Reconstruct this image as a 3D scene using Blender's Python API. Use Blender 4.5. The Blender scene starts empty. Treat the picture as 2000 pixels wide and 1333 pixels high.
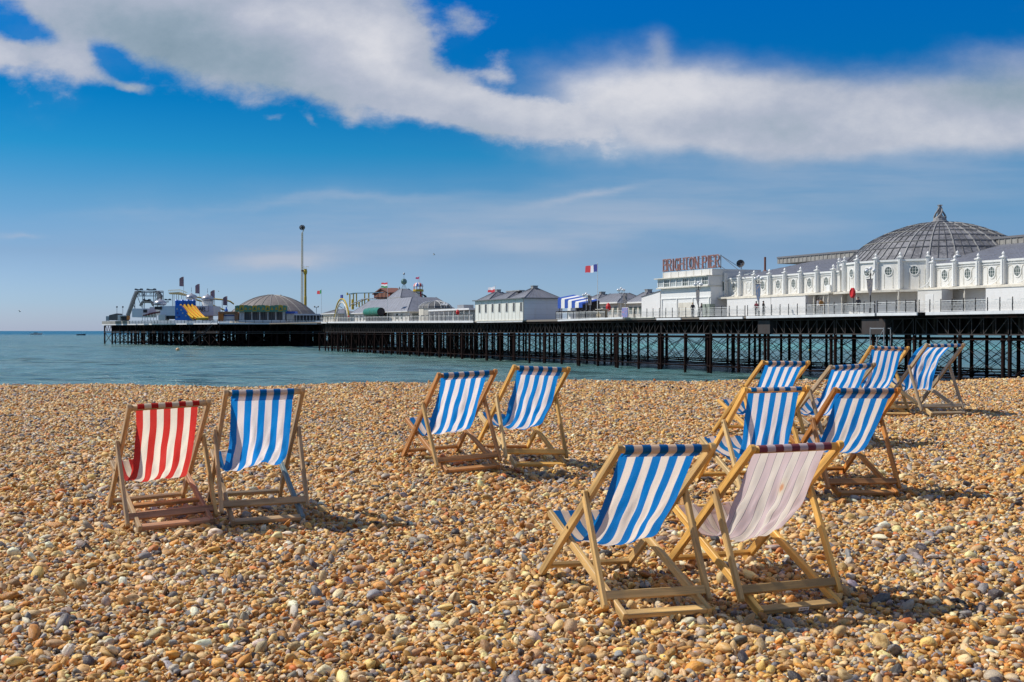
import bpy, bmesh, math, random
import numpy as np
from mathutils import Vector, Matrix, noise as mnoise

random.seed(7)
rng = np.random.default_rng(7)
R = math.radians
PI = math.pi
scene = bpy.context.scene
COL = scene.collection

# ------------------------------------------------------------------ camera, sky, sun, exposure
F_PX = 2348.8            # focal length in photo pixels (2000 wide)
HORIZON = 646.0
cam_d = bpy.data.cameras.new('camera')
cam_d.sensor_width = 36.0
cam_d.lens = F_PX / 2000.0 * 36.0
cam_d.clip_start = 0.1
cam_d.clip_end = 40000
cam = bpy.data.objects.new('camera', cam_d)
COL.objects.link(cam)
cam.location = (0, 0, 0)
cam.rotation_euler = (R(90) - math.atan((666.5 - HORIZON) / F_PX), 0, 0)
scene.camera = cam

SUN_EL = 48.5
SUN_DIR = Vector((-0.985, 0.17, 0)).normalized() * math.cos(R(SUN_EL)) + Vector((0, 0, math.sin(R(SUN_EL))))
sun_d = bpy.data.lights.new('sun', 'SUN')
sun_d.energy = 4.7
sun_d.angle = R(0.53)
sun_d.color = (1.0, 0.94, 0.85)
sun = bpy.data.objects.new('sun', sun_d)
COL.objects.link(sun)
sun.rotation_euler = SUN_DIR.to_track_quat('Z', 'Y').to_euler()

scene.view_settings.view_transform = 'Standard'
scene.view_settings.look = 'None'
scene.view_settings.exposure = 0.0
scene.view_settings.gamma = 1.0
scene.view_settings.use_curve_mapping = False


# ---- tiny node-expression helper
class NT:
    def __init__(self, tree):
        self.t = tree; self.n = tree.nodes; self.l = tree.links
    def node(self, typ, **kw):
        nd = self.n.new(typ)
        for k, v in kw.items(): setattr(nd, k, v)
        return nd
    def put(self, sock, v):
        if isinstance(v, bpy.types.NodeSocket): self.l.new(v, sock)
        elif v is not None: sock.default_value = v
    def m(self, op, a, b=None, c=None, clamp=False):
        nd = self.node('ShaderNodeMath', operation=op, use_clamp=clamp)
        self.put(nd.inputs[0], a)
        if b is not None: self.put(nd.inputs[1], b)
        if c is not None: self.put(nd.inputs[2], c)
        return nd.outputs[0]
    def add(self, *a):
        r = a[0]
        for x in a[1:]: r = self.m('ADD', r, x)
        return r
    def mul(self, *a):
        r = a[0]
        for x in a[1:]: r = self.m('MULTIPLY', r, x)
        return r
    def sub(self, a, b): return self.m('SUBTRACT', a, b)
    def ss(self, x, lo, hi, a=0.0, b=1.0, typ='SMOOTHSTEP'):
        nd = self.node('ShaderNodeMapRange', interpolation_type=typ)
        self.put(nd.inputs[0], x); nd.inputs[1].default_value = lo; nd.inputs[2].default_value = hi
        nd.inputs[3].default_value = a; nd.inputs[4].default_value = b
        return nd.outputs[0]
    def mix(self, f, a, b, blend='MIX'):
        nd = self.node('ShaderNodeMix', data_type='RGBA', blend_type=blend)
        self.put(nd.inputs[0], f)
        for s, v in ((nd.inputs[6], a), (nd.inputs[7], b)):
            if isinstance(v, (tuple, list)): v = (*v[:3], 1)
            self.put(s, v)
        return nd.outputs[2]
    def noise(self, vec, scale, detail=4, rough=0.5, lac=2.0, dist=0.0, out=0, dim='3D'):
        nd = self.node('ShaderNodeTexNoise', noise_dimensions=dim)
        self.put(nd.inputs['Vector'], vec) if vec is not None else None
        nd.inputs['Scale'].default_value = scale; nd.inputs['Detail'].default_value = detail
        nd.inputs['Roughness'].default_value = rough; nd.inputs['Lacunarity'].default_value = lac
        nd.inputs['Distortion'].default_value = dist
        return nd.outputs[out]
    def xyz(self, x, y, z=0.0):
        nd = self.node('ShaderNodeCombineXYZ')
        self.put(nd.inputs[0], x); self.put(nd.inputs[1], y); self.put(nd.inputs[2], z)
        return nd.outputs[0]
    def sep(self, v):
        nd = self.node('ShaderNodeSeparateXYZ'); self.put(nd.inputs[0], v); return nd.outputs
    def mapping(self, vec, scale=(1, 1, 1), loc=(0, 0, 0), rot=(0, 0, 0)):
        nd = self.node('ShaderNodeMapping'); self.put(nd.inputs[0], vec)
        nd.inputs['Location'].default_value = loc; nd.inputs['Rotation'].default_value = rot
        nd.inputs['Scale'].default_value = scale
        return nd.outputs[0]
    def ramp(self, f, stops, interp='LINEAR'):
        nd = self.node('ShaderNodeValToRGB'); nd.color_ramp.interpolation = interp
        e = nd.color_ramp.elements
        while len(e) < len(stops): e.new(0.5)
        for i, (p, c) in enumerate(stops):
            e[i].position = p; e[i].color = (*c[:3], 1)
        self.put(nd.inputs[0], f)
        return nd.outputs[0]


# ---- world: Nishita sky with clouds laid out by direction
world = bpy.data.worlds.new('World')
scene.world = world
world.use_nodes = True
wt = world.node_tree
for n in list(wt.nodes): wt.nodes.remove(n)
w = NT(wt)
sky = w.node('ShaderNodeTexSky', sky_type='NISHITA')
sky.sun_disc = False
sky.sun_elevation = R(SUN_EL)
sky.sun_rotation = math.atan2(SUN_DIR.x, SUN_DIR.y)
sky.altitude = 0; sky.air_density = 1.0; sky.dust_density = 0.7; sky.ozone_density = 2.5
tc = w.node('ShaderNodeTexCoord').outputs['Generated']
sx, sy, sz = w.sep(tc)
fy = w.m('MAXIMUM', sy, 0.05)
# azimuth and height over the horizon (tangents), scaled to convenient units
A = w.mul(w.m('DIVIDE', sx, fy), 2.349)      # photo left..right ~ -1 .. 1
B = w.mul(w.m('DIVIDE', sz, fy), 2.349)      # horizon 0 .. photo top 0.646
front = w.ss(sy, 0.05, 0.35)
warp = w.noise(w.xyz(w.mul(A, 1.0), w.mul(B, 1.8), 1.7), 3.2, 6, 0.55, out=1)
wx, wy, wz = w.sep(warp)
A2 = w.add(A, w.mul(w.sub(wx, 0.5), 0.16))
B2 = w.add(B, w.mul(w.sub(wy, 0.5), 0.10))


def blob(cx, cy, rx, ry, rot=0.0, pw=1.0, a=None, b=None):
    """soft ellipse, centre in photo pixels"""
    ax = (cx - 1000) / 1000.0; by = (646 - cy) / 1000.0
    dx = w.sub(A2 if a is None else a, ax); dy = w.sub(B2 if b is None else b, by)
    c, s = math.cos(R(rot)), math.sin(R(rot))
    u = w.mul(w.add(w.mul(dx, c), w.mul(dy, s)), 1000.0 / rx)
    v = w.mul(w.add(w.mul(dx, -s), w.mul(dy, c)), 1000.0 / ry)
    r2 = w.add(w.mul(u, u), w.mul(v, v))
    return w.mul(w.m('EXPONENT', w.mul(r2, -1.0)), pw)


body = w.add(
    blob(330, -10, 420, 150, 0, 1.15), blob(620, 90, 260, 110, -12, 1.1), blob(20, 110, 110, 50, 0, 0.75),
    blob(150, 120, 55, 40, 0, .5),
    blob(820, 190, 210, 42, -16, .95), blob(1010, 225, 150, 30, -4, .7), blob(740, 90, 120, 75, -30, .55),
    blob(915, 55, 40, 28, 20, .32), blob(250, 165, 60, 14, -14, .45), blob(950, 145, 50, 12, -5, .3),
    blob(535, 232, 24, 9, 0, .27), blob(612, 232, 26, 6, -25, .25), blob(682, 225, 28, 14, -20, .27))
body2 = w.add(blob(1250, 195, 190, 85, 0, 1.0), blob(1285, 90, 30, 40, 0, .40), blob(1500, 232, 320, 72, 0, .95), blob(1790, 222, 380, 78, 0, .95),
              blob(2150, 205, 300, 95, 0, .95), blob(1400, 290, 260, 38, 0, .6), blob(1980, 100, 90, 35, 0, .22))
fb = w.noise(w.xyz(w.mul(A, 1.0), w.mul(B, 1.5), 4.3), 4.6, 12, 0.64)
fb2 = w.noise(w.xyz(w.mul(A, 0.7), w.mul(B, 2.2), 9.1), 2.2, 7, 0.5)
hole = w.add(blob(690, 125, 60, 20, -12, 1.0), blob(55, 62, 70, 34, -30, .6), blob(200, 110, 60, 30, -20, .5), blob(900, 100, 60, 30, -40, .35))
cov = w.sub(w.add(body, w.mul(body2, 0.42), w.mul(w.sub(fb, 0.5), 1.35)), hole)
dens1 = w.ss(cov, 0.26, 0.74)
cov2 = w.add(body2, w.mul(body, .3), w.mul(w.sub(fb2, 0.5), 0.55), w.mul(w.sub(fb, 0.5), 0.45))
dens2 = w.ss(cov2, 0.10, 1.15)
dens = w.m('MAXIMUM', dens1, dens2)
# low thin veils close to the horizon
veil = w.add(blob(540, 498, 130, 17, 0, .75), blob(30, 470, 45, 6, 0, .35), blob(1150, 382, 90, 8, 8, .35),
             blob(1100, 430, 750, 65, 2, .42), blob(600, 395, 400, 10, 4, .22), blob(1700, 330, 500, 60, 0, .30),
             blob(1150, 460, 500, 22, 0, .14))
veiln = w.noise(w.xyz(w.mul(A, 0.8), w.mul(B, 7.0), 2.2), 3.0, 6, 0.55)
veil = w.mul(veil, w.ss(veiln, 0.25, 0.75, 0.5, 1.35))
# elsewhere in the sky: added broken cloud, thickened for whiter fill light
gz = w.add(w.m('MAXIMUM', sz, 0.0), 0.18)
gen = w.noise(w.xyz(w.m('DIVIDE', sx, gz), w.m('DIVIDE', sy, gz), 3.0), 0.9, 8, 0.55)
gdens = w.mul(w.ss(gen, 0.44, 0.58), w.ss(sz, 0.02, 0.15))
inview = w.mul(front, w.ss(B, 0.78, 1.15, 1.0, 0.0))
inview = w.mul(inview, w.ss(w.m('ABSOLUTE', A), 1.35, 1.9, 1.0, 0.0))
dens_all = w.add(w.mul(dens, inview), w.mul(gdens, w.sub(1.0, inview)))
dens_all = w.mul(dens_all, w.ss(sz, 0.0, 0.01))
# cloud brightness: thick grey middle, bright rims and crowns
thick = w.add(blob(300, 70, 300, 95, 0, 1.0), blob(470, 130, 150, 60, -10, .8), blob(1640, 290, 260, 45, 0, .35), blob(1850, 180, 220, 60, 0, .5), blob(1250, 260, 160, 50, 0, .2))
brightb = w.add(blob(490, 40, 75, 45, 0, .8), blob(650, 50, 120, 35, 0, .4), blob(760, 100, 70, 60, -30, .8), blob(120, 120, 90, 45, 0, .7), blob(0, 110, 50, 50, 0, .7),
                blob(900, 185, 150, 30, -12, .5), blob(1240, 180, 170, 75, 0, .95), blob(1600, 200, 200, 50, 0, .6), blob(1500, 300, 300, 30, 0, .45), blob(1950, 250, 250, 40, 0, .4))
light = w.add(0.60, w.mul(brightb, 0.42), w.mul(thick, -0.25), w.mul(w.sub(fb, 0.5), 0.9))
ccol = w.ramp(light, [(0.0, (0.20, 0.30, 0.36)), (0.35, (0.33, 0.42, 0.50)), (0.65, (0.50, 0.54, 0.64)), (1.0, (0.78, 0.78, 0.82))])
CLOUD_GAIN = 9.3
ccol = w.mix(1.0, ccol, (CLOUD_GAIN, CLOUD_GAIN, CLOUD_GAIN), 'MULTIPLY')
# sky colour: the clear marine blue of the day, pale towards the horizon
hs = w.node('ShaderNodeHueSaturation')
hs.inputs['Saturation'].default_value = 1.35
hs.inputs['Value'].default_value = 1.0
w.put(hs.inputs['Color'], sky.outputs[0])
elev = w.m('MAXIMUM', sz, 0.0)
tint = w.ramp(w.mul(elev, 2.0), [(0.0, (.88, 1.12, 2.1)), (0.045, (.68, .95, 1.70)), (0.124, (.52, .68, 1.08)), (0.21, (.36, .68, .96)), (0.29, (.09, .65, .92)), (0.37, (.012, .55, .87)), (0.54, (.0, .59, 1.04)), (0.8, (.10, .50, .80))])
skyc = w.mix(1.0, hs.outputs[0], tint, 'MULTIPLY')
skyv = w.mix(w.m('MINIMUM', w.mul(veil, inview), 0.8), skyc, w.mix(1.0, (0.50, 0.55, 0.66), (9.5, 9.5, 9.5), 'MULTIPLY'))
final = w.mix(w.mul(dens_all, 0.93), skyv, ccol)
bg = w.node('ShaderNodeBackground')
bg.inputs['Strength'].default_value = 0.10
w.put(bg.inputs['Color'], final)
wo = w.node('ShaderNodeOutputWorld')
w.l.new(bg.outputs[0], wo.inputs[0])


# ------------------------------------------------------------------ materials
def mat(name):
    m = bpy.data.materials.new(name); m.use_nodes = True
    t = NT(m.node_tree)
    for n in list(t.n): t.n.remove(n)
    out = t.node('ShaderNodeOutputMaterial')
    p = t.node('ShaderNodeBsdfPrincipled')
    t.l.new(p.outputs[0], out.inputs[0])
    return m, t, p, out


def bump(t, h, strength, dist, p):
    b = t.node('ShaderNodeBump'); b.inputs['Strength'].default_value = strength
    b.inputs['Distance'].default_value = dist; t.put(b.inputs['Height'], h)
    t.l.new(b.outputs[0], p.inputs['Normal']); return b


def paint(name, col, rough=0.5, dirt=0.25, dirtcol=(0.25, 0.20, 0.15), scale=0.6, metal=0.0, streak=3.0, spec=0.5):
    m, t, p, o = mat(name); p.inputs['Specular IOR Level'].default_value = spec
    oc = t.node('ShaderNodeTexCoord').outputs['Object']
    n = t.noise(t.mapping(oc, (1, 1, 1 / streak)), scale * 2.2, 6, 0.65)
    n2 = t.noise(oc, scale * 14, 4, 0.6)
    f = t.mul(t.ss(t.add(n, t.mul(n2, 0.25)), 0.52, 0.82), dirt)
    c = t.mix(f, col, dirtcol)
    c = t.mix(t.ss(n2, 0.3, 0.7, 0.0, 0.12), c, tuple(x * 0.75 for x in col))
    t.put(p.inputs['Base Color'], c)
    p.inputs['Roughness'].default_value = rough; p.inputs['Metallic'].default_value = metal
    bump(t, n2, 0.15, 0.02, p)
    return m


M_WHITE = paint('white_paint', (0.74, 0.73, 0.69), 0.5, 0.30, (0.42, 0.36, 0.27), 0.35)
M_WHITE2 = paint('white_trim', (0.82, 0.82, 0.79), 0.45, 0.15)
M_FASCIA = paint('fascia_white', (0.80, 0.80, 0.80), 0.5, 0.22)
M_CREAM = paint('cream_paint', (0.72, 0.68, 0.58), 0.55, 0.35)
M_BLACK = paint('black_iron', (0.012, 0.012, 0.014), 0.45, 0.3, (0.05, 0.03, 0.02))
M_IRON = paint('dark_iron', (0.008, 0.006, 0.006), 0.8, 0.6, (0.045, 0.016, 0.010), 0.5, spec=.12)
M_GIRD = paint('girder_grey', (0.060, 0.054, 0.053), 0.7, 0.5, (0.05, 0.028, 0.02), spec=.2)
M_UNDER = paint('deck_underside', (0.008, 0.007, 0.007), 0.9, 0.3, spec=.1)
M_LEAD = paint('lead_sheet', (0.235, 0.245, 0.28), 0.5, 0.5, (0.13, 0.13, 0.14), 0.45, 0.15, 1.5)
M_SEAM = paint('lead_seam', (0.17, 0.175, 0.19), 0.5, 0.3)
M_SEAML = paint('pale_rib', (0.33, 0.33, 0.32), 0.55, 0.5, (0.12, 0.11, 0.10))
M_CONC = paint('concrete', (0.34, 0.33, 0.30), 0.85, 0.6, (0.12, 0.11, 0.10), 0.8)
M_GLASS = paint('window_glass', (0.10, 0.13, 0.12), 0.12, 0.3, (0.25, 0.27, 0.22), 2.0)
M_PALEGL = paint('pale_window', (0.42, 0.47, 0.48), 0.15, 0.3, (0.2, 0.22, 0.22), 2.0)
M_DARK = paint('dark_interior', (0.03, 0.03, 0.035), 0.7, 0.2)  # near-black, also stands in for shade inside openings
M_SHUT = paint('grey_shutter', (0.10, 0.105, 0.11), 0.6, 0.3)
M_RED = paint('red_cloth', (0.62, 0.015, 0.02), 0.6, 0.1)
M_SIGN = paint('sign_brown', (0.26, 0.105, 0.09), 0.55, 0.35, (0.5, 0.45, 0.42), 3.0)
M_SIGNW = paint('sign_edge', (0.55, 0.45, 0.43), 0.55, 0.3)
M_YEL = paint('yellow_paint', (0.62, 0.42, 0.02), 0.45, 0.3)
M_GOLD = paint('gold_slide', (0.90, 0.34, 0.0), 0.5, 0.1)
M_BLUEV = paint('blue_vinyl', (0.01, 0.15, 0.58), 0.4, 0.1)
M_BLUE = paint('blue_paint', (0.02, 0.08, 0.40), 0.5, 0.1)
M_GREEN = paint('green_paint', (0.01, 0.17, 0.11), 0.4, 0.15)
M_TEAL = paint('carousel_teal', (0.05, 0.28, 0.20), 0.5, 0.6, (0.55, 0.45, 0.08), 1.2, streak=1)
M_DOMEG = paint('grey_dome_sheet', (0.20, 0.175, 0.165), 0.7, 0.5, (0.12, 0.10, 0.09), 0.25)
M_SILV = paint('silver_dome', (0.45, 0.46, 0.50), 0.35, 0.2, metal=0.5)
M_STEEL = paint('galvanised_steel', (0.34, 0.35, 0.37), 0.45, 0.3, metal=0.4)
M_BROWN = paint('barn_brown', (0.18, 0.06, 0.035), 0.7, 0.3)
M_GLOBE = paint('lamp_globe', (0.85, 0.85, 0.85), 0.12, 0.05)
M_BANNER = paint('dark_banner', (0.09, 0.09, 0.12), 0.6, 0.7, (0.30, 0.26, 0.18), 2.0, streak=1)
M_FEATH = paint('feather_banner_cloth', (0.20, 0.14, 0.20), 0.6, 0.6, (0.40, 0.22, 0.10), .5)
M_ORANGE = paint('orange_paint', (0.75, 0.25, 0.04), 0.5, 0.15)
M_SKIN = paint('skin', (0.45, 0.26, 0.18), 0.6, 0.0)
M_ROPE = paint('boat_white', (0.75, 0.75, 0.75), 0.4, 0.1)
M_NAVY = paint('navy_hull', (0.02, 0.025, 0.05), 0.4, 0.1)
M_STONE = paint('statue_stone', (0.30, 0.30, 0.30), 0.8, 0.5, (0.10, 0.10, 0.10), 1.5)
M_PAPER = paint('paper_label', (0.8, 0.8, 0.8), 0.5, 0.1)
M_BOLT = paint('rusty_bolt', (0.10, 0.07, 0.055), 0.5, 0.4, metal=0.6)


def boards(name, col, axis=2, period=0.16, rough=0.5, dirt=0.22):
    """painted weatherboard: fine relief only, boards below a pixel"""
    m, t, p, o = mat(name)
    oc = t.node('ShaderNodeTexCoord').outputs['Object']
    c3 = t.sep(oc)
    f = t.m('FRACT', t.mul(c3[axis], 1.0 / period))
    n = t.noise(t.mapping(oc, (1, 1, .3)), 1.6, 6, 0.65)
    c = t.mix(t.mul(t.ss(n, 0.5, 0.8), dirt), col, (0.45, 0.36, 0.24))
    c = t.mix(t.mul(t.ss(f, 0.0, 0.08, 1.0, 0.0), 0.35), c, (0.25, 0.23, 0.2))
    t.put(p.inputs['Base Color'], c); p.inputs['Roughness'].default_value = rough
    bump(t, f, 0.5, 0.015, p)
    return m


M_BOARDH = boards('white_weatherboard', (0.80, 0.80, 0.78), 2, 0.2)
M_BOARDV = boards('white_vertical_boards', (0.78, 0.77, 0.70), 0, 0.55, dirt=.45)
M_BOARD_SHADE = boards('shade_tinted_boards', (0.70, 0.74, 0.78), 2, 0.9)  # white boards with the bluish shade put into the base colour

# ------------------------------------------------------------------ mesh builder
ORG = {}


class MB:
    def __init__(self): self.v = []; self.f = []; self.uv = []; self.mi = []
    def addv(self, pts):
        b = len(self.v); self.v += [tuple(p) for p in pts]; return b
    def face(self, idx, uv=None, mi=0):
        self.f.append(tuple(idx)); self.uv.append(uv); self.mi.append(mi)
    def box(self, x0, x1, y0, y1, z0, z1, mi=0):
        if x0 > x1: x0, x1 = x1, x0
        if y0 > y1: y0, y1 = y1, y0
        if z0 > z1: z0, z1 = z1, z0
        b = self.addv([(x0, y0, z0), (x1, y0, z0), (x1, y1, z0), (x0, y1, z0), (x0, y0, z1), (x1, y0, z1), (x1, y1, z1), (x0, y1, z1)])
        for q in ((0, 3, 2, 1), (4, 5, 6, 7), (0, 1, 5, 4), (1, 2, 6, 5), (2, 3, 7, 6), (3, 0, 4, 7)):
            self.face([b + i for i in q], None, mi)
        return self
    def prism(self, poly, z0, z1, mi=0):
        """poly: ccw list of (x,y); z0/z1 numbers or per-vertex lists"""
        n = len(poly)
        z0 = [z0] * n if not isinstance(z0, (list, tuple)) else z0
        z1 = [z1] * n if not isinstance(z1, (list, tuple)) else z1
        b = self.addv([(p[0], p[1], z) for p, z in zip(poly, z0)] + [(p[0], p[1], z) for p, z in zip(poly, z1)])
        self.face([b + i for i in range(n)][::-1], None, mi); self.face([b + n + i for i in range(n)], None, mi)
        for i in range(n):
            j = (i + 1) % n; self.face((b + i, b + j, b + n + j, b + n + i), None, mi)
        return self
    def poly_extrude(self, pts, d, mi=0):
        """pts: 3D polygon, extruded by vector d"""
        n = len(pts); d = Vector(d); P = [Vector(p) for p in pts]
        b = self.addv([tuple(p) for p in P] + [tuple(p + d) for p in P])
        self.face([b + i for i in range(n)][::-1], None, mi); self.face([b + n + i for i in range(n)], None, mi)
        for i in range(n):
            j = (i + 1) % n; self.face((b + i, b + j, b + n + j, b + n + i), None, mi)
        return self
    def bar(self, p0, p1, w, t=None, up=(0, 0, 1), mi=0):
        """rectangular bar: w measured across 'up'-perpendicular, t along up-ish"""
        t = w if t is None else t
        p0 = Vector(p0); p1 = Vector(p1); d = (p1 - p0)
        if d.length < 1e-6: return self
        d.normalize(); a = d.cross(Vector(up))
        if a.length < 1e-4: a = d.cross(Vector((1, 0, 0)))
        a.normalize(); c = a.cross(d).normalized()
        a *= w / 2; c *= t / 2
        b = self.addv([p0 - a - c, p0 + a - c, p0 + a + c, p0 - a + c, p1 - a - c, p1 + a - c, p1 + a + c, p1 - a + c])
        for q in ((0, 3, 2, 1), (4, 5, 6, 7), (0, 1, 5, 4), (1, 2, 6, 5), (2, 3, 7, 6), (3, 0, 4, 7)):
            self.face([b + i for i in q][::-1], None, mi)
        return self
    def tube(self, pts, r, n=8, mi=0, caps=True):
        P = [Vector(p) for p in pts]; k = len(P)
        rr = r if isinstance(r, (list, tuple)) else [r] * k
        base = []
        prev = None
        for i in range(k):
            d = (P[min(i + 1, k - 1)] - P[max(i - 1, 0)]).normalized()
            if prev is None:
                a = d.orthogonal().normalized()
            else:
                a = (prev - d * prev.dot(d)).normalized()
            prev = a; c = d.cross(a)
            base.append(self.addv([P[i] + (a * math.cos(2 * PI * j / n) + c * math.sin(2 * PI * j / n)) * rr[i] for j in range(n)]))
        for i in range(k - 1):
            for j in range(n):
                j2 = (j + 1) % n
                self.face((base[i] + j, base[i] + j2, base[i + 1] + j2, base[i + 1] + j), None, mi)
        if caps:
            self.face([base[0] + j for j in range(n)][::-1], None, mi); self.face([base[-1] + j for j in range(n)], None, mi)
        return self
    def lathe(self, prof, c=(0, 0, 0), n=16, mi=0, a0=0.0, a1=2 * PI):
        full = abs(a1 - a0 - 2 * PI) < 1e-6
        m = n if full else n + 1
        rows = []
        for (r, z) in prof:
            rows.append(self.addv([(c[0] + r * math.cos(a0 + (a1 - a0) * j / n), c[1] + r * math.sin(a0 + (a1 - a0) * j / n), c[2] + z) for j in range(m)]))
        for i in range(len(prof) - 1):
            for j in range(n):
                j2 = (j + 1) % m
                self.face((rows[i] + j, rows[i] + j2, rows[i + 1] + j2, rows[i + 1] + j), None, mi)
        if full:
            if prof[0][0] > 1e-4: self.face([rows[0] + j for j in range(n)][::-1], None, mi)
            if prof[-1][0] > 1e-4: self.face([rows[-1] + j for j in range(n)], None, mi)
        return self
    def sphere(self, c, r, n=12, k=7, sz=1.0, mi=0):
        prof = [(max(r * math.sin(PI * i / k), 1e-5), -r * sz * math.cos(PI * i / k)) for i in range(k + 1)]
        return self.lathe(prof, c, n, mi)
    def build(self, name, mats, parent=None, org=None, smooth=False):
        if org is None:
            p = parent
            while p is not None and p.name not in ORG: p = p.parent
            org = ORG[p.name] if p is not None else (0, 0, 0)
        me = bpy.data.meshes.new(name)
        v = np.array(self.v, float) - np.array(org)
        me.from_pydata(v.tolist(), [], self.f)
        if not isinstance(mats, (list, tuple)): mats = [mats]
        for m_ in mats: me.materials.append(m_)
        if any(self.mi): me.polygons.foreach_set('material_index', self.mi)
        if any(u is not None for u in self.uv):
            ul = me.uv_layers.new(name='UVMap'); i = 0
            for f_, u in zip(self.f, self.uv):
                for k in range(len(f_)):
                    if u is not None: ul.data[i].uv = u[k]
                    i += 1
        if smooth: me.polygons.foreach_set('use_smooth', [True] * len(me.polygons))
        me.update()
        o = bpy.data.objects.new(name, me); COL.objects.link(o)
        if parent is not None: o.parent = parent
        return o


def tag(o, label=None, cat=None, group=None, kind=None):
    if label: o['label'] = label
    if cat: o['category'] = cat
    if group: o['group'] = group
    if kind: o['kind'] = kind
    return o


# pier frame: x = along the pier out to sea, y = towards the viewer's side, z = up (0 = eye height)
O_P = Vector((42.7, 101.0, 0))
DS = Vector((-0.413, 0.911, 0)).normalized()
DT = Vector((-DS.y, DS.x, 0))
ROT_P = math.atan2(DS.y, DS.x)
WATER = -5.0


def W3(s, t, z=0.0):
    v = O_P + DS * s + DT * t; return Vector((v.x, v.y, z))


def S_of(px, t):
    k = (px - 1000) / F_PX
    return (k * (O_P.y + t * DT.y) - O_P.x - t * DT.x) / (DS.x - k * DS.y)


def Z_of(px, py, t):
    y = (O_P + DS * S_of(px, t) + DT * t).y
    return (HORIZON - py) / F_PX * y


def thing(name, label, cat, org=(0, 0, 0), group=None, pier=True):
    o = bpy.data.objects.new(name, None); COL.objects.link(o)
    o.empty_display_size = 0.3
    if pier:
        o.location = W3(*org); o.rotation_euler = (0, 0, ROT_P)
    else:
        o.location = org
    ORG[o.name] = tuple(org)
    return tag(o, label, cat, group)


def single(mb, name, m, label, cat, org=(0, 0, 0), group=None, pier=True, smooth=False, kind=None):
    o = mb.build(name, m, None, org, smooth)
    if pier:
        o.location = W3(*org); o.rotation_euler = (0, 0, ROT_P)
    else:
        o.location = org
    ORG[o.name] = tuple(org)
    return tag(o, label, cat, group, kind)


def dupe(proto, loc, parent=None, label=None):
    """copy a part (sharing its mesh) to another place in the same local frame"""
    c = proto.copy(); COL.objects.link(c); c.location = loc
    if parent is not None: c.parent = parent
    for ch in proto.children:
        d = ch.copy(); COL.objects.link(d); d.parent = c
    return c


# ------------------------------------------------------------------ beach ground
CH = {   # X, Y, Z, yaw, pitch, roll, seat-frame angle, prop angle (metres, radians)
 'C1': [0.444, 7.229, -1.427, 0.365, 0.033, -0.022, -0.006, 0.016],
 'C2': [1.221, 7.46, -1.422, 0.337, 0.053, 0.009, 0.008, -0.007],
 'C3': [-0.791, 11.694, -1.178, 0.44, 0.049, 0.042, -0.014, -0.038],
 'C4': [-0.115, 12.075, -1.198, 0.383, -0.005, -0.047, 0.052, 0.016],
 'C5': [-2.847, 9.35, -1.329, 0.49, 0.035, 0.037, -0.036, 0.001],
 'C6': [-2.114, 9.495, -1.316, 0.385, -0.039, 0.01, 0.09, 0.09],
 'C7': [1.899, 10.657, -1.299, 0.26, 0.017, 0.01, 0.038, -0.04],
 'C8': [2.703, 10.758, -1.266, 0.173, 0.062, -0.011, -0.045, -0.087],
 'C9': [2.542, 13.623, -1.12, 0.335, 0.062, -0.018, -0.03, 0.0],
 'C10': [3.325, 13.816, -1.141, 0.346, 0.08, 0.04, 0.0, 0.0],
 'C11': [4.663, 16.625, -1.091, 0.277, -0.026, -0.03, 0.009, 0.0],
 'C12': [5.305, 16.385, -1.016, 0.279, 0.014, 0.003, 0.02, 0.027],
 'C13': [4.84, 10.95, -1.31, 0.30, 0.02, 0.0, 0.0, 0.0],
}
_pts = []
for _c in CH.values():      # where the front feet and the rear ends of each chair stand
    _pts.append((_c[0], _c[1], _c[2] - .035))
    _l = 1.03 * math.cos(_c[4])
    _pts.append((_c[0] + _l * math.sin(_c[3]), _c[1] - _l * math.cos(_c[3]), _c[2] - 1.03 * math.sin(_c[4]) - .026 - .68 * _c[6] - .046))
_cx, _cy, _cz = np.array(_pts).T


def base_z(x, y):
    x = np.asarray(x, float); y = np.asarray(y, float)
    yc = 20.3 + 0.075 * x + 0.25 * np.sin(x * 0.6 + 1.0) + 0.12 * np.sin(x * 1.7)   # crest of the shingle bank
    up = -1.60 + 0.0455 * (np.minimum(y, yc) - 4.6) - 0.02 * np.maximum(4.6 - y, 0)
    dn = np.maximum(y - yc, 0)
    z = up - 0.16 * dn - 0.02 * np.minimum(dn, 1.0)
    z = z - 0.012 * np.exp(-((y - yc) / 0.8) ** 2)
    z = z + 0.018 * np.sin(x * 1.3 + y * 0.7) * np.sin(y * 1.1 - 0.4 * x) + 0.010 * np.sin(x * 3.1 - y * 2.3) * np.sin(y * 2.9 + x)
    return z


_w = np.exp(-(((_cx[:, None] - _cx) ** 2 + (_cy[:, None] - _cy) ** 2) / 0.50 ** 2))
_coef = np.linalg.solve(_w + 0.05 * np.eye(len(_cx)), _cz - base_z(_cx, _cy))


def ground_z(x, y):
    x = np.asarray(x, float); y = np.asarray(y, float); z = base_z(x, y)
    for a, b, c in zip(_cx, _cy, _coef):
        z = z + c * np.exp(-((x - a) ** 2 + (y - b) ** 2) / 0.50 ** 2)
    return z


def spaced(lo, hi, fine_lo, fine_hi, fine, coarse):
    a = list(np.arange(lo, fine_lo, coarse)) + list(np.arange(fine_lo, fine_hi, fine)) + list(np.arange(fine_hi, hi + coarse, coarse))
    return np.array(a)


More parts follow.
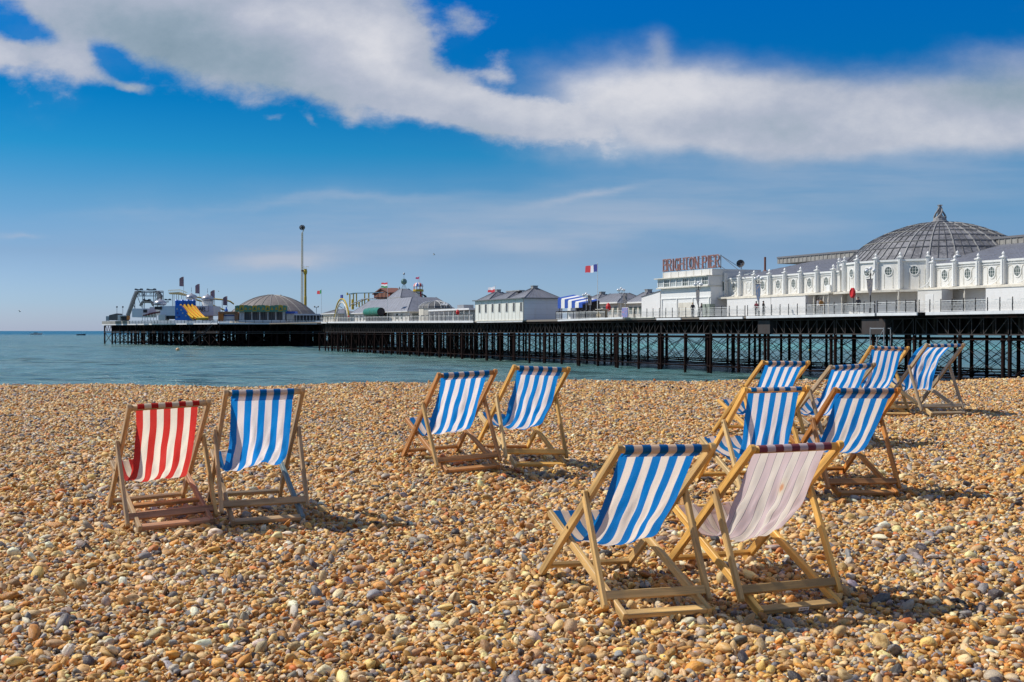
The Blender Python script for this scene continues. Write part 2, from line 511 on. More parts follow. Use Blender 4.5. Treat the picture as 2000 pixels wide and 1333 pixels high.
gx = spaced(-160, 160, -14, 16, 0.13, 4.0); gy = spaced(-60, 70, 2, 27, 0.13, 4.0)
GX, GY = np.meshgrid(gx, gy)
GZ = ground_z(GX, GY)
GZ = np.maximum(GZ, -9.0)
nv = np.stack([GX.ravel(), GY.ravel(), GZ.ravel()], 1)
nx, ny = len(gx), len(gy)
ii = (np.arange(ny - 1)[:, None] * nx + np.arange(nx - 1)).ravel()
fc = np.stack([ii, ii + 1, ii + nx + 1, ii + nx], 1)
me = bpy.data.meshes.new('beach')
me.from_pydata(nv.tolist(), [], fc.tolist())
me.polygons.foreach_set('use_smooth', [True] * len(me.polygons))
beach = bpy.data.objects.new('beach', me); COL.objects.link(beach)
tag(beach, 'shingle beach sloping up to a low crest above the sea', None, None, 'structure')
ORG['beach'] = (0, 0, 0)
m, t, p, o = mat('shingle_ground')
oc = t.node('ShaderNodeTexCoord').outputs['Object']
vor = t.node('ShaderNodeTexVoronoi'); vor.inputs['Scale'].default_value = 34; t.put(vor.inputs['Vector'], oc)
sp = t.sep(vor.outputs['Color'])
c = t.ramp(sp[0], [(0.0, (0.10, 0.09, 0.09)), (0.15, (0.22, 0.20, 0.19)), (0.35, (0.36, 0.20, 0.09)), (0.6, (0.42, 0.27, 0.14)), (0.85, (0.50, 0.38, 0.24)), (1.0, (0.6, 0.56, 0.5))], 'CONSTANT')
t.put(p.inputs['Base Color'], c); p.inputs['Roughness'].default_value = 0.6
bump(t, vor.outputs['Distance'], -1.0, 0.03, p)
me.materials.append(m)

# ------------------------------------------------------------------ sea
na, nr = 460, 620
ang = np.linspace(R(-62), R(62), na)
rad = np.exp(np.linspace(math.log(22.0), math.log(14000.0), nr))
RA, AN = np.meshgrid(rad, ang, indexing='ij')
WX = RA * np.sin(AN); WY = RA * np.cos(AN)
WZ = np.zeros_like(WX)
for lam, amp, th in ((17, .055, 1.9), (11, .04, 1.3), (7.3, .035, 2.5), (5.1, .028, 1.65), (3.7, .022, .9), (2.9, .018, 2.1)):
    kx, ky = math.cos(th), math.sin(th)
    cell = RA * (math.log(14000 / 22.) / nr)
    att = np.clip(1.6 - 2.6 * cell / lam, 0, 1)
    ph = 2 * PI / lam * (WX * kx + WY * ky + 1.5 * np.sin(WX / 23. + th) + 1.1 * np.sin(WY / 31.))
    WZ += 2.4 * att * amp * (1.0 - 2.0 * np.abs(np.sin(ph / 2)) ** 1.2 + 0.2 * np.sin(2 * ph + .5)) * (0.6 + 0.4 * np.sin(WX / 13. + WY / 19. * th))
nv = np.stack([WX.ravel(), WY.ravel(), (WATER + WZ).ravel()], 1)
ii = (np.arange(nr - 1)[:, None] * na + np.arange(na - 1)).ravel()
fc = np.stack([ii, ii + na, ii + na + 1, ii + 1], 1)
me = bpy.data.meshes.new('sea'); me.from_pydata(nv.tolist(), [], fc.tolist())
me.polygons.foreach_set('use_smooth', [True] * len(me.polygons))
sea = bpy.data.objects.new('sea', me); COL.objects.link(sea)
tag(sea, 'calm green blue sea with small waves', None, None, 'structure')
m, t, p, o = mat('sea_water')
geo = t.node('ShaderNodeNewGeometry').outputs['Position']
gx_, gy_, gz_ = t.sep(geo)
dist = t.m('SQRT', t.add(t.mul(gx_, gx_), t.mul(gy_, gy_)))
n1 = t.noise(t.mapping(geo, (.25, 1, 1)), 0.035, 4, 0.5)
n2 = t.noise(t.mapping(geo, (.5, 1, 1)), 0.16, 5, 0.6)
n3 = t.noise(t.mapping(geo, (.055, .22, 1)), 1.0, 6, 0.62, dist=.6)
n4 = t.noise(t.mapping(geo, (.16, .7, 1)), 1.0, 5, 0.6, dist=.6)
col = t.mix(t.ss(n1, .38, .62), (0.105, 0.240, 0.250), (0.135, 0.250, 0.235))
col = t.mix(t.mul(t.ss(n2, .55, .75), .5), col, (0.10, 0.15, 0.11))
col = t.mix(t.mul(t.ss(n3, .52, .62), .75), col, (0.018, 0.055, 0.045))  # streaks of cloudy water and ripple shading put into the colour
col = t.mix(t.mul(t.ss(n4, .54, .62), .8), col, (0.010, 0.040, 0.036))  # dark sides of wavelets painted into the colour
col = t.mix(t.mul(t.ss(n4, .44, .34), .6), col, (0.13, 0.27, 0.27))  # paler wavelet light painted into the colour
# sandbank water beyond the pier and the deep water at the horizon
bank = t.mul(t.ss(t.add(gx_, t.mul(gy_, .05)), -10, 60), t.mul(t.ss(gy_, 290, 340), t.ss(gy_, 400, 520, 1.0, 0.2)))
col = t.mix(t.mul(bank, t.ss(n1, .3, .6, .5, 1.0)), col, (0.13, 0.40, 0.35))
deep = t.ss(dist, 1150, 2000)
col = t.mix(deep, col, (0.001, 0.12, 0.22))
t.put(p.inputs['Base Color'], col)
p.inputs['Roughness'].default_value = 0.22
p.inputs['IOR'].default_value = 1.33
t.put(p.inputs['Specular IOR Level'], t.ss(dist, 1000, 2000, 0.42, 0.04))
near = t.ss(dist, 60, 900, 1.0, 0.0)
w1 = t.noise(t.mapping(geo, (.55, 1, 1), rot=(0, 0, .25)), 1.3, 6, 0.62, dist=.4)
w2 = t.noise(t.mapping(geo, (.4, 1, 1), rot=(0, 0, -.1)), 0.32, 4, 0.6, dist=.5)
h = t.add(t.mul(w1, 0.40), t.mul(w2, 1.2), t.mul(n3, 3.0), t.mul(n4, 2.0))
bump(t, h, 1.0, 0.75, p)
me.materials.append(m)

# ------------------------------------------------------------------ pebbles
def pebble_mesh(i, sub=2):
    bm = bmesh.new(); bmesh.ops.create_icosphere(bm, subdivisions=sub, radius=1.0)
    rr = random.Random(100 + i)
    off = Vector((rr.uniform(-50, 50), rr.uniform(-50, 50), rr.uniform(-50, 50)))
    planes = [(Vector((rr.gauss(0, 1), rr.gauss(0, 1), rr.gauss(0, 1))).normalized(), rr.uniform(.58, .90)) for _ in range(rr.randint(2, 8))]
    for v in bm.verts:
        d = v.co.normalized()
        k = 1 + 0.42 * mnoise.noise(d * 1.0 + off) + 0.20 * mnoise.noise(d * 2.3 + off)
        pnt = d * k
        for nrm, h in planes:
            e = pnt.dot(nrm) - h
            if e > 0: pnt = pnt - nrm * e * 0.85
        v.co = pnt
    me_ = bpy.data.meshes.new('pebble'); bm.to_mesh(me_); bm.free()
    me_.polygons.foreach_set('use_smooth', [True] * len(me_.polygons))
    return me_


m, t, p, o = mat('flint_pebble')
at = t.node('ShaderNodeAttribute', attribute_type='INSTANCER', attribute_name='pc').outputs['Color']
oc = t.node('ShaderNodeTexCoord').outputs['Object']
rnd = t.node('ShaderNodeObjectInfo').outputs['Random']
ov = t.node('ShaderNodeVectorMath', operation='ADD'); t.put(ov.inputs[0], oc)
t.put(ov.inputs[1], t.xyz(t.mul(rnd, 91.0), t.mul(rnd, 37.0), t.mul(rnd, 63.0)))
n1 = t.noise(ov.outputs[0], 1.1, 5, 0.6)
n2 = t.noise(ov.outputs[0], 4.5, 5, 0.65)
dk = t.mix(1.0, at, (0.52, 0.42, 0.30), 'MULTIPLY')
lt = t.mix(0.35, at, (0.84, 0.66, 0.40))
c = t.mix(t.ss(n1, 0.50, 0.68), at, dk)
c = t.mix(t.mul(t.ss(n1, 0.46, 0.30), 0.8), c, lt)
c = t.mix(t.mul(t.ss(n2, 0.56, 0.70), 0.45), c, lt)
c = t.mix(t.mul(t.ss(n2, 0.42, 0.32), 0.4), c, (0.12, 0.09, 0.08))
t.put(p.inputs['Base Color'], c)
t.put(p.inputs['Roughness'], t.ss(n2, .3, .7, .38, .62))
p.inputs['Specular IOR Level'].default_value = 0.45
bump(t, n2, 0.25, 0.12, p)
M_PEB = m
peb_col = bpy.data.collections.new('pebble_shapes')
NP = 18
peb_meshes = []
for i in range(NP):
    me_ = pebble_mesh(i); me_.materials.append(M_PEB); peb_meshes.append(me_)
    peb_col.objects.link(bpy.data.objects.new('pebble_shape_%02d' % i, me_))

PAL = np.array([(.62, .29, .05), (.68, .37, .085), (.52, .225, .038), (.74, .47, .15), (.66, .43, .16), (.80, .60, .28),
                (.56, .39, .18), (.42, .26, .11), (.36, .31, .24), (.19, .185, .185), (.28, .28, .29), (.06, .055, .06),
                (.80, .70, .52), (.76, .60, .36), (.56, .18, .035), (.50, .44, .35)])
PW = np.array([11, 12, 8, 13, 10, 11, 8, 7, 3.5, 3.8, 2.8, 3.4, 3.4, 7, 3.0, 4.5]); PW = PW / PW.sum()


def fan_pts(sp, y0, y1, jit=0.5):
    ys = np.arange(y0, y1, sp * .92); P = []
    for k, y in enumerate(ys):
        hw = 0.47 * y + 1.1
        xs = np.arange(-hw, hw, sp) + (k % 2) * sp / 2
        P.append(np.stack([xs, np.full_like(xs, y)], 1))
    P = np.concatenate(P)
    return P + rng.uniform(-jit, jit, P.shape) * sp


def layer(sp, y0, y1, r0, r1, lift, keep=1.0):
    P = fan_pts(sp, y0, y1)
    if keep < 1: P = P[rng.random(len(P)) < keep]
    n = len(P); r = r0 * (r1 / r0) ** (rng.random(n) ** 1.6)
    asp = rng.uniform(1.0, 1.7, n); flat = rng.uniform(.45, .85, n)
    sc = np.stack([r * asp, r / np.sqrt(asp) * rng.uniform(.85, 1.1, n), r * flat], 1)
    rot = np.stack([rng.normal(0, .48, n), rng.normal(0, .48, n), rng.uniform(0, 2 * PI, n)], 1)
    z = ground_z(P[:, 0], P[:, 1]) + lift + r * 0.35 + rng.normal(0, .0065, n)
    return np.concatenate([P, z[:, None], sc, rot], 1)


L = [layer(0.0235, 4.2, 9.0, .0098, .0195, .002), layer(0.0285, 9.0, 15.0, .0125, .022, .002), layer(0.033, 15.0, 22.6, .0145, .025, .002),
     layer(0.050, 4.2, 9.0, .0155, .027, .008), layer(0.066, 9.0, 16.0, .016, .028, .008),layer(0.085, 16.0, 22.6, .018, .029, .008),
     layer(0.15, 4.2, 12.0, .026, .043, .012, .85), layer(0.22, 12.0, 22.4, .024, .036, .010, .8)]
D = np.concatenate(L)
# patchy mixture: drifts of greyer, larger stones and of golden ones
patch = np.array([mnoise.noise(Vector((a * .55, b * .35, 3.3))) for a, b in D[::1, :2]]) if False else \
    np.sin(D[:, 0] * 1.1 + 2 * np.sin(D[:, 1] * .5)) * np.sin(D[:, 1] * .9 + 1.5 * np.sin(D[:, 0] * .7))
ci = rng.choice(len(PAL), len(D), p=PW)
grey = (rng.random(len(D)) < 0.10 * (patch > .35)); ci[grey] = rng.choice([8, 9, 10, 15], grey.sum())
C = PAL[ci] * 1.06 * rng.uniform(.58, 1.30, (len(D), 1)) * rng.uniform(.93, 1.07, (len(D), 3))
C = np.clip(C * np.array([1.0, .93, .90]), 0, .86)
sizepx = D[:, 3] / D[:, 1]
inframe = (np.abs(D[:, 0]) < D[:, 1] * .425) & (D[:, 1] > 5.35)
order = np.argsort(-np.where(inframe, sizepx, 0))[:300]
for k in order:
    o_ = bpy.data.objects.new('pebble', peb_meshes[int(rng.integers(NP))]); COL.objects.link(o_)
    o_.parent = beach
    o_.location = D[k, :3]; o_.scale = D[k, 3:6]; o_.rotation_euler = D[k, 6:9]
    o_['pc'] = [float(v) for v in C[k]]
msk = np.ones(len(D), bool); msk[order] = False
D = D[msk]; C = C[msk]
print('pebble instances', len(D))
me = bpy.data.meshes.new('pebbles'); me.vertices.add(len(D)); me.vertices.foreach_set('co', D[:, :3].astype(np.float32).ravel())
for nm, arr in (('scl', D[:, 3:6]), ('rot', D[:, 6:9]), ('pc', C)):
    a_ = me.attributes.new(nm, 'FLOAT_VECTOR', 'POINT'); a_.data.foreach_set('vector', arr.astype(np.float32).ravel())
a_ = me.attributes.new('shape', 'INT', 'POINT'); a_.data.foreach_set('value', rng.integers(0, NP, len(D)).astype(np.int32))
pebbles = bpy.data.objects.new('pebbles', me); COL.objects.link(pebbles)
tag(pebbles, 'golden brown and grey flint shingle covering the beach', 'pebbles', None, 'stuff')
ng = bpy.data.node_groups.new('scatter_pebbles', 'GeometryNodeTree')
ng.interface.new_socket('Geometry', in_out='INPUT', socket_type='NodeSocketGeometry')
ng.interface.new_socket('Geometry', in_out='OUTPUT', socket_type='NodeSocketGeometry')
gi = ng.nodes.new('NodeGroupInput'); go = ng.nodes.new('NodeGroupOutput')
mp = ng.nodes.new('GeometryNodeMeshToPoints')
iop = ng.nodes.new('GeometryNodeInstanceOnPoints')
cin = ng.nodes.new('GeometryNodeCollectionInfo'); cin.inputs[0].default_value = peb_col; cin.inputs[1].default_value = True; cin.inputs[2].default_value = True
def nattr(nm, dt):
    q = ng.nodes.new('GeometryNodeInputNamedAttribute'); q.data_type = dt; q.inputs[0].default_value = nm; return q.outputs[0]
ng.links.new(gi.outputs[0], mp.inputs[0]); ng.links.new(mp.outputs[0], iop.inputs['Points'])
ng.links.new(cin.outputs[0], iop.inputs['Instance']); iop.inputs['Pick Instance'].default_value = True
ng.links.new(nattr('shape', 'INT'), iop.inputs['Instance Index'])
ng.links.new(nattr('rot', 'FLOAT_VECTOR'), iop.inputs['Rotation'])
ng.links.new(nattr('scl', 'FLOAT_VECTOR'), iop.inputs['Scale'])
ng.links.new(iop.outputs[0], go.inputs[0])
md = pebbles.modifiers.new('scatter', 'NODES'); md.node_group = ng


# ------------------------------------------------------------------ the pier
s_A = S_of(930, 0); s_B = S_of(625, 0); S0 = -46.0
S_HEAD = s_B + 82


def deck_z(s):
    if s <= s_A: return 1.66
    if s <= s_B: return 1.66 + (2.15 - 1.66) * (s - s_A) / (s_B - s_A)
    return 2.30


WID = 22.0
pier = thing('pier', 'long seaside pleasure pier on dark iron piles with white edged deck', 'pier', (0, 0, 0))
# deck slab
ss = list(np.linspace(S0, s_A, 24)) + list(np.linspace(s_A, s_B, 14))[1:] + [s_B + 30, S_HEAD]
mb = MB()
for a, b in zip(ss[:-1], ss[1:]):
    za, zb = deck_z(a + 1e-3), deck_z(b)
    wid = WID if b <= s_B + 1 else 12
    t1 = 0.9 if b <= s_B + 1 else -6
    mb.prism([(a, -wid), (b, -wid), (b, t1), (a, t1)], [za - .28, zb - .28, zb - .28, za - .28], [za, zb, zb, za])
deck = mb.build('deck', paint('deck_boards', (0.22, 0.19, 0.16), 0.8, 0.4), pier)
# white fascia in lengths, a little uneven as on the pier
s_px = lambda px, t=1.0: S_of(px, t)


def fascia(p0, p1, t, dz0=0.0, dz1=0.0, h=.22, mt=M_FASCIA):
    a, b = s_px(p0, t), s_px(p1, t); mbx = MB()
    za, zb = deck_z(a), deck_z(b - 1e-3)
    mbx.prism([(b, t - .16), (a, t - .16), (a, t), (b, t)][::-1],
              [zb - h + dz1, za - h + dz0, za - h + dz0, zb - h + dz1][::-1], [zb + dz1 + .02, za + dz0 + .02, za + dz0 + .02, zb + dz1 + .02][::-1])
    return mbx.build('edge_board', mt, pier)


fascia(2350, 1795, 1.35, 0, 0, .26); fascia(1790, 1712, 2.0, -.02, 0, .26); fascia(1708, 1457, 1.2, 0, -.06, .26)
fascia(1450, 1366, 1.3, -.12, -.12); fascia(1329, 1282, 1.3, -.12, -.12); fascia(1277, 1216, 1.02, .06, .06, .12, M_CREAM)
fascia(1216, 1089, 1.5, .12, -.08); fascia(1020, 931, 1.35, -.1, -.1); fascia(924, 640, 1.2, 0, 0, .30); fascia(638, 627, 1.1, -.1, -.1, .25)
# bay bulging out below the dome
mb = MB(); a, b = s_px(1712, 2), s_px(1790, 2)
mb.prism([(a + .8, .9), (b - .8, .9), (b, 1.84), (a, 1.84)], 1.36, 1.655)
mb.build('bay_deck', M_UNDER, pier)
# dark beam under the edge
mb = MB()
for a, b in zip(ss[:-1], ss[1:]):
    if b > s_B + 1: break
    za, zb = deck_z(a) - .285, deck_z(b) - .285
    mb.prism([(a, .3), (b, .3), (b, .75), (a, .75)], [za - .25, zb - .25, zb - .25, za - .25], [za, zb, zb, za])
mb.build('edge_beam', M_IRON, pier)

# lattice girders between piers of piles
BAY = 5.6
bents = list(np.arange(S0 + 2, s_B + 2, BAY))


def girder(a, b, t, zt, zb_, mt, panel=1.45, name='lattice_girder', th=.07):
    mbx = MB()
    mbx.box(a, b, t - .08, t + .08, zt - .10, zt); mbx.box(a, b, t - .10, t + .10, zb_, zb_ + .12)
    n = max(2, int(round((b - a) / panel)))
    h = (b - a) / n
    for i in range(n + 1):
        x = a + i * h
        mbx.bar((x, t, zb_ + .11), (x, t, zt - .09), th, .05, (0, 1, 0))
        if i < n:
            up = i < n / 2
            p0_, p1_ = ((x, t + .02, zt - .1), (x + h, t + .02, zb_ + .1)) if up else ((x, t + .02, zb_ + .1), (x + h, t + .02, zt - .1))
            mbx.bar(p0_, p1_, th * .8, .04, (0, 1, 0))
    o_ = mbx.build(name, mt, pier)
    return o_


k = 0
while k < len(bents) - 2:
    a, b = bents[k], bents[min(k + 2, len(bents) - 1)]
    zt = deck_z((a + b) / 2) - .50
    girder(a + .15, b - .15, .35, zt, -.42, M_GIRD)
    k += 2
mb = MB()
for tt in (-5.5, -11, -16.5, -21):
    for k in range(0, len(bents) - 1, 1):
        a, b = bents[k], bents[k + 1]; zt = deck_z((a + b) / 2) - .32
        mb.box(a, b, tt - .1, tt + .1, -.40, -.28); mb.box(a, b, tt - .1, tt + .1, zt - .3, zt)
        for j in range(4):
            x = a + j * BAY / 4
            mb.bar((x, tt, zt - .2), (x + BAY / 4, tt, -.3), .07, .05, (0, 1, 0))
tag(mb.build('inner_girders', M_IRON, pier), kind='stuff')
# joists deepened below the boards to block the sky and keep it dark
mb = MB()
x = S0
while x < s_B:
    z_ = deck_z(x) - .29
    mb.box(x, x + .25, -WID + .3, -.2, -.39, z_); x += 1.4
tag(mb.build('deep_joists', M_UNDER, pier), kind='stuff')
# piles: one mesh, many copies
mb = MB()
mb.lathe([(.17, WATER - 3.0), (.17, -.95), (.24, -.93), (.24, -.75), (.17, -.72), (.17, -.42)], (0, 0, 0), 10)
mb.lathe([(.22, -4.4), (.22, -4.1)], (0, 0, 0), 10)
pile0 = mb.build('pile', M_IRON, pier, (0, 0, 0), smooth=False)
rp = random.Random(3)
rows_t = (.35, -6.8, -14.2, -21.2)
first = True
pile_pos = []
for bi, s_ in enumerate(bents):
    for ti, t_ in enumerate(rows_t):
        js = rp.uniform(-.25, .25) if ti else 0
        if ti and rp.random() < .12: continue
        pile_pos.append((s_ + js, t_))
        if ti == 0 and bi % 2 == 0: pile_pos.append((s_ + .95, t_ - .25))
for (a, b) in pile_pos:
    if first: pile0.location = (a, b, 0); first = False
    else: dupe(pile0, (a, b, 0))
# heavy piles of the wider stretch beyond the kiosk
for s_ in np.arange(s_A + 6, s_B - 1, 4.1):
    for t_ in (-1.8, -3.6, -7.5, -13): dupe(pile0, (s_ + rp.uniform(-.5, .5), t_, 0))
# bracing rods and rails
mb = MB()
def rod(p0, p1, r=.022): mb.bar(p0, p1, r * 2, r * 2)
for bi, s_ in enumerate(bents):
    for i in range(len(rows_t) - 1):
        a, b = rows_t[i], rows_t[i + 1]
        rod((s_, a, -.9), (s_, b, -4.2)); rod((s_, b, -.9), (s_, a, -4.2))
        mb.bar((s_, a, -.85), (s_, b, -.85), .09, .08); mb.bar((s_, a, -4.25), (s_, b, -4.25), .10, .10)
    if bi < len(bents) - 1:
        for ti, t_ in enumerate(rows_t):
            if ti in (0, 1) or rp.random() < .6:
                e = s_ + BAY
                rod((s_ + .9, t_, -.9), (e, t_, -4.2)); rod((s_ + .9, t_, -4.2), (e, t_, -.9))
            mb.bar((s_, t_, -.80), (s_ + BAY, t_, -.80), .08, .09)
            mb.bar((s_, t_, -4.20), (s_ + BAY, t_, -4.20), .10, .13)
            if ti in (1, 2): mb.bar((s_, t_, -4.62), (s_ + BAY, t_, -4.62), .08, .10)
tag(mb.build('cross_bracing', M_IRON, pier), kind='stuff')
# boxed pier of plates beside the bay and other solid panels
mb = MB(); a = s_px(1722, .4); mb.box(a - 1.0, a + 2.3, -1.0, .85, -.36, 1.1); mb.build('plate_box', M_GIRD, pier)
mb = MB(); a = s_px(1495, .4); mb.box(a - 1.2, a + 1.0, -.2, .70, -.36, 1.1); mb.build('plate_box', M_GIRD, pier)
# landing frame hanging under the bay
mb = MB(); a = s_px(1700, 1.4)
for x in (a, a - 1.9):
    mb.bar((x, 1.4, -2.4), (x, 1.4, .3), .08)
    mb.bar((x, .6, -2.4), (x, .6, .3), .08)
mb.bar((a, 1.4, .2), (a - 1.9, 1.4, .2), .10); mb.bar((a, 1.4, -2.3), (a - 1.9, 1.4, -2.3), .10)
mb.bar((a, 1.4, -2.3), (a - 1.9, 1.4, .2), .05); mb.bar((a, .6, .2), (a - 1.9, .6, .2), .08)
mb.build('landing_frame', M_STEEL, pier)

# railing
rail = bpy.data.objects.new('railing', None); COL.objects.link(rail); rail.parent = pier; ORG['railing'] = (0, 0, 0)
mb = MB(); mb.box(-.035, .035, -.035, .035, 0, 1.02); mb.lathe([(.05, 1.0), (.06, 1.05), (.035, 1.09), (.05, 1.14), (.001, 1.2)], (0, 0, 0), 6)
post0 = mb.build('rail_post', M_BLACK, rail, (0, 0, 0))
def rail_line(px0, px1, t, step, ornate=True, dens=.16, h=1.02, posts=True, bal=M_WHITE2):
    global post0
    a, b = s_px(px0, t), s_px(px1, t); n = max(1, int(round(abs(b - a) / step))); st = (b - a) / n
    mbx = MB()
    for i in range(n + 1):
        x = a + i * st
        if posts: dupe(post0, (x, t, deck_z(x) + .0))
    za, zb = deck_z(a), deck_z(b - 1e-3)
    for hh, w_ in ((h - .03, .05), (.10, .04), (h * .80, .025)):
        mbx.bar((a, t, za + hh), (b, t, zb + hh), w_, w_ * .9)
    m_ = int(abs(b - a) / dens)
    for i in range(m_):
        x = a + (b - a) * (i + .5) / m_; z_ = deck_z(x)
        if ornate:
            d_ = dens * .62; s2 = 1 if i % 2 else -1
            hh = .82 + .12 * abs(math.sin(PI * (i * dens % step) / step))
            mbx.bar((x - d_ * .9, t, z_ + .12), (x + d_ * .9, t, z_ + .80), .016, .016)
            mbx.bar((x + d_ * .9, t, z_ + .12), (x - d_ * .9, t, z_ + .80), .016, .016)
        else:
            mbx.bar((x, t, z_ + .1), (x, t, z_ + h - .05), .035, .03)
    tag(mbx.build('railing_panels', bal, rail), kind='stuff')


rail_line(2330, 1795, 1.15, 1.35); rail_line(1788, 1714, 1.80, 1.35); rail_line(1708, 1460, 1.05, 1.45); rail_line(1455, 1240, 1.0, 1.5)
rail_line(1238, 1186, 1.2, 1.9); rail_line(1182, 1086, 1.25, 1.9, False, .34, 1.0, True)
rail_line(924, 641, 1.0, 2.2, False, .42, 1.05); rail_line(640, 626, .9, 2.5, False, .42, 1.0)
post0.location = (s_px(1795, 1.15) - 0, 1.15, deck_z(0))
# ornamental crestings on the near panels
mb = MB()
x = s_px(2330, 1.15); e = s_px(1460, 1.1)
while x < e:
    t_ = 1.15
    for i in range(9):
        a1, a2 = PI * i / 9, PI * (i + 1) / 9
        mb.bar((x + .30 * math.cos(a1), t_ - .02, deck_z(x) + .80 + .16 * math.sin(a1)), (x + .30 * math.cos(a2), t_ - .02, deck_z(x) + .80 + .16 * math.sin(a2)), .02, .02)
    x += 1.38
tag(mb.build('railing_scrolls', M_WHITE2, rail), kind='stuff')

# flower boxes and stall backs along the wide stretch
mb = MB()
for px in np.arange(668, 925, 9.2):
    a = s_px(px, .8); mb.box(a - .5, a + .5, .55, .85, deck_z(a) + .95, deck_z(a) + 1.18)
for px in np.arange(1090, 1176, 9.0):
    a = s_px(px, .8); mb.box(a - .35, a + .35, .55, .95, deck_z(a) + .95, deck_z(a) + 1.2)
tag(mb.build('planter_boxes', M_DARK, pier), kind='stuff')


# ---- helpers for pier buildings (pier frame)
def round_window(parent, s, t, z, rx, rz, rot=0.0, glass=M_GLASS, louv=False):
    """oval window in a wall facing +t (rotated by rot about z)"""
    c, sn = math.cos(rot), math.sin(rot)
    def P(u, n, v): return (s + c * u - sn * n, t + sn * u + c * n, z + v)
    N = 20; mb_ = MB()
    for i in range(N):
        a1, a2 = 2 * PI * i / N, 2 * PI * (i + 1) / N
        q = [P(-rx * math.cos(a) * k_, n_, rz * math.sin(a) * k_) for k_, n_ in ((1.0, .06), (1.22, .06)) for a in (a1, a2)]
        b = mb_.addv(q + [P(-rx * math.cos(a) * 1.22, 0, rz * math.sin(a) * 1.22) for a in (a1, a2)] + [P(-rx * math.cos(a), -.0, rz * math.sin(a)) for a in (a1, a2)])
        mb_.face((b, b + 1, b + 3, b + 2)); mb_.face((b + 2, b + 3, b + 5, b + 4)); mb_.face((b, b + 6, b + 7, b + 1))
    fr = mb_.build('window_frame', M_WHITE2, parent)
    mb_ = MB(); b = mb_.addv([P(-rx * math.cos(2 * PI * i / N), .015, rz * math.sin(2 * PI * i / N)) for i in range(N)]); mb_.face([b + i for i in range(N)])
    pane = mb_.build('pane', M_WHITE2 if louv else glass, fr)
    mb_ = MB()
    if louv:
        for k_ in (-.6, -.3, 0, .3, .6):
            w_ = rx * math.sqrt(1 - k_ * k_) * .95
            mb_.bar(P(-w_, .03, k_ * rz), P(w_, .03, k_ * rz), .04, .03)
    else:
        for k_ in (-.33, .33):
            w_ = rx * math.sqrt(1 - k_ * k_)
            mb_.bar(P(-w_, .03, k_ * rz), P(w_, .03, k_ * rz), .025, .025)
            h_ = rz * math.sqrt(1 - k_ * k_)
            mb_.bar(P(k_ * rx, .03, -h_), P(k_ * rx, .03, h_), .025, .025)
    tag(mb_.build('glazing_bars', M_WHITE2 if not louv else M_CREAM, fr), kind='stuff')
    return fr


def pilaster_mesh(h0, h1, parent):
    mb_ = MB()
    mb_.box(-.19, .19, 0, .34, h0, h1); mb_.box(-.09, .09, .34, .44, h0, h1 - .15)
    mb_.box(-.26, .26, -.05, .45, h1, h1 + .09); mb_.box(-.20, .20, 0, .36, h1 + .09, h1 + .13)
    mb_.lathe([(.20, h1 + .13), (.09, h1 + .20), (.08, h1 + .24), (.13, h1 + .31), (.15, h1 + .38), (.10, h1 + .48), (.03, h1 + .56), (.001, h1 + .62)], (0, .17, 0), 8)
    return mb_


LEDGE = 4.15; TOPZ = 6.35; FT = -4.0


def bracket(parent, s, t, mt=M_WHITE2):
    """quarter-circle lattice bracket rising from the ledge against the pilaster (towards the sea side)"""
    mb_ = MB(); r_ = 1.35
    for i in range(10):
        a1, a2 = R(90) * i / 10, R(90) * (i + 1) / 10
        p_ = [(s + r_ - r_ * math.sin(a), t, LEDGE + .05 + r_ - r_ * math.cos(a)) for a in (a1, a2)]
        mb_.bar(p_[0], p_[1], .09, .07, (0, 1, 0))
    b = None
    for i in range(1, 6):
        f_ = i / 6
        mb_.bar((s + .05, t, LEDGE + .05 + r_ * (1 - f_)), (s + r_ * (1 - f_) * .2 + .02, t, LEDGE + .05 + r_ * (1 - f_) * .1), .03, .03, (0, 1, 0))
    tag(mb_.build('bracket', mt, parent), kind='stuff')


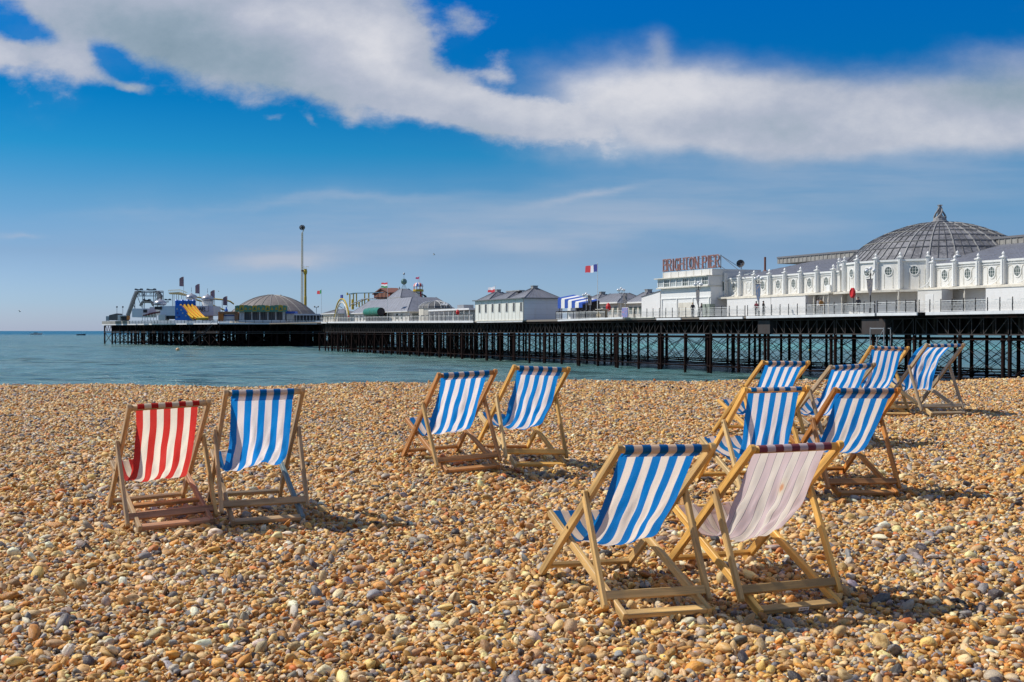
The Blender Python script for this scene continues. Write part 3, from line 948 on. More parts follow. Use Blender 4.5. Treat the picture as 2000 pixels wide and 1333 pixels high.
def long_wing(name_label, pxs, win_px, s0, s1, tdepth=-21.5, louv=(), ridge0=None, ridge1=None, seam=.62, t0=FT, hip_end=False):
    th = thing('pier_hall', name_label, 'building', (s0, t0, 1.66), 'white halls with round windows on the pier')
    mb_ = MB()
    mb_.box(s0, s1, t0 - .25, t0, LEDGE - .1, TOPZ); mb_.build('upper_wall', M_WHITE, th)
    mb_ = MB(); mb_.box(s0 + .01, s1 - .01, t0 - .05, t0 + .12, TOPZ - .16, TOPZ + .03); mb_.box(s0 + .02, s1 - .02, t0, t0 + .08, TOPZ - .38, TOPZ - .32)
    mb_.build('cornice', M_WHITE2, th)
    mb_ = MB(); mb_.prism([(s0, t0 + 1.5), (s1, t0 + 1.5), (s1, t0 - .3), (s0, t0 - .3)][::-1], [LEDGE - .32, LEDGE - .32, LEDGE - .2, LEDGE - .2][::-1], [LEDGE - .14, LEDGE - .14, LEDGE + .02, LEDGE + .02][::-1])
    mb_.build('ledge', M_CREAM, th)
    mb_ = MB(); mb_.box(s0, s1, t0 - .35, t0 - .15, 1.67, LEDGE - .3); mb_.build('lower_wall', M_BOARDH, th)
    # roof plane up to the ridge
    tr = -13.0
    mb_ = MB(); e0 = s1 - (6.5 if hip_end else 0)
    zr = 8.55
    mb_.prism([(s0, tr), (e0, tr), (s1, t0 - .12), (s0, t0 - .12)], [zr - .15, zr - .15, TOPZ - .15, TOPZ - .15], [zr, zr, TOPZ, TOPZ])
    if hip_end: mb_.prism([(e0, tr - 4), (s1, tr - 4), (s1, t0 - .1), (e0, tr)], [zr - .15, TOPZ - .15, TOPZ - .15, zr - .15], [zr, TOPZ, TOPZ, zr])
    rf = mb_.build('roof', M_LEAD, th)
    mb_ = MB(); x = s0 + .2
    while x < s1 - .1:
        # seams run up the slope
        f_ = 1.0
        if hip_end and x > e0: f_ = max(.03, (s1 - x) / (s1 - e0))
        tt = (t0 - .12) + (tr - t0 + .12) * f_; zz = TOPZ + (zr - TOPZ) * f_
        mb_.bar((x, t0 - .12, TOPZ + .005), (x, tt, zz + .005), .05, .03)
        x += seam
    for f_ in (.33, .66):
        tt = (t0 - .12) + (tr - t0 + .12) * f_; zz = TOPZ + (zr - TOPZ) * f_
        mb_.bar((s0, tt, zz + .005), (e0, tt, zz + .005), .05, .025)
    tag(mb_.build('roof_seams', M_SEAM, rf), kind='stuff')
    # back slope, ends
    mb_ = MB(); mb_.prism([(s0, tdepth), (s1, tdepth), (e0, tr - 4), (s0, tr - 4)], [TOPZ - .15] * 2 + [zr - .15] * 2, [TOPZ] * 2 + [zr] * 2); mb_.build('back_roof', M_LEAD, th)
    mb_ = MB(); mb_.box(s0 + .01, s0 + .2, tdepth, t0 - .4, 1.67, TOPZ - .2); mb_.box(s1 - .2, s1 - .01, tdepth, t0 - .4, 1.67, TOPZ - .2); mb_.box(s0 + .3, s1 - .3, tdepth, tdepth + .2, 1.67, TOPZ - .2); mb_.build('end_walls', M_WHITE, th)
    if ridge0 is not None:
        mb_ = MB(); mb_.box(ridge0, ridge1, -17, -13, zr - .1, 9.1)
        n_ = int((ridge1 - ridge0) / .75)
        for i in range(n_):
            x = ridge0 + (i + .5) * (ridge1 - ridge0) / n_
            mb_.box(x - .05, x + .05, -13.0, -12.94, zr, 9.08)
        mb_.build('ridge_parapet', M_CONC, th)
        mb_ = MB(); mb_.prism([(ridge0, -17.2), (ridge1, -17.2), (ridge1, -12.9), (ridge0, -12.9)], 9.11, [9.16, 9.16, 9.32, 9.32]); mb_.build('ridge_cap', M_SEAM, th)
    # pilasters
    pm = pilaster_mesh(LEDGE, TOPZ + .16, th).build('pilaster', M_WHITE2, th, (0, 0, 0))
    fst = True
    for px in pxs:
        s_ = S_of(px, t0)
        loc = (s_ - s0, 0, -1.66)
        if fst: pm.location = loc; fst = False
        else: dupe(pm, loc)
        bracket(th, s_ + .1, t0 + .3)
        # trefoil panel mouldings either side of the window
    for px in win_px:
        s_ = S_of(px, t0)
        round_window(th, s_, t0, 5.28, .36, .48, 0, louv=(px in louv))
    # arched panel lines
    mb_ = MB()
    for px in win_px:
        s_ = S_of(px, t0)
        for k_ in (-1, 1):
            cx = s_ + k_ * .78
            mb_.bar((cx - .28, t0 + .02, LEDGE + .1), (cx - .28, t0 + .02, 5.55), .03, .03); mb_.bar((cx + .28, t0 + .02, LEDGE + .1), (cx + .28, t0 + .02, 5.55), .03, .03)
            for i in range(5):
                a1, a2 = PI * i / 5, PI * (i + 1) / 5
                mb_.bar((cx + .28 * math.cos(a1), t0 + .02, 5.55 + .28 * math.sin(a1)), (cx + .28 * math.cos(a2), t0 + .02, 5.55 + .28 * math.sin(a2)), .03, .03)
    tag(mb_.build('panel_mouldings', M_CREAM, th), kind='stuff')
    return th


sR0 = S0 + 1; sR1 = S_of(1818, FT)
DC_S, DC_T = S_of(1835, -13.2), -13.2
wingR = long_wing('white hall right of the dome with round windows under a lead roof', [1824, 1867, 1913, 1962, 2015, 2075, 2140, 2215],
                  [1845, 1890, 1937, 1987, 2044, 2106], sR0, sR1, ridge0=sR0 + 1, ridge1=DC_S - 5.6)
sL0 = S_of(1640, FT); sL1 = S_of(1421, FT)
wingL = long_wing('white hall left of the dome with round windows and iron chimney', [1447, 1475, 1505, 1535, 1566, 1598, 1630],
                  [1434, 1462, 1490, 1520, 1550, 1581, 1614], sL0, sL1, louv=(1462,), ridge0=DC_S + 7.5, ridge1=S_of(1518, -13), hip_end=True)
# chimney, vents, air unit on the left wing
mb = MB(); a = S_of(1494, -8.0); mb.tube([(a, -8, 7.0), (a, -8, 8.95)], .13, 10); mb.tube([(a, -8, 7.1), (a, -8, 7.35)], [.38, .2], 10); mb.build('chimney_pipe', M_BROWN, wingL)
mb = MB(); a = S_of(1619, FT + .5); mb.box(a - .28, a + .28, FT + .05, FT + .65, LEDGE + .05, LEDGE + .75); mb.build('air_unit', M_WHITE2, wingL)
mb = MB(); a = S_of(1460, -6.0); mb.prism([(a - .45, -7.3), (a + .45, -7.3), (a + .45, -5.8), (a - .45, -5.8)], [6.9, 6.9, 6.7, 6.7], [7.18, 7.18, 6.85, 6.85]); mb.build('skylight', M_PALEGL, wingL)


def stall_front(px0, px1, t, z1, label, m_=M_BOARDH, dark=None):
    a, b = S_of(px1, t), S_of(px0, t); 
    th = thing('kiosk', label, 'kiosk', (a, t, 1.66), 'white boarded kiosks under the hall ledges')
    mbx = MB(); mbx.box(a, b, t - 1.35, t, 1.665, z1); mbx.build('boarded_wall', m_, th)
    mbx = MB(); mbx.box(a - .03, b + .03, t - 1.30, t + .06, z1, z1 + .08); mbx.build('cap', M_CREAM, th)
    return th


stall_front(1420, 1505, FT + 1.62, 3.75, 'white boarded kiosk between the sign building and the blue banner')
stall_front(1506, 1573, FT + 1.62, 3.78, 'white boarded kiosk right of the blue banner lamp')
k3 = stall_front(1792, 1839, FT + 2.3, 3.80, 'white kiosk with closed door below the end of the drum wall', M_WHITE)
mb = MB(); a = S_of(1815, FT + 2.3); mb.box(a - .5, a + .5, FT + 2.3, FT + 2.33, 1.7, 3.4); mb.build('door', M_WHITE2, k3)
stall_front(1925, 2090, FT + 1.62, 3.80, 'long white boarded kiosk at the right edge of the photo')
mb = MB()
for px in (1590, 1609, 1618, 1755, 1884): 
    a = S_of(px, FT + 1.3); mb = MB(); mb.tube([(a, FT + 1.3, 1.67), (a, FT + 1.3, 3.85)], .07, 8); mb.tube([(a, FT + 1.3, 3.0), (a, FT + 1.3, 3.4)], .11, 8)
    mb.build('ledge_column', M_CREAM, wingL if px < 1700 else wingR)

# ---- dome and its drum
dome = thing('domed_hall', 'large grey ribbed lead dome on a white round windowed drum', 'domed hall', (DC_S, DC_T, 1.66))
RD = 10.2; NF = 24
camv = (Vector((0, 0, 0)) - W3(DC_S, DC_T)); camv.z = 0; camv.normalize()
th_c = math.atan2(camv.dot(DT), camv.dot(DS))      # angle (pier frame) towards the camera
step = 2 * PI / NF
# left in the photo is the +s side: angles decreasing towards +s
ang0 = th_c - R(6.0)
facet = [ang0 + step * i for i in range(NF)]
DTOP = 7.02
ring = [(DC_S + RD * math.cos(a), DC_T + RD * math.sin(a)) for a in facet]
mb = MB(); mb.prism(ring, LEDGE - .1, DTOP); mb.build('drum_wall', M_WHITE, dome)
ring2 = [(DC_S + (RD + .14) * math.cos(a), DC_T + (RD + .14) * math.sin(a)) for a in facet]
mb = MB(); mb.prism(ring2, DTOP - .14, DTOP + .06); mb.build('cornice', M_WHITE2, dome)
ring3 = [(DC_S + (RD + 1.1) * math.cos(a), DC_T + (RD + 1.1) * math.sin(a)) for a in facet]
mb = MB(); mb.prism(ring3, LEDGE - .33, [LEDGE - .12] * NF); mb.build('ledge', M_CREAM, dome)
ring4 = [(DC_S + (RD - .5) * math.cos(a), DC_T + (RD - .5) * math.sin(a)) for a in facet]
mb = MB(); mb.prism(ring4, 1.67, LEDGE - .34); mb.build('lower_wall', M_WHITE, dome)
pm = pilaster_mesh(LEDGE, DTOP + .2, dome).build('pilaster', M_WHITE2, dome, (0, 0, 0))
fst = True
for i, a in enumerate(facet):
    d_ = (a - th_c + PI) % (2 * PI) - PI
    if abs(d_) > R(100) or d_ > R(20): continue
    loc = ((RD - .05) * math.cos(a), (RD - .05) * math.sin(a), -1.66)
    if fst: c_ = pm; fst = False
    else: c_ = dupe(pm, loc)
    c_.location = loc; c_.rotation_euler = (0, 0, a - PI / 2)
for i in range(NF):
    a = facet[i] + step / 2; d_ = (a - th_c + PI) % (2 * PI) - PI
    if abs(d_) > R(95) or d_ > R(10): continue
    ra = RD * math.cos(step / 2)
    round_window(dome, DC_S + ra * math.cos(a), DC_T + ra * math.sin(a), 5.95, .40, .42, a - PI / 2)
    mbx = MB()
    for k_ in (-.75, .75):
        for e_ in (-.27, .27):
            tx, ty = -math.sin(a), math.cos(a); u_ = k_ + e_
            x_, y_ = DC_S + (ra + .02) * math.cos(a) + tx * u_, DC_T + (ra + .02) * math.sin(a) + ty * u_
            mbx.bar((x_, y_, LEDGE + .1), (x_, y_, 6.1), .03, .03)
    tag(mbx.build('panel_mouldings', M_CREAM, dome), kind='stuff')
for px in (1645, 1678, 1752):
    pass
for a_ in (R(-62), R(-47), R(-20)):
    a = th_c + a_; r_ = RD + .7
    mbx = MB(); mbx.tube([(DC_S + r_ * math.cos(a), DC_T + r_ * math.sin(a), 1.67), (DC_S + r_ * math.cos(a), DC_T + r_ * math.sin(a), 3.9)], .07, 8); mbx.build('ledge_column', M_CREAM, dome)
a = th_c + R(-3); r_ = RD + .35
mb = MB(); mb.bar((DC_S + r_ * math.cos(a) - .35, DC_T + r_ * math.sin(a), 4.45), (DC_S + r_ * math.cos(a) + .35, DC_T + r_ * math.sin(a), 4.45), .5, .6); mb.build('air_unit', M_CREAM, dome)
prof = [(9.85, 7.12), (9.3, 7.55), (8.5, 8.35), (7.7, 9.02), (6.7, 9.65), (5.6, 10.18), (4.5, 10.62), (3.4, 10.98), (2.2, 11.25), (1.0, 11.40), (0.8, 11.42)]
def prof_at(k_):
    return prof[k_]
NS = 72
mb = MB(); mb.lathe([(a, b) for a, b in prof], (DC_S, DC_T, 0), NS)
m_dome = mat('dome_lead'); m, t, p, o = m_dome
oc = t.node('ShaderNodeTexCoord').outputs['Object']
n1 = t.noise(t.mapping(oc, (1, 1, .7)), 0.9, 6, 0.7); n2 = t.noise(oc, 4.0, 4, .6)
c = t.mix(t.ss(n1, .40, .60), (0.115, 0.115, 0.125), (0.225, 0.225, 0.24))
c = t.mix(t.mul(t.ss(n2, .5, .7), .6), c, (0.30, 0.295, 0.29)); c = t.mix(t.mul(t.ss(n2, .45, .3), .6), c, (0.06, 0.055, 0.055))
t.put(p.inputs['Base Color'], c); p.inputs['Roughness'].default_value = .5; bump(t, n2, .3, .03, p)
shell = mb.build('dome_shell', m, dome)
mb = MB(); mbl = MB()
for i in range(NS):
    a = facet[0] + 2 * PI * i / NS
    pts = [(DC_S + (r_ + .03) * math.cos(a), DC_T + (r_ + .03) * math.sin(a), z_ + .03) for r_, z_ in prof[:(9 if i % 3 == 0 else 8 if i % 3 else 6)]]
    for p0_, p1_ in zip(pts[:-1], pts[1:]):
        (mb if i % 3 else mbl).bar(p0_, p1_, .05 if i % 3 else .10, .05 if i % 3 else .10)
tag(mb.build('dome_seams', M_SHUT, shell), kind='stuff'); tag(mbl.build('dome_ribs', M_SEAML, dome), kind='stuff')
for kk in (2, 3, 4, 5, 6, 7, 8):
    r_, z_ = prof[kk]; mbx = MB()
    for i in range(NS):
        a1, a2 = 2 * PI * i / NS, 2 * PI * (i + 1) / NS
        mbx.bar((DC_S + (r_ + .05) * math.cos(a1), DC_T + (r_ + .05) * math.sin(a1), z_ + .04), (DC_S + (r_ + .05) * math.cos(a2), DC_T + (r_ + .05) * math.sin(a2), z_ + .04), .07, .07)
    mbx.build('dome_ring', M_CONC if kk % 2 else M_SEAM, dome)
# statue on the crown: plinth and two intertwined dolphins-like figures
mb = MB(); c_ = (DC_S, DC_T, 0)
mb.lathe([(.85, 11.35), (.85, 11.55), (.7, 11.6), (.66, 11.85), (.5, 11.95), (.34, 12.1)], c_, 14)
pl = mb.build('finial_base', M_STONE, dome)
mb = MB()
mb.lathe([(.40, 11.95), (.30, 12.15), (.20, 12.45), (.24, 12.7), (.16, 12.95), (.10, 13.1)], c_, 9)
for k_ in range(4):
    a = 2 * PI * k_ / 4 + .5
    pts = []; rr = []
    for i in range(9):
        f_ = i / 8; an = a + f_ * 1.6; r_ = .46 * (1 - f_) ** .8 + .13
        pts.append((DC_S + r_ * math.cos(an), DC_T + r_ * math.sin(an), 11.9 + 1.15 * f_)); rr.append(.12 * (1 - f_ * .5))
    mb.tube(pts, rr, 6)
    mb.bar((DC_S, DC_T, 13.05), (DC_S + .24 * math.cos(a), DC_T + .24 * math.sin(a), 13.28), .08, .12)
mb.sphere((DC_S, DC_T, 13.22), .12, 8, 5)
tag(mb.build('finial_statue', M_STONE, dome), label='grey stone finial of twisted figures on the crown of the dome')

# ---- building with the roof sign
sb0, sb1 = S_of(1388, -1.6), S_of(1291, -1.6)
sg = thing('sign_building', 'stepped white building with window band carrying the big pier name sign', 'building', (sb0, -1.6, 1.66))
mb = MB(); mb.box(sb0, sb1, -9, -1.6, 1.665, 5.35); mb.build('lower_wall', M_BOARDH, sg)
mb = MB(); mb.box(sb0 - .02, sb1 + .5, -9, -1.15, 5.36, 5.50); mb.build('sill_band', M_CREAM, sg)
mb = MB(); mb.box(sb0 + .02, sb1 + .4, -8.9, -1.42, 5.51, 6.62); mb.build('upper_wall', M_WHITE, sg)
nwin = 8; L_ = (sb1 + .35 - sb0 - .05) / nwin
for i in range(nwin):
    a = sb0 + .03 + i * L_; fr = MB()
    fr.box(a, a + .10, -1.42, -1.26, 5.51, 6.62); fr.box(a + L_ - .12, a + L_ - .02, -1.42, -1.26, 5.51, 6.62)
    fr.box(a + .105, a + L_ - .125, -1.42, -1.28, 5.515, 5.62); fr.box(a + .105, a + L_ - .125, -1.42, -1.28, 6.5, 6.615)
    f_ = fr.build('window_frame', M_WHITE2, sg)
    pn = MB(); b = pn.addv([(a + .1, -1.36, 5.62), (a + L_ - .12, -1.36, 5.62), (a + L_ - .12, -1.36, 6.5), (a + .1, -1.36, 6.5)]); pn.face((b + 3, b + 2, b + 1, b)); pn.build('pane', M_PALEGL if i % 3 else M_GLASS, f_)
    gb = MB()
    for q in (.33, .66): x_ = a + .1 + (L_ - .22) * q; gb.box(x_ - .025, x_ + .025, -1.355, -1.315, 5.625, 6.495)
    gb.box(a + .11, a + L_ - .13, -1.350, -1.318, 6.03, 6.08)
    tag(gb.build('glazing_bars', M_WHITE2, f_), kind='stuff')
mb = MB(); mb.box(sb0 - .05, sb1 + .75, -9.1, -.95, 6.63, 6.74); mb.build('eave_board', M_CREAM, sg)
mb = MB(); mb.box(sb0 + .0, sb1 - .1, -9, -1.8, 6.75, 7.50); mb.build('parapet', M_WHITE, sg)
mb = MB()
for i in range(7): x_ = sb0 + .5 + i * (sb1 - sb0 - .8) / 6; mb.box(x_ - .04, x_ + .04, -1.795, -1.76, 6.76, 7.48)
tag(mb.build('parapet_joints', M_CREAM, sg), kind='stuff')
mb = MB(); mb.box(sb0 - .02, sb1 + .02, -1.6, -1.52, 4.02, 4.14)
for i in range(4): x_ = sb0 + .3 + i * (sb1 - sb0 - .6) / 3; mb.box(x_ - .1, x_ + .1, -1.598, -1.50, 1.67, 4.0)
mb.build('pilaster_strips', M_WHITE2, sg)
for i in range(3):
    x0_ = sb0 + .3 + i * (sb1 - sb0 - .6) / 3; x1_ = x0_ + (sb1 - sb0 - .6) / 3; mbx = MB()
    mbx.box(x0_ + .25, x1_ - .25, -1.598, -1.57, 1.68, 3.5)
    mbx.build('shutter_door', M_CREAM if i == 1 else M_WHITE2, sg)
# stepped-back part
sc0, sc1 = S_of(1420, -3.8), sb0 - .03
mb = MB(); mb.box(sc0, sc1, -10, -3.4, 4.2, 7.05); mb.build('side_wall', M_WHITE, sg)
mb = MB(); mb.box(sc0, sc1, -10, -3.2, 5.95, 6.02); mb.box(sc0 - .05, sc1, -10, -3.0, 4.05, 4.19); mb.build('string_course', M_CREAM, sg)
mb = MB(); mb.box(sc0, sc1, -10, -4.4, 1.665, 4.04); mb.build('porch_wall', M_CREAM, sg)
x_ = S_of(1413, -3.4); mb = MB(); mb.box(x_ - .28, x_ + .28, -3.4, -3.34, 4.75, 6.15); fr = mb.build('window_frame', M_WHITE2, sg)
mb = MB(); mb.box(x_ - .20, x_ + .20, -3.34, -3.33, 4.83, 5.9)
mb.build('pane', M_GLASS, fr)
mb = MB(); x_ = S_of(1396, -2.6); mb.tube([(x_, -2.6, 1.67), (x_, -2.6, 4.1)], .08, 8); mb.build('porch_column', M_CREAM, sg)
for px in (1380, 1389):
    x_ = S_of(px, -1.2); single(MB().box(x_ - .38, x_ + .38, -1.5, -.7, 1.67, 3.2), 'utility_cabinet', paint('green_cabinet', (.28, .34, .28), .6),
                                'pale green utility cabinet, %s one beside the porch' % ('left' if px == 1380 else 'right'), 'cabinet', (x_, -1.1, 1.67))
# sign letters
GLY = {
 'B': [[(0, 0), (0, 1)], [(0, 1), (.42, 1), (.56, .9), (.56, .63), (.42, .53), (0, .53)], [(.42, .53), (.6, .43), (.6, .1), (.45, 0), (0, 0)]],
 'R': [[(0, 0), (0, 1)], [(0, 1), (.42, 1), (.56, .9), (.56, .63), (.42, .53), (0, .53)], [(.3, .53), (.6, 0)]],
 'I': [[(.25, 0), (.25, 1)]],
 'G': [[(.58, .78), (.48, .97), (.2, 1), (.02, .8), (0, .2), (.18, 0), (.48, .02), (.58, .2), (.58, .45), (.36, .45)]],
 'H': [[(0, 0), (0, 1)], [(.58, 0), (.58, 1)], [(0, .5), (.58, .5)]],
 'T': [[(.3, 0), (.3, 1)], [(-.04, 1), (.64, 1)]],
 'O': [[(.3, 1), (.08, .88), (0, .5), (.08, .12), (.3, 0), (.52, .12), (.6, .5), (.52, .88), (.3, 1)]],
 'N': [[(0, 0), (0, 1)], [(.58, 0), (.58, 1)], [(0, 1), (.58, 0)]],
 'P': [[(0, 0), (0, 1)], [(0, 1), (.42, 1), (.58, .88), (.58, .58), (.42, .47), (0, .47)]],
 'E': [[(0, 0), (0, 1)], [(0, 1), (.55, 1), (.55, .84)], [(0, .52), (.4, .52)], [(0, 0), (.55, 0), (.55, .16)]],
 'A': [[(0, 0), (.3, 1)], [(.3, 1), (.6, 0)], [(.1, .35), (.5, .35)]],
 'W': [[(0, 1), (.17, 0)], [(.17, 0), (.33, .7)], [(.33, .7), (.5, 0)], [(.5, 0), (.66, 1)]],
 'L': [[(0, 0), (0, 1)], [(0, 0), (.5, 0)]], 'D': [[(0, 0), (0, 1)], [(0, 1), (.35, 1), (.55, .75), (.55, .25), (.35, 0), (0, 0)]],
 'V': [[(0, 1), (.3, 0)], [(.3, 0), (.6, 1)]],
 'S': [[(.55, .82), (.42, 1), (.15, 1), (0, .85), (.03, .62), (.5, .42), (.58, .2), (.42, 0), (.15, 0), (0, .18)]],
}


def letter(ch, place, w_, h_, lw, th, serif=True):
    """place(u,v,n) -> 3D point; returns MB"""
    mb_ = MB(); nrm = Vector(place(0, 0, 1)) - Vector(place(0, 0, 0))
    for st in GLY[ch]:
        for (a, b) in zip(st[:-1], st[1:]):
            vert = abs(a[0] - b[0]) < .05
            mb_.bar(place(a[0] * w_, a[1] * h_, 0), place(b[0] * w_, b[1] * h_, 0), lw if vert else lw * .7, th, nrm)
    if serif:
        done = set()
        for st in GLY[ch]:
            for q in (st[0], st[-1]):
                if q[1] in (0, 1) and q not in done and ch not in 'OGS':
                    done.add(q); mb_.bar(place((q[0] - .13) * w_, q[1] * h_, .01), place((q[0] + .13) * w_, q[1] * h_, .01), lw * .5, th, nrm)
    return mb_


sn = thing('roof_sign', 'red brown letters reading BRIGHTON PIER on a frame above the white building', 'sign', (sb0, -2.4, 7.5))
xa, xb_ = S_of(1294.5, -2.2), S_of(1405.5, -2.2)
text = 'BRIGHTON PIER'
slot = [.62, .72, .40, .72, .74, .64, .72, .74, .38, .70, .38, .66, .66]
tot = sum(slot); x = xa
zb0, zb1 = (HORIZON - 530) / F_PX * (O_P + DS * xa + DT * -2.2).y, (HORIZON - 521) / F_PX * (O_P + DS * xb_ + DT * -2.2).y
zt0, zt1 = (HORIZON - 508.5) / F_PX * (O_P + DS * xa + DT * -2.2).y, (HORIZON - 498) / F_PX * (O_P + DS * xb_ + DT * -2.2).y
for ch, wd in zip(text, slot):
    full = (xb_ - xa) * wd / tot
    if ch != ' ':
        f_ = (x - xa) / (xb_ - xa); zb_ = zb0 + (zb1 - zb0) * f_; hh = (zt0 + (zt1 - zt0) * f_) - zb_
        gw = full * .74 / (.6 if ch not in 'I' else .5)
        x0_ = x + full * .13
        def plc(u, v, n, x0_=x0_, zb_=zb_): return (x0_ + u, -2.2 + n, zb_ + v)
        lt = letter(ch, plc, gw, hh, .20, .10)
        lo = lt.build('letter', M_SIGN, sn)
        def plc2(u, v, n, x0_=x0_, zb_=zb_): return (x0_ + u, -2.2 + n - .07, zb_ + v)
        letter(ch, plc2, gw, hh, .25, .05).build('letter_edge', M_SIGNW, lo)
    x += full
mb = MB()
for f_ in (0, .25, .5, .75, 1):
    x_ = xa + (xb_ - xa) * f_; zz = zb0 + (zb1 - zb0) * f_; zt_ = zt0 + (zt1 - zt0) * f_
    mb.bar((x_, -2.35, 7.5), (x_, -2.35, zt_), .08, .08); mb.bar((x_, -2.4, zt_ - .1), (x_ - .4, -5.0, 7.55), .05, .05)
mb.bar((xa, -2.37, zb0 - .06), (xb_, -2.37, zb1 - .06), .10, .08); mb.bar((xa, -2.37, zt0 - .25), (xb_, -2.37, zt1 - .25), .06, .05)
mb.bar((xb_, -2.4, zt1 - .1), (S_of(1432, -2.4), -3.2, 7.15), .05, .05)
mb.build('sign_frame', M_SEAM, sn)
# satellite dish
x_ = S_of(1446, -6); mb = MB()
c_ = Vector((x_, -6, Z_of(1446, 515, -6)))
N = 14; nrm = Vector((-.75, .6, .3)).normalized(); a_ = nrm.orthogonal().normalized(); b_ = nrm.cross(a_)
rows = [mb.addv([c_ - nrm * (.18 * (1 - q * q)) + (a_ * math.cos(2 * PI * j / N) + b_ * math.sin(2 * PI * j / N)) * .50 * q for j in range(N)]) for q in (.05, .4, .75, 1)]
for i in range(3):
    for j in range(N): mb.face((rows[i] + j, rows[i] + (j + 1) % N, rows[i + 1] + (j + 1) % N, rows[i + 1] + j))
dish = thing('satellite_dish', 'dark satellite dish on the roof right of the sign', 'satellite dish', (x_, -6, 6.9))
mb.build('dish', M_DARK, dish)
mb = MB(); mb.tube([(x_, -6.15, 6.5), (x_, -6.15, c_.z)], .04, 6); mb.build('mast', M_STEEL, dish)
# white shed left of the sign building
a, b = S_of(1289, -3), S_of(1253, -3)
sh = thing('shed', 'low white boarded shed left of the sign building', 'shed', (a, -3, 1.66))
mb = MB(); mb.prism([(a, -9), (b, -9), (b, -3), (a, -3)], 1.665, [5.2, 4.55, 4.55, 5.2]); mb.build('wall', M_BOARDH, sh)
mb = MB(); mb.prism([(a, -9.1), (b + .1, -9.1), (b + .1, -2.9), (a, -2.9)], [5.21, 4.56, 4.56, 5.21], [5.28, 4.63, 4.63, 5.28]); mb.build('roof', M_SEAM, sh)


# ---- lamps
def lamp(px, py_globe, t, label, banner=None, globes=5):
    s_ = S_of(px, t); zg = Z_of(px, py_globe, t); z0 = deck_z(s_)
    th = thing('lamp_post', label, 'street lamp', (s_, t, z0), 'globe lamps along the pier')
    mb_ = MB(); mb_.tube([(s_, t, z0), (s_, t, z0 + .5), (s_, t, z0 + .55), (s_, t, zg - .3)], [.13, .11, .06, .045], 8)
    mb_.lathe([(.10, zg - 1.0), (.06, zg - .9), (.04, zg - .4), (.09, zg - .35), (.03, zg - .2)], (s_, t, 0), 8)
    mb_.build('post', M_BLACK if banner else M_STEEL, th)
    for k_ in range(globes):
        a_ = 2 * PI * k_ / (globes - 1) if k_ < globes - 1 else 0
        r_ = .48 if k_ < globes - 1 else 0
        g = (s_ + r_ * math.cos(a_), t + r_ * math.sin(a_), zg + (0 if r_ else .22))
        ar = MB(); ar.tube([(s_, t, zg - .42), (s_ + r_ * .6 * math.cos(a_), t + r_ * .6 * math.sin(a_), zg - .45), (g[0], g[1], g[2] - .17)], .022, 5); am = ar.build('arm', M_BLACK, th)
        gm = MB(); gm.sphere(g, .17, 10, 6); gm.build('globe', M_GLOBE, th, smooth=True)
    if banner:
        zt_, zb__ = Z_of(px, banner[0], t), Z_of(px, banner[1], t); hw = banner[2]
        bm_ = MB(); c_, s2 = math.cos(R(12)), math.sin(R(12))
        pts = [(-hw, zt_), (hw, zt_), (hw * .85, zb__ + .5), (hw * .25, zb__), (-hw * .1, zb__ + .05), (-hw * .75, zb__ + .7)]
        bm_.poly_extrude([(s_ - u * c_, t + .09 + u * s2, v) for u, v in pts], (0, .025, 0))
        bm_.build('banner', banner[3], th)
        mb_ = MB(); mb_.bar((s_ - (hw + .05) * c_, t + .1 + hw * s2, zt_ + .02), (s_ + (hw + .05) * c_, t + .1 - hw * s2, zt_ + .02), .05, .05)
        mb_.build('banner_arm', M_BLACK, th)
    return th


M_BAN2 = paint('blue_sunset_banner', (0.04, 0.10, 0.22), 0.6, 0.8, (0.35, 0.25, 0.15), 1.6, streak=1)
lamp(1700, 529, 1.0, 'globe lamp with dark banner in front of the domed hall', (546, 578, .58, M_BANNER))
lamp(1482, 544.5, .8, 'globe lamp with blue and gold banner in front of the left hall', (556, 590, .62, M_BAN2))
lamp(1364, 556, .8, 'globe lamp with grey banner in front of the sign building', (567, 596, .60, M_BANNER))
lamp(1213, 567, .5, 'globe lamp beside the pavilion roofs left of the shed')
lamp(1145, 577, .0, 'smaller globe lamp behind the striped awning')
lamp(868, 595, -2, 'globe lamp at the small glass dome')
for px, py_, txt in ((1214.5, 582, 'square grey banner panel behind the lamp, between the pavilion roofs'), (1146, 586, 'square grey banner panel above the striped awning')):
    t_ = .2; s_ = S_of(px, t_); zc = Z_of(px, py_, t_)
    th = thing('banner_panel', txt, 'banner', (s_, t_, deck_z(s_)))
    mb = MB(); mb.prism([(s_ - .55, t_ - .5), (s_ + .55, t_ - .5), (s_ + .55, t_ - .45), (s_ - .55, t_ - .45)], zc - .75, zc + .55); mb.build('panel', M_BANNER, th)
    mb = MB(); mb.tube([(s_, t_ - .55, deck_z(s_)), (s_, t_ - .55, zc + .5)], .05, 6); mb.build('post', M_STEEL, th)


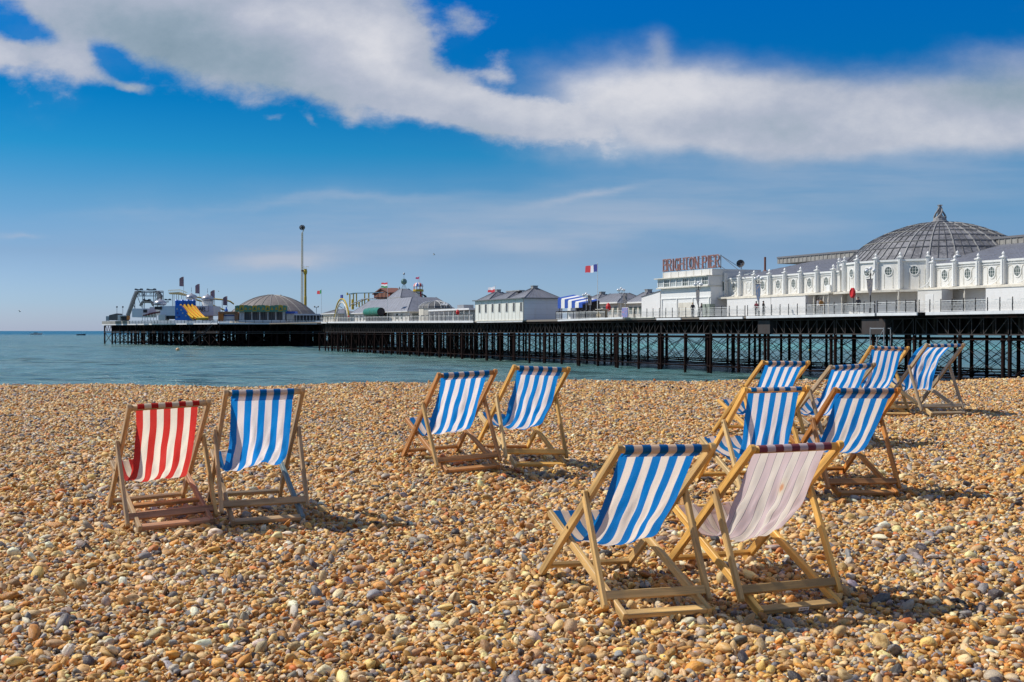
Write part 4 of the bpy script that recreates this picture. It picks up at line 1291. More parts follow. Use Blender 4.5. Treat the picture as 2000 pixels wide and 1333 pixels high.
# ---- kiosk building with louvred windows standing on the deck edge
kt = 1.35
ka, kb = S_of(1021.5, kt), S_of(928.5, kt); kz0, kz1 = 1.56, 5.0
kd = 6.9
kk = thing('kiosk_building', 'white boarded pier building with seven grey louvred windows and three metal roofs', 'building', (ka, kt, kz0))
mb = MB(); mb.box(ka, kb, kt - .2, kt, kz0, kz1); mb.build('long_wall', M_BOARDV, kk)
mb = MB(); mb.box(ka - .0, ka + .2, kt - kd, kt - .205, kz0, kz1); mb.build('end_wall', M_BOARD_SHADE, kk)  # white end wall, its shaded tone is in the board colour
mb = MB(); mb.box(kb - .2, kb, kt - kd, kt - .205, kz0, kz1); mb.box(ka + .205, kb - .205, kt - kd, kt - kd + .2, kz0, kz1); mb.build('back_wall', M_BOARDV, kk)
mb = MB(); mb.box(ka - .025, ka - .002, kt - kd * .66, kt - kd * .32, kz0 + .02, kz1 - 1.0); mb.box(ka - .02, ka - .002, kt - kd * .31, kt - kd * .05, kz0 + .02, kz1 - .9)
mb.build('wall_panel', M_BOARD_SHADE, kk)
mb = MB(); mb.box(ka - .45, kb + .4, kt - kd - .4, kt + .45, kz1, kz1 + .16); mb.build('eave', M_SEAM, kk)
mb = MB(); mb.box(ka - .02, kb, kt + .0, kt + .06, kz0 - .02, kz0 + .14); mb.build('base_board', M_CREAM, kk)
for x_ in (937, 949.2, 962.5, 976, 990, 1004, 1018.2):
    s_ = S_of(x_, kt); mb = MB(); mb.box(s_ - .42, s_ + .42, kt, kt + .05, 2.95, 4.50); f_ = mb.build('window', M_WHITE2, kk)
    mb = MB(); mb.box(s_ - .34, s_ + .34, kt + .05, kt + .06, 3.02, 4.43)
    for q in range(7): mb.bar((s_ - .34, kt + .07, 3.1 + q * .19), (s_ + .34, kt + .07, 3.1 + q * .19), .05, .05)
    tag(mb.build('louvres', M_SHUT, f_), kind='stuff')
mb = MB()
n_ = 14
for i in range(n_ + 1): x_ = ka + (kb - ka) * i / n_; mb.box(x_ - .035, x_ + .035, kt, kt + .03, kz0 + .16, 3.9 if i % 2 else kz1)
tag(mb.build('batten_strips', M_CREAM, kk), kind='stuff')


def hip_roof(parent, s0, s1, t0, t1, z0, z1, ins, top=None, mt=M_LEAD, seams=.7, name='roof', capc=None):
    """frustum/hip roof between (s0,s1)x(t0,t1); top rectangle inset by ins=(ds,dt)"""
    a, b = ins
    q = [(s0, t0), (s1, t0), (s1, t1), (s0, t1)]; r_ = [(s0 + a, t0 + b), (s1 - a, t0 + b), (s1 - a, t1 - b), (s0 + a, t1 - b)]
    mb_ = MB(); i0 = mb_.addv([(x, y, z0) for x, y in q] + [(x, y, z1) for x, y in r_])
    # steeper towards the top: add a mid ring
    mb_.face((i0 + 3, i0 + 2, i0 + 1, i0)); mb_.face((i0 + 4, i0 + 5, i0 + 6, i0 + 7))
    for k_ in range(4): j = (k_ + 1) % 4; mb_.face((i0 + k_, i0 + j, i0 + 4 + j, i0 + 4 + k_))
    rf_ = mb_.build(name, mt, parent)
    sm = MB()
    for k_ in range(4):
        j = (k_ + 1) % 4; A_, B_, C_, D_ = [Vector((*v, z)) for v, z in ((q[k_], z0), (q[j], z0), (r_[j], z1), (r_[k_], z1))]
        n_ = max(2, int((B_ - A_).length / seams))
        sm.bar(A_ + Vector((0, 0, .03)), D_ + Vector((0, 0, .03)), .09, .09)
        for i in range(1, n_):
            f_ = i / n_; sm.bar(A_.lerp(B_, f_) + Vector((0, 0, .005)), D_.lerp(C_, f_) + Vector((0, 0, .005)), .05, .03)
    tag(sm.build('roof_seams', M_SEAM if mt is M_LEAD else mt, rf_), kind='stuff')
    if capc:
        cm = MB(); x_, y_ = (s0 + s1) / 2, (t0 + t1) / 2
        cm.box(x_ - capc, x_ + capc, y_ - capc, y_ + capc, z1 - .1, z1 + .38); cm.box(x_ - capc * 1.15, x_ + capc * 1.15, y_ - capc * 1.15, y_ + capc * 1.15, z1 + .38, z1 + .46)
        cm.build('roof_cap', M_SEAML, parent)
    return rf_


zK = kz1 + .165
hip_roof(kk, ka + .1, ka + 6.2, kt - kd + .3, kt - .3, zK, 6.72, (2.6, 2.75), capc=.42)
hip_roof(kk, ka + 7.0, ka + 14.2, kt - kd + .3, kt - .3, zK, 6.45, (2.2, 2.75))
hip_roof(kk, ka + 15.0, ka + 20.0, kt - kd + .6, kt - .6, zK, 6.55, (2.1, 2.3), capc=.36)
mb = MB(); mb.box(ka + 7.8, ka + 13.2, kt - kd / 2 - .5, kt - kd / 2 + .5, 6.45, 6.62); mb.build('ridge_vent', M_SEAML, kk)

# striped awning with stall behind
a, b = S_of(1138, -1.5), S_of(1090, -1.5)
aw = thing('awning_stall', 'stall with blue and white striped awning right of the louvred building', 'stall', (a, -1.5, 1.66))
NSW = 7
for i in range(NSW):
    x0_, x1_ = a + (b - a) * i / NSW, a + (b - a) * (i + 1) / NSW
    z_a, z_b = 3.75 + (x0_ - a) / (b - a) * 1.0, 3.75 + (x1_ - a) / (b - a) * 1.0
    mb = MB(); mb.prism([(x0_, -4.2), (x1_, -4.2), (x1_, -1.5), (x0_, -1.5)], [z_a + .7, z_b + .7, z_a - .0, z_a - .0], [z_a + .75, z_b + .75, z_b + .25, z_a + .25])
    mb.box(x0_, x1_, -1.5, -1.44, 3.35, z_a + .24)
    mb.build('awning_stripe', M_BLUE if i % 2 == 0 else M_WHITE2, aw)
mb = MB(); mb.box(a, b, -4.3, -4.2, 1.665, 4.4); mb.build('back_panel', M_DARK, aw)
mb = MB()
for q in range(3): x_ = a + .3 + q * (b - a - .6) / 2; mb.tube([(x_, -1.6, 1.67), (x_, -1.6, 3.6)], .05, 6)
mb.build('awning_posts', M_DARK, aw)
x_ = S_of(1115, .2); single(MB().box(x_ - .5, x_ + .5, -.3, .5, 1.67, 3.3), 'cabinet', M_WHITE2, 'tall white cabinet under the striped awning', 'cabinet', (x_, .1, 1.67))
x_ = S_of(1174, .3); th = thing('timber_crate', 'tan timber kiosk box beside the French flag pole', 'box', (x_, .3, 1.66)); mb = MB(); mb.box(x_ - .7, x_ + .7, -.4, .7, 1.67, 2.9); mb.build('box', paint('tan_timber', (.42, .33, .20), .7), th)
mb = MB(); mb.prism([(x_ - .8, -.5), (x_ + .8, -.5), (x_ + .8, .8), (x_ - .8, .8)], 2.905, 2.98); mb.build('lid', M_CREAM, th)
x_ = S_of(1226, .9); th = thing('advert_board', 'blue and pink advertising board on the railing', 'sign', (x_, 1.3, 1.66))
mb = MB(); mb.box(x_ - .75, x_ + .75, 1.32, 1.37, 1.75, 3.0); mb.build('board', paint('advert_print', (.18, .25, .50), .5, .9, (.6, .25, .3), 1.5, streak=1), th)
mb = MB(); mb.box(x_ - .8, x_ + .8, 1.28, 1.315, 1.7, 3.05); mb.build('board_frame', M_WHITE2, th)

# pavilions on the far side
def pavilion(px0, px1, py_eave, py_top, t, label, cap=.45, ins=None, dep=6.0, wall=M_CREAM):
    a, b = S_of(px1, t), S_of(px0, t); 
    if a > b: a, b = b, a
    ze, zt_ = Z_of((px0 + px1) / 2, py_eave, t), Z_of((px0 + px1) / 2, py_top, t)
    z0 = deck_z((a + b) / 2)
    th = thing('pavilion', label, 'pavilion', (a, t, z0), 'metal roofed pavilions on the pier')
    mb_ = MB(); mb_.box(a + .3, b - .3, t - dep, t - .3, z0, ze); mb_.build('wall', wall, th)
    n_ = max(3, int((b - a) / 1.6))
    for i in range(n_):
        x_ = a + .3 + (b - a - .6) * (i + .5) / n_
        mb_ = MB(); mb_.box(x_ - .45, x_ + .45, t - .3, t - .27, z0 + .8, ze - .5); mb_.build('window', M_GLASS, th)
    mb_ = MB(); mb_.box(a - .2, b + .2, t - dep - .3, t + .2, ze, ze + .22); mb_.build('fascia', M_WHITE2, th)
    i_ = ins or ((b - a) / 2 - .5, dep / 2 - .5)
    hip_roof(th, a, b, t - dep, t, ze + .225, zt_, i_, capc=cap)
    return th


pavilion(1222, 1254, 593, 571, -9, 'pavilion with steep grey pyramid roof next to the white shed', .4, dep=5)
pavilion(1150, 1206, 594, 573, -9, 'pavilion with wide hipped grey roof behind the flag pole', None, ins=(2.4, 2.6), dep=6)
pavilion(1136, 1166, 591, 575, -16, 'pavilion with small pyramid roof behind the striped awning', .4, dep=5)

# ---- hall with the layered roof
hs0, hs1, ht0, ht1 = S_of(797, -2.5), S_of(688, -2.5), -13.5, -2.5
hz = deck_z(hs0)
hl = thing('arcade_hall', 'wide hall with stepped grey metal roofs and a mirrored ball on top', 'hall', (hs0, -2.5, hz))
zE = Z_of(797, 609, -2.5)
mb = MB(); mb.box(hs0 + .4, hs1 - .4, ht0 + .4, ht1 - .4, hz - .3, zE); mb.build('wall', M_WHITE, hl)
nn = 13
for i in range(nn):
    x_ = hs0 + .8 + (hs1 - hs0 - 1.6) * (i + .5) / nn
    mb = MB(); mb.box(x_ - .6, x_ + .6, ht1 - .4, ht1 - .36, hz + .6, zE - .35); mb.build('window', M_GLASS if i % 3 else M_CREAM, hl)
for i in range(5):
    y_ = ht0 + .8 + (ht1 - ht0 - 1.6) * (i + .5) / 5
    mb = MB(); mb.box(hs0 + .36, hs0 + .4, y_ - .7, y_ + .7, hz + .6, zE - .35); mb.build('window', M_GLASS, hl)
mb = MB(); mb.box(hs0 - .3, hs1 + .3, ht0 - .3, ht1 + .3, zE + .002, zE + .16); mb.build('eave', M_WHITE2, hl)
zM = Z_of(770, 584.5, -7)
hip_roof(hl, hs0 - .2, hs1 + .2, ht0 - .2, ht1 + .2, zE + .165, zM, (5.6, 3.0), seams=2.0)
sm_ = (hs0 + hs1) / 2 - 1.5
mb = MB(); mb.box(sm_ - 4.6, sm_ + 4.6, ht0 + 3.1, ht1 - 3.1, zM + .003, zM + .25); mb.build('collar', M_SEAML, hl)
zT = Z_of(785, 565, -8)
hip_roof(hl, sm_ - 4.4, sm_ + 4.4, ht0 + 3.15, ht1 - 3.15, zM + .255, zT, (3.5, 1.6), seams=1.6, name='upper_roof')
mb = MB(); yc = (ht0 + ht1) / 2
zS = Z_of(785, 551, -8)
for dx, dy in ((-.5, -.4), (.5, -.4), (.5, .4), (-.5, .4)): mb.tube([(sm_ + dx, yc + dy, zT), (sm_ + dx * .3, yc + dy * .3, zS - .6)], .04, 5)
mb.tube([(sm_, yc, zS + .6), (sm_, yc, zS + 1.7)], .03, 5); mb.build('ball_stand', M_STEEL, hl)
mb = MB(); mb.sphere((sm_, yc, zS), .68, 16, 10); mb.build('mirror_ball', paint('ball_green', (.16, .26, .22), .2, .4, (.4, .45, .42), 3, .6, 1), hl)
mb = MB(); mb.sphere((sm_, yc, zS + 1.75), .26, 8, 5); mb.build('top_ball', M_STEEL, hl)

# glass dome pavilion beside it
gs, gt = S_of(850, -6), -6
gd = thing('glass_dome', 'small dark glass dome beside the stepped roof hall', 'dome', (gs, gt, hz))
zg0 = Z_of(850, 603, -6)
mb = MB(); mb.lathe([(3.3, hz - .3), (3.3, zg0)], (gs, gt, 0), 16); mb.build('wall', M_CREAM, gd)
pr = [(3.4 * math.cos(R(a)), zg0 + 1.55 * math.sin(R(a))) for a in (0, 18, 36, 54, 72, 86)]
mb = MB(); mb.lathe(pr, (gs, gt, 0), 16); mb.build('dome_glass', M_SHUT, gd)
for i in range(16):
    a = 2 * PI * i / 16; mb = MB(); mb.tube([(gs + (r_ + .03) * math.cos(a), gt + (r_ + .03) * math.sin(a), z_ + .02) for r_, z_ in pr], .05, 4); mb.build('rib', M_WHITE2, gd)

# white canopy along the deck
a, b = S_of(926, -2.5), S_of(846, -2.5)
cp = thing('canopy', 'long white flat canopy on posts left of the louvred building', 'canopy', (a, -2.5, deck_z(a)))
zc = Z_of(890, 607, -2.5)
mb = MB(); mb.box(a, b, -6.5, -1.5, zc, zc + .32); mb.build('roof', M_FASCIA, cp)
for i in range(9):
    x_ = a + .3 + (b - a - .6) * i / 8; mb = MB(); mb.box(x_ - .07, x_ + .07, -1.8, -1.66, deck_z(x_), zc - .003); mb.build('post', M_WHITE2, cp)
mb = MB(); mb.box(a, b, -6.6, -6.52, deck_z(a), zc); mb.build('glazed_screen', M_PALEGL, cp)
x_ = S_of(909, -5); single(MB().box(x_ - 1.6, x_ + 1.6, -6, -4, zc + .33, zc + 1.1), 'roof_box', M_STEEL, 'grey box on top of the long canopy', 'box', (x_, -5, zc + .33))

# green barrel
bs, bt = S_of(730, -.9), -.9; bz = Z_of(730, 610, -.9)
br = thing('barrel_stall', 'big dark green barrel lying on its side on the deck', 'barrel', (bs, bt, deck_z(bs)))
bl = (S_of(716, bt) - S_of(744, bt)) / 2; r_ = 1.0
mb = MB()
N = 26
rows = []
for q in np.linspace(-1, 1, 13):
    rr = r_ * (1 - .10 * q * q) + (.02 if abs(abs(q) - .55) < .1 else 0)
    rows.append(mb.addv([(bs + q * bl, bt + rr * math.cos(2 * PI * j / N), bz + rr * math.sin(2 * PI * j / N)) for j in range(N)]))
for i in range(12):
    for j in range(N): mb.face((rows[i] + j, rows[i + 1] + j, rows[i + 1] + (j + 1) % N, rows[i] + (j + 1) % N))
mb.build('barrel_body', M_GREEN, br)
mb = MB(); b = mb.addv([(bs - bl + .12, bt + .86 * math.cos(2 * PI * j / N), bz + .86 * math.sin(2 * PI * j / N)) for j in range(N)]); mb.face([b + j for j in range(N)]); mb.build('barrel_mouth', M_DARK, br)  # flat dark disc, shade of the hollow put into its colour
for q in (-.55, .0, .55):
    mb = MB(); rr = r_ * (1 - .10 * q * q) + .015
    mb.lathe([(rr, -.06), (rr + .02, 0), (rr, .06)], (0, 0, 0), N); mb.v = [(bs + q * bl + z, bt + x, bz + y) for x, y, z in mb.v]; mb.build('hoop', M_GREEN, br)
mb = MB(); mb.box(bs - bl * .8, bs + bl * .8, bt - .6, bt + .6, deck_z(bs), bz - .88); mb.build('cradle', M_DARK, br)

# helter skelter
hx, hy = S_of(817, -24), -24; z0 = hz
H = lambda py: Z_of(817, py, -24)
he = thing('helter_skelter', 'striped helter skelter tower with red white and blue cap and spiral slide', 'fairground tower', (hx, hy, z0))
for k_ in range(16):
    a1, a2 = 2 * PI * k_ / 16, 2 * PI * (k_ + 1) / 16
    mb = MB(); r0_, r1_ = 1.75, 1.15
    b = mb.addv([(hx + r0_ * math.cos(a1), hy + r0_ * math.sin(a1), z0), (hx + r0_ * math.cos(a2), hy + r0_ * math.sin(a2), z0), (hx + r1_ * math.cos(a2), hy + r1_ * math.sin(a2), H(565)), (hx + r1_ * math.cos(a1), hy + r1_ * math.sin(a1), H(565))])
    mb.face((b, b + 1, b + 2, b + 3)); mb.build('tower_panel', M_RED if k_ % 4 == 0 else M_WHITE2, he)
mb = MB(); mb.lathe([(1.35, H(570)), (1.35, H(566))], (hx, hy, 0), 16); mb.build('gallery', M_YEL, he)
for k_ in range(8):
    a1 = 2 * PI * k_ / 8; mb = MB(); mb.tube([(hx + 1.15 * math.cos(a1), hy + 1.15 * math.sin(a1), H(566)), (hx + 1.15 * math.cos(a1), hy + 1.15 * math.sin(a1), H(560))], .09, 6); mb.build('cap_post', M_WHITE2 if k_ % 2 else M_RED, he)
for k_ in range(16):
    a1, a2 = 2 * PI * k_ / 16, 2 * PI * (k_ + 1) / 16; mb = MB(); hh = H(552) - H(560); pr_ = [(1.3 * math.cos(R(q)), H(560) + hh * math.sin(R(q))) for q in (0, 30, 60, 89)]
    rows = [mb.addv([(hx + r_ * math.cos(a), hy + r_ * math.sin(a), z_) for a in (a1, a2)]) for r_, z_ in pr_]
    for i in range(3): mb.face((rows[i], rows[i] + 1, rows[i + 1] + 1, rows[i + 1]))
    mb.build('cap_panel', (M_RED, M_WHITE2, M_BLUE, M_WHITE2)[k_ % 4], he)
mb = MB()
for i in range(34):
    f1, f2 = i / 34, (i + 1) / 34
    def sp(f): a = 2.0 + f * 2 * PI * 2.2; r_ = 1.75 + .55 * f; return Vector((hx + r_ * math.cos(a), hy + r_ * math.sin(a), H(570) + (z0 + .6 - H(570)) * f))
    mb.bar(sp(f1), sp(f2), .6, .12)
mb.build('spiral_slide', M_DARK, he)
mb = MB(); mb.tube([(hx, hy, H(552)), (hx, hy, H(541))], .04, 5); mb.build('flag_staff', M_WHITE2, he)


# ---- flags
def flag(px, py_top, py_bot, t, w_, h_, cols, label, vertical=True, dirn=1, z_at=None, droop=.15, lab='flag'):
    s_ = S_of(px, t); zt_ = Z_of(px, py_top, t); z0 = Z_of(px, py_bot, t)
    th = thing('flag_pole', label, 'flag', (s_, t, z0))
    mb_ = MB(); mb_.tube([(s_, t, z0), (s_, t, zt_)], [.06, .035], 6); mb_.sphere((s_, t, zt_ + .05), .07, 6, 4); mb_.build('pole', M_WHITE2, th)
    n_ = len(cols)
    for k_, cm in enumerate(cols):
        fm = MB(); rows = []
        if vertical: rngu = np.linspace(k_ / n_, (k_ + 1) / n_, 5); rngv = np.linspace(0, 1, 5)
        else: rngu = np.linspace(0, 1, 9); rngv = np.linspace(k_ / n_, (k_ + 1) / n_, 3)
        for u in rngu:
            rows.append(fm.addv([(s_ + dirn * (.04 + u * w_ * 1.4), t + .18 * math.sin(u * 7 + v) * u + u * .35, zt_ - .12 - v * h_ * (1 - .1 * u) - droop * u * h_ + .05 * math.sin(u * 9)) for v in rngv]))
        for i in range(len(rngu) - 1):
            for j in range(len(rngv) - 1): fm.face((rows[i] + j, rows[i] + j + 1, rows[i + 1] + j + 1, rows[i + 1] + j))
        fm.build('flag_cloth', cm, th, smooth=True)
    return th


M_FR = paint('flag_red', (0.55, 0.03, 0.05), .7, 0); M_FW = paint('flag_white', (.7, .7, .75), .7, 0); M_FB = paint('flag_blue', (.03, .04, .25), .7, 0)
M_FG = paint('flag_green', (.02, .25, .08), .7, 0); M_FY = paint('flag_orange', (.5, .2, .03), .7, 0)
flag(1167, 515, 620, .2, 1.9, 1.05, [M_FB, M_FW, M_FR], 'blue white and red tricolour flag on a tall white pole')
flag(967, 559, 590, -3, 1.4, .95, [M_FW, M_FR], 'white over red flag above the louvred building', False)
flag(757, 551.5, 624, .3, 1.9, 1.1, [M_FR, M_FW, M_FG], 'red white and green striped flag in front of the barn roof', False, droop=-.05)
flag(628, 566, 622, -2, 1.7, .95, [M_FG, M_FR], 'green and red flag left of the loop ride', True, droop=.2)
flag(819, 540.5, 552, -24, .9, .5, [M_FR, M_FB, M_FR], 'tiny red and blue flag on the helter skelter', False)
flag(579, 586, 625, -34, 1.3, .8, [M_FR, M_FY], 'small red and orange flag in front of the grey dome', False)

# barn on the coaster, coaster track and loop
bx0, bx1 = S_of(763, -20), S_of(730, -20)
B_ = lambda py: Z_of(746, py, -20)
bn = thing('coaster_barn', 'brown gabled timber barn on the rollercoaster track', 'barn', (bx0, -20, hz))
mb = MB(); mb.box(bx0 + .4, bx1 - .4, -24, -20, B_(584), B_(573)); mb.build('wall', M_BROWN, bn)
mb = MB(); xm = (bx0 + bx1) / 2
for sg in (0, 1):
    xe = bx0 - .1 if sg == 0 else bx1 + .1
    mb.poly_extrude([(xm, -24.3, B_(562.5)), (xe, -24.3, B_(573)), (xe, -24.3, B_(573) - .25), (xm, -24.3, B_(562.5) - .3)][::(1 if sg else -1)], (0, 4.7, 0))
mb.build('roof', M_BROWN, bn)
mb = MB(); mb.poly_extrude([(xm, -20.02, B_(563.5)), (bx0 + .5, -20.02, B_(572.8)), (bx1 - .5, -20.02, B_(572.8))], (0, .04, 0)); mb.build('gable', M_BROWN, bn)
for i in range(5):
    x_ = bx0 + .6 + i * (bx1 - bx0 - 1.2) / 4; mb = MB(); mb.box(x_ - .1, x_ + .1, -19.99, -19.92, B_(584), B_(573.5)); mb.build('timber_post', M_RED if i in (0, 4) else M_DARK, bn)
mb = MB(); mb.lathe([(.5, B_(575)), (.5, B_(570)), (.02, B_(562))], (bx0 - 1.2, -22, 0), 8); mb.build('spire', M_SEAM, bn)
rc = thing('rollercoaster', 'small yellow rollercoaster with blue track on posts', 'rollercoaster', (S_of(700, -18), -18, hz))
Zr = lambda px, py: Z_of(px, py, -18)
pth = [(680, 575), (690, 573), (715, 572.5), (742, 571.8)]
pts = [(S_of(px, -18), -18, Zr(px, py)) for px, py in pth]
mb = MB(); mb.tube(pts, .12, 6); mb.tube([(a, b - 1.0, c) for a, b, c in pts], .12, 6); mb.build('track', paint('track_teal', (.04, .14, .22), .5), rc)
pth = [(684, 597), (692, 592), (700, 588), (708, 585), (718, 583.5), (728, 584)]
pts = [(S_of(px, -17), -17, Z_of(px, py, -17)) for px, py in pth]
mb = MB(); mb.tube(pts, .14, 6); mb.tube([(a, b - 1.0, c) for a, b, c in pts], .14, 6); mb.build('track', M_STEEL, rc)
for px, y0, y1, w_ in ((683, 575, 600, .22), (687.5, 585, 605, .5), (690, 574, 605, .18), (696, 573, 600, .15), (701, 590, 600, .45), (707, 584, 600, .15), (712, 573, 600, .12), (719, 584, 592, .5), (720, 572.5, 590, .12), (678, 572, 577, .5)):
    s_ = S_of(px, -17.6); mb = MB(); mb.box(s_ - w_ / 2, s_ + w_ / 2, -17.8, -17.8 + .3, Z_of(px, y1, -17.6), Z_of(px, y0, -17.6)); mb.build('support_post', M_YEL, rc)
# loop
lx, lt_ = S_of(667.5, -8), -8
lp = thing('loop_ride', 'tall yellow and cream loop of the small coaster', 'fairground ride', (lx, lt_, hz))
hwp = (S_of(653.5, lt_) - S_of(682, lt_)) / 2; zt_ = Z_of(667, 584, lt_); zb_ = Z_of(667, 620, lt_)
def looppt(f, k): a = PI * f; return (lx - hwp * k * math.cos(a), lt_, (zt_ - hwp * .95) + hwp * .95 * k * math.sin(a))
for k_, nm, cm in ((1.0, 'outer_rim', M_YEL), (.86, 'inner_rim', M_CREAM)):
    mb = MB(); P_ = [(lx - hwp * k_, lt_, zb_)] + [looppt(i / 14, k_) for i in range(15)] + [(lx + hwp * k_, lt_, zb_)]
    mb.tube(P_, .20, 6); mb.build(nm, cm, lp)
mb = MB(); 
for i in range(1, 14): mb.bar(looppt(i / 14, .86), looppt(i / 14, 1.0), .1, .1)
tag(mb.build('rim_ties', M_STEEL, lp), kind='stuff')
mb = MB(); mb.tube([(lx - hwp, lt_ - .6, zb_ + 1), (lx + hwp * .9, lt_ - .6, zb_ + 3.2)], .1, 6); mb.tube([(lx, lt_ - 1, zb_), (lx, lt_ - 1, zb_ + 3)], .3, 6); mb.build('ride_arm', M_STEEL, lp)
mb = MB(); mb.box(lx - .9, lx + .9, lt_ - .1, lt_ + .1, zt_ + .15, zt_ + 1.0); mb.build('top_sign', M_FB, lp)
pavilion(628, 658, 614, 604, -9, 'little grey pyramid roof left of the loop ride', None, dep=6)

# lifebuoy housing and red parasols
def redthing(px, py0, py1, t, label, kind='parasol'):
    s_ = S_of(px, t); z1, z0 = Z_of(px, py0, t), Z_of(px, py1, t); dz = deck_z(s_)
    if kind == 'buoy':
        th = thing('lifebuoy_housing', label, 'lifebuoy', (s_, t, dz)); r_ = (z1 - z0) / 2; zc = (z0 + z1) / 2
        mb_ = MB(); N = 8
        pts = [(s_ + r_ * .66 * math.cos(PI / 8 + i * PI / 4), t, zc + r_ * math.sin(PI / 8 + i * PI / 4)) for i in range(N)]
        mb_.poly_extrude(pts, (0, .18, 0)); mb_.build('case', M_RED, th)
        mb_ = MB(); mb_.v = []
        mb2 = MB(); mb2.tube([(s_ + .28 * math.cos(i * PI / 8), t + .2, zc + .38 * math.sin(i * PI / 8)) for i in range(17)], .05, 6); mb2.build('buoy_ring', M_RED, th)
        mb_ = MB(); mb_.tube([(s_, t - .05, dz), (s_, t - .05, zc)], .05, 6); mb_.build('post', M_BLACK, th)
        return
    th = thing('parasol', label, 'parasol', (s_, t, dz))
    mb_ = MB(); h = z1 - z0
    mb_.lathe([(.10, z0), (.33, z0 + h * .25), (.36, z0 + h * .6), (.2, z0 + h * .9), (.03, z1)], (s_, t, 0), 8); mb_.build('folded_canopy', M_RED, th)
    mb_ = MB(); mb_.tube([(s_, t, dz), (s_, t, z0 + .1)], .04, 6); mb_.build('pole', M_WHITE2, th)


redthing(1666.5, 562, 583, 1.0, 'bright red lifebuoy housing on the railing left of the dome lamp', 'buoy')
redthing(1188, 592, 609, -1.5, 'folded red parasol right of the flag pole')
redthing(894, 605, 616, -.5, 'folded red parasol under the long canopy')
redthing(752, 606, 617, -3, 'folded dark red parasol beside the green barrel')

# ------------------------------------------------------------------ pier head (far end)
DKH = 2.30


def HP(px, py, Y):
    return Vector(((px - 1000) / F_PX * Y, Y, (HORIZON - py) / F_PX * Y))


def hx_(px, Y): return (px - 1000) / F_PX * Y
def hz_(py, Y): return (HORIZON - py) / F_PX * Y


def to_pier(mb_):
    out = []
    for v in mb_.v:
        d_ = Vector((v[0] - O_P.x, v[1] - O_P.y, 0)); out.append((d_.dot(DS), d_.dot(DT), v[2]))
    mb_.v = out; return mb_


def hthing(name, label, cat, px, Y, z=DKH, group=None):
    return thing(name, label, cat, (hx_(px, Y), Y, z), group, pier=False)


def hbox(mb_, px0, px1, py0, py1, Y, depth, dy=0):
    mb_.box(hx_(px0, Y), hx_(px1, Y), Y + dy, Y + dy + depth, hz_(py1, Y), hz_(py0, Y)); return mb_


PA, PB, PC = Vector((-152.5, 450, 0)), Vector((-92, 379, 0)), Vector((-61, 379, 0))
poly = [(PA.x, PA.y), (PB.x, PB.y), (-46, 379), (-38, 400), (-52, 470), (-118, 500)]
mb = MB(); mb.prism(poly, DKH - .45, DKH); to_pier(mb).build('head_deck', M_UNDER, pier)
def edge_strip(a, b, z0, z1, off, th, name, mt, par=pier):
    d_ = (b - a).normalized(); n_ = Vector((d_.y, -d_.x, 0))
    if n_.y > 0: n_ = -n_
    mb_ = MB(); p_ = [a + n_ * off, b + n_ * off, b + n_ * (off - th), a + n_ * (off - th)]
    mb_.prism([(q.x, q.y) for q in p_], z0, z1); return to_pier(mb_).build(name, mt, par)
edge_strip(PA, PB, DKH - .32, DKH + .05, 1.0, .2, 'edge_board', M_FASCIA)
edge_strip(PA, PA.lerp(PB, .27), DKH + .06, DKH + 1.15, .95, .15, 'parapet_boards', M_CONC)
edge_strip(PB, PC + Vector((14, 0, 0)), DKH - .30, DKH + .05, 1.0, .2, 'edge_board', M_FASCIA)
edge_strip(PA, PB, -.85, -.6, .3, .2, 'waling', M_GIRD); edge_strip(PB, PC + Vector((14, 0, 0)), -.95, -.7, .3, .2, 'waling', M_GIRD)
edge_strip(PA, PB, -.35, -.2, .3, .15, 'waling', M_GIRD); edge_strip(PB, PC + Vector((14, 0, 0)), -.35, -.2, .3, .15, 'waling', M_GIRD)
# railing on the head
for a_, b_ in ((PA.lerp(PB, .27), PB), (PB, PC + Vector((10, 0, 0)))):
    d_ = b_ - a_; n_ = max(2, int(d_.length / 2.6)); mb = MB(); dn = d_.normalized(); nn_ = Vector((dn.y, -dn.x, 0)); nn_ = nn_ if nn_.y < 0 else -nn_
    for i in range(n_ + 1):
        q = a_ + d_ * (i / n_) + nn_ * .8; mb.box(q.x - .05, q.x + .05, q.y - .05, q.y + .05, DKH, DKH + 1.2)
    for h_ in (1.1, .55, .15): mb.bar(a_ + nn_ * .8 + Vector((0, 0, DKH + h_)), b_ + nn_ * .8 + Vector((0, 0, DKH + h_)), .06, .06)
    tag(to_pier(mb).build('head_railing', M_BLACK, pier), kind='stuff')
    mb = MB(); m_ = int(d_.length / .5)
    for i in range(m_): q = a_ + d_ * ((i + .5) / m_) + nn_ * .8; mb.box(q.x - .05, q.x + .05, q.y - .02, q.y + .02, DKH + .15, DKH + 1.0)
    tag(to_pier(mb).build('head_balusters', M_WHITE2, pier), kind='stuff')
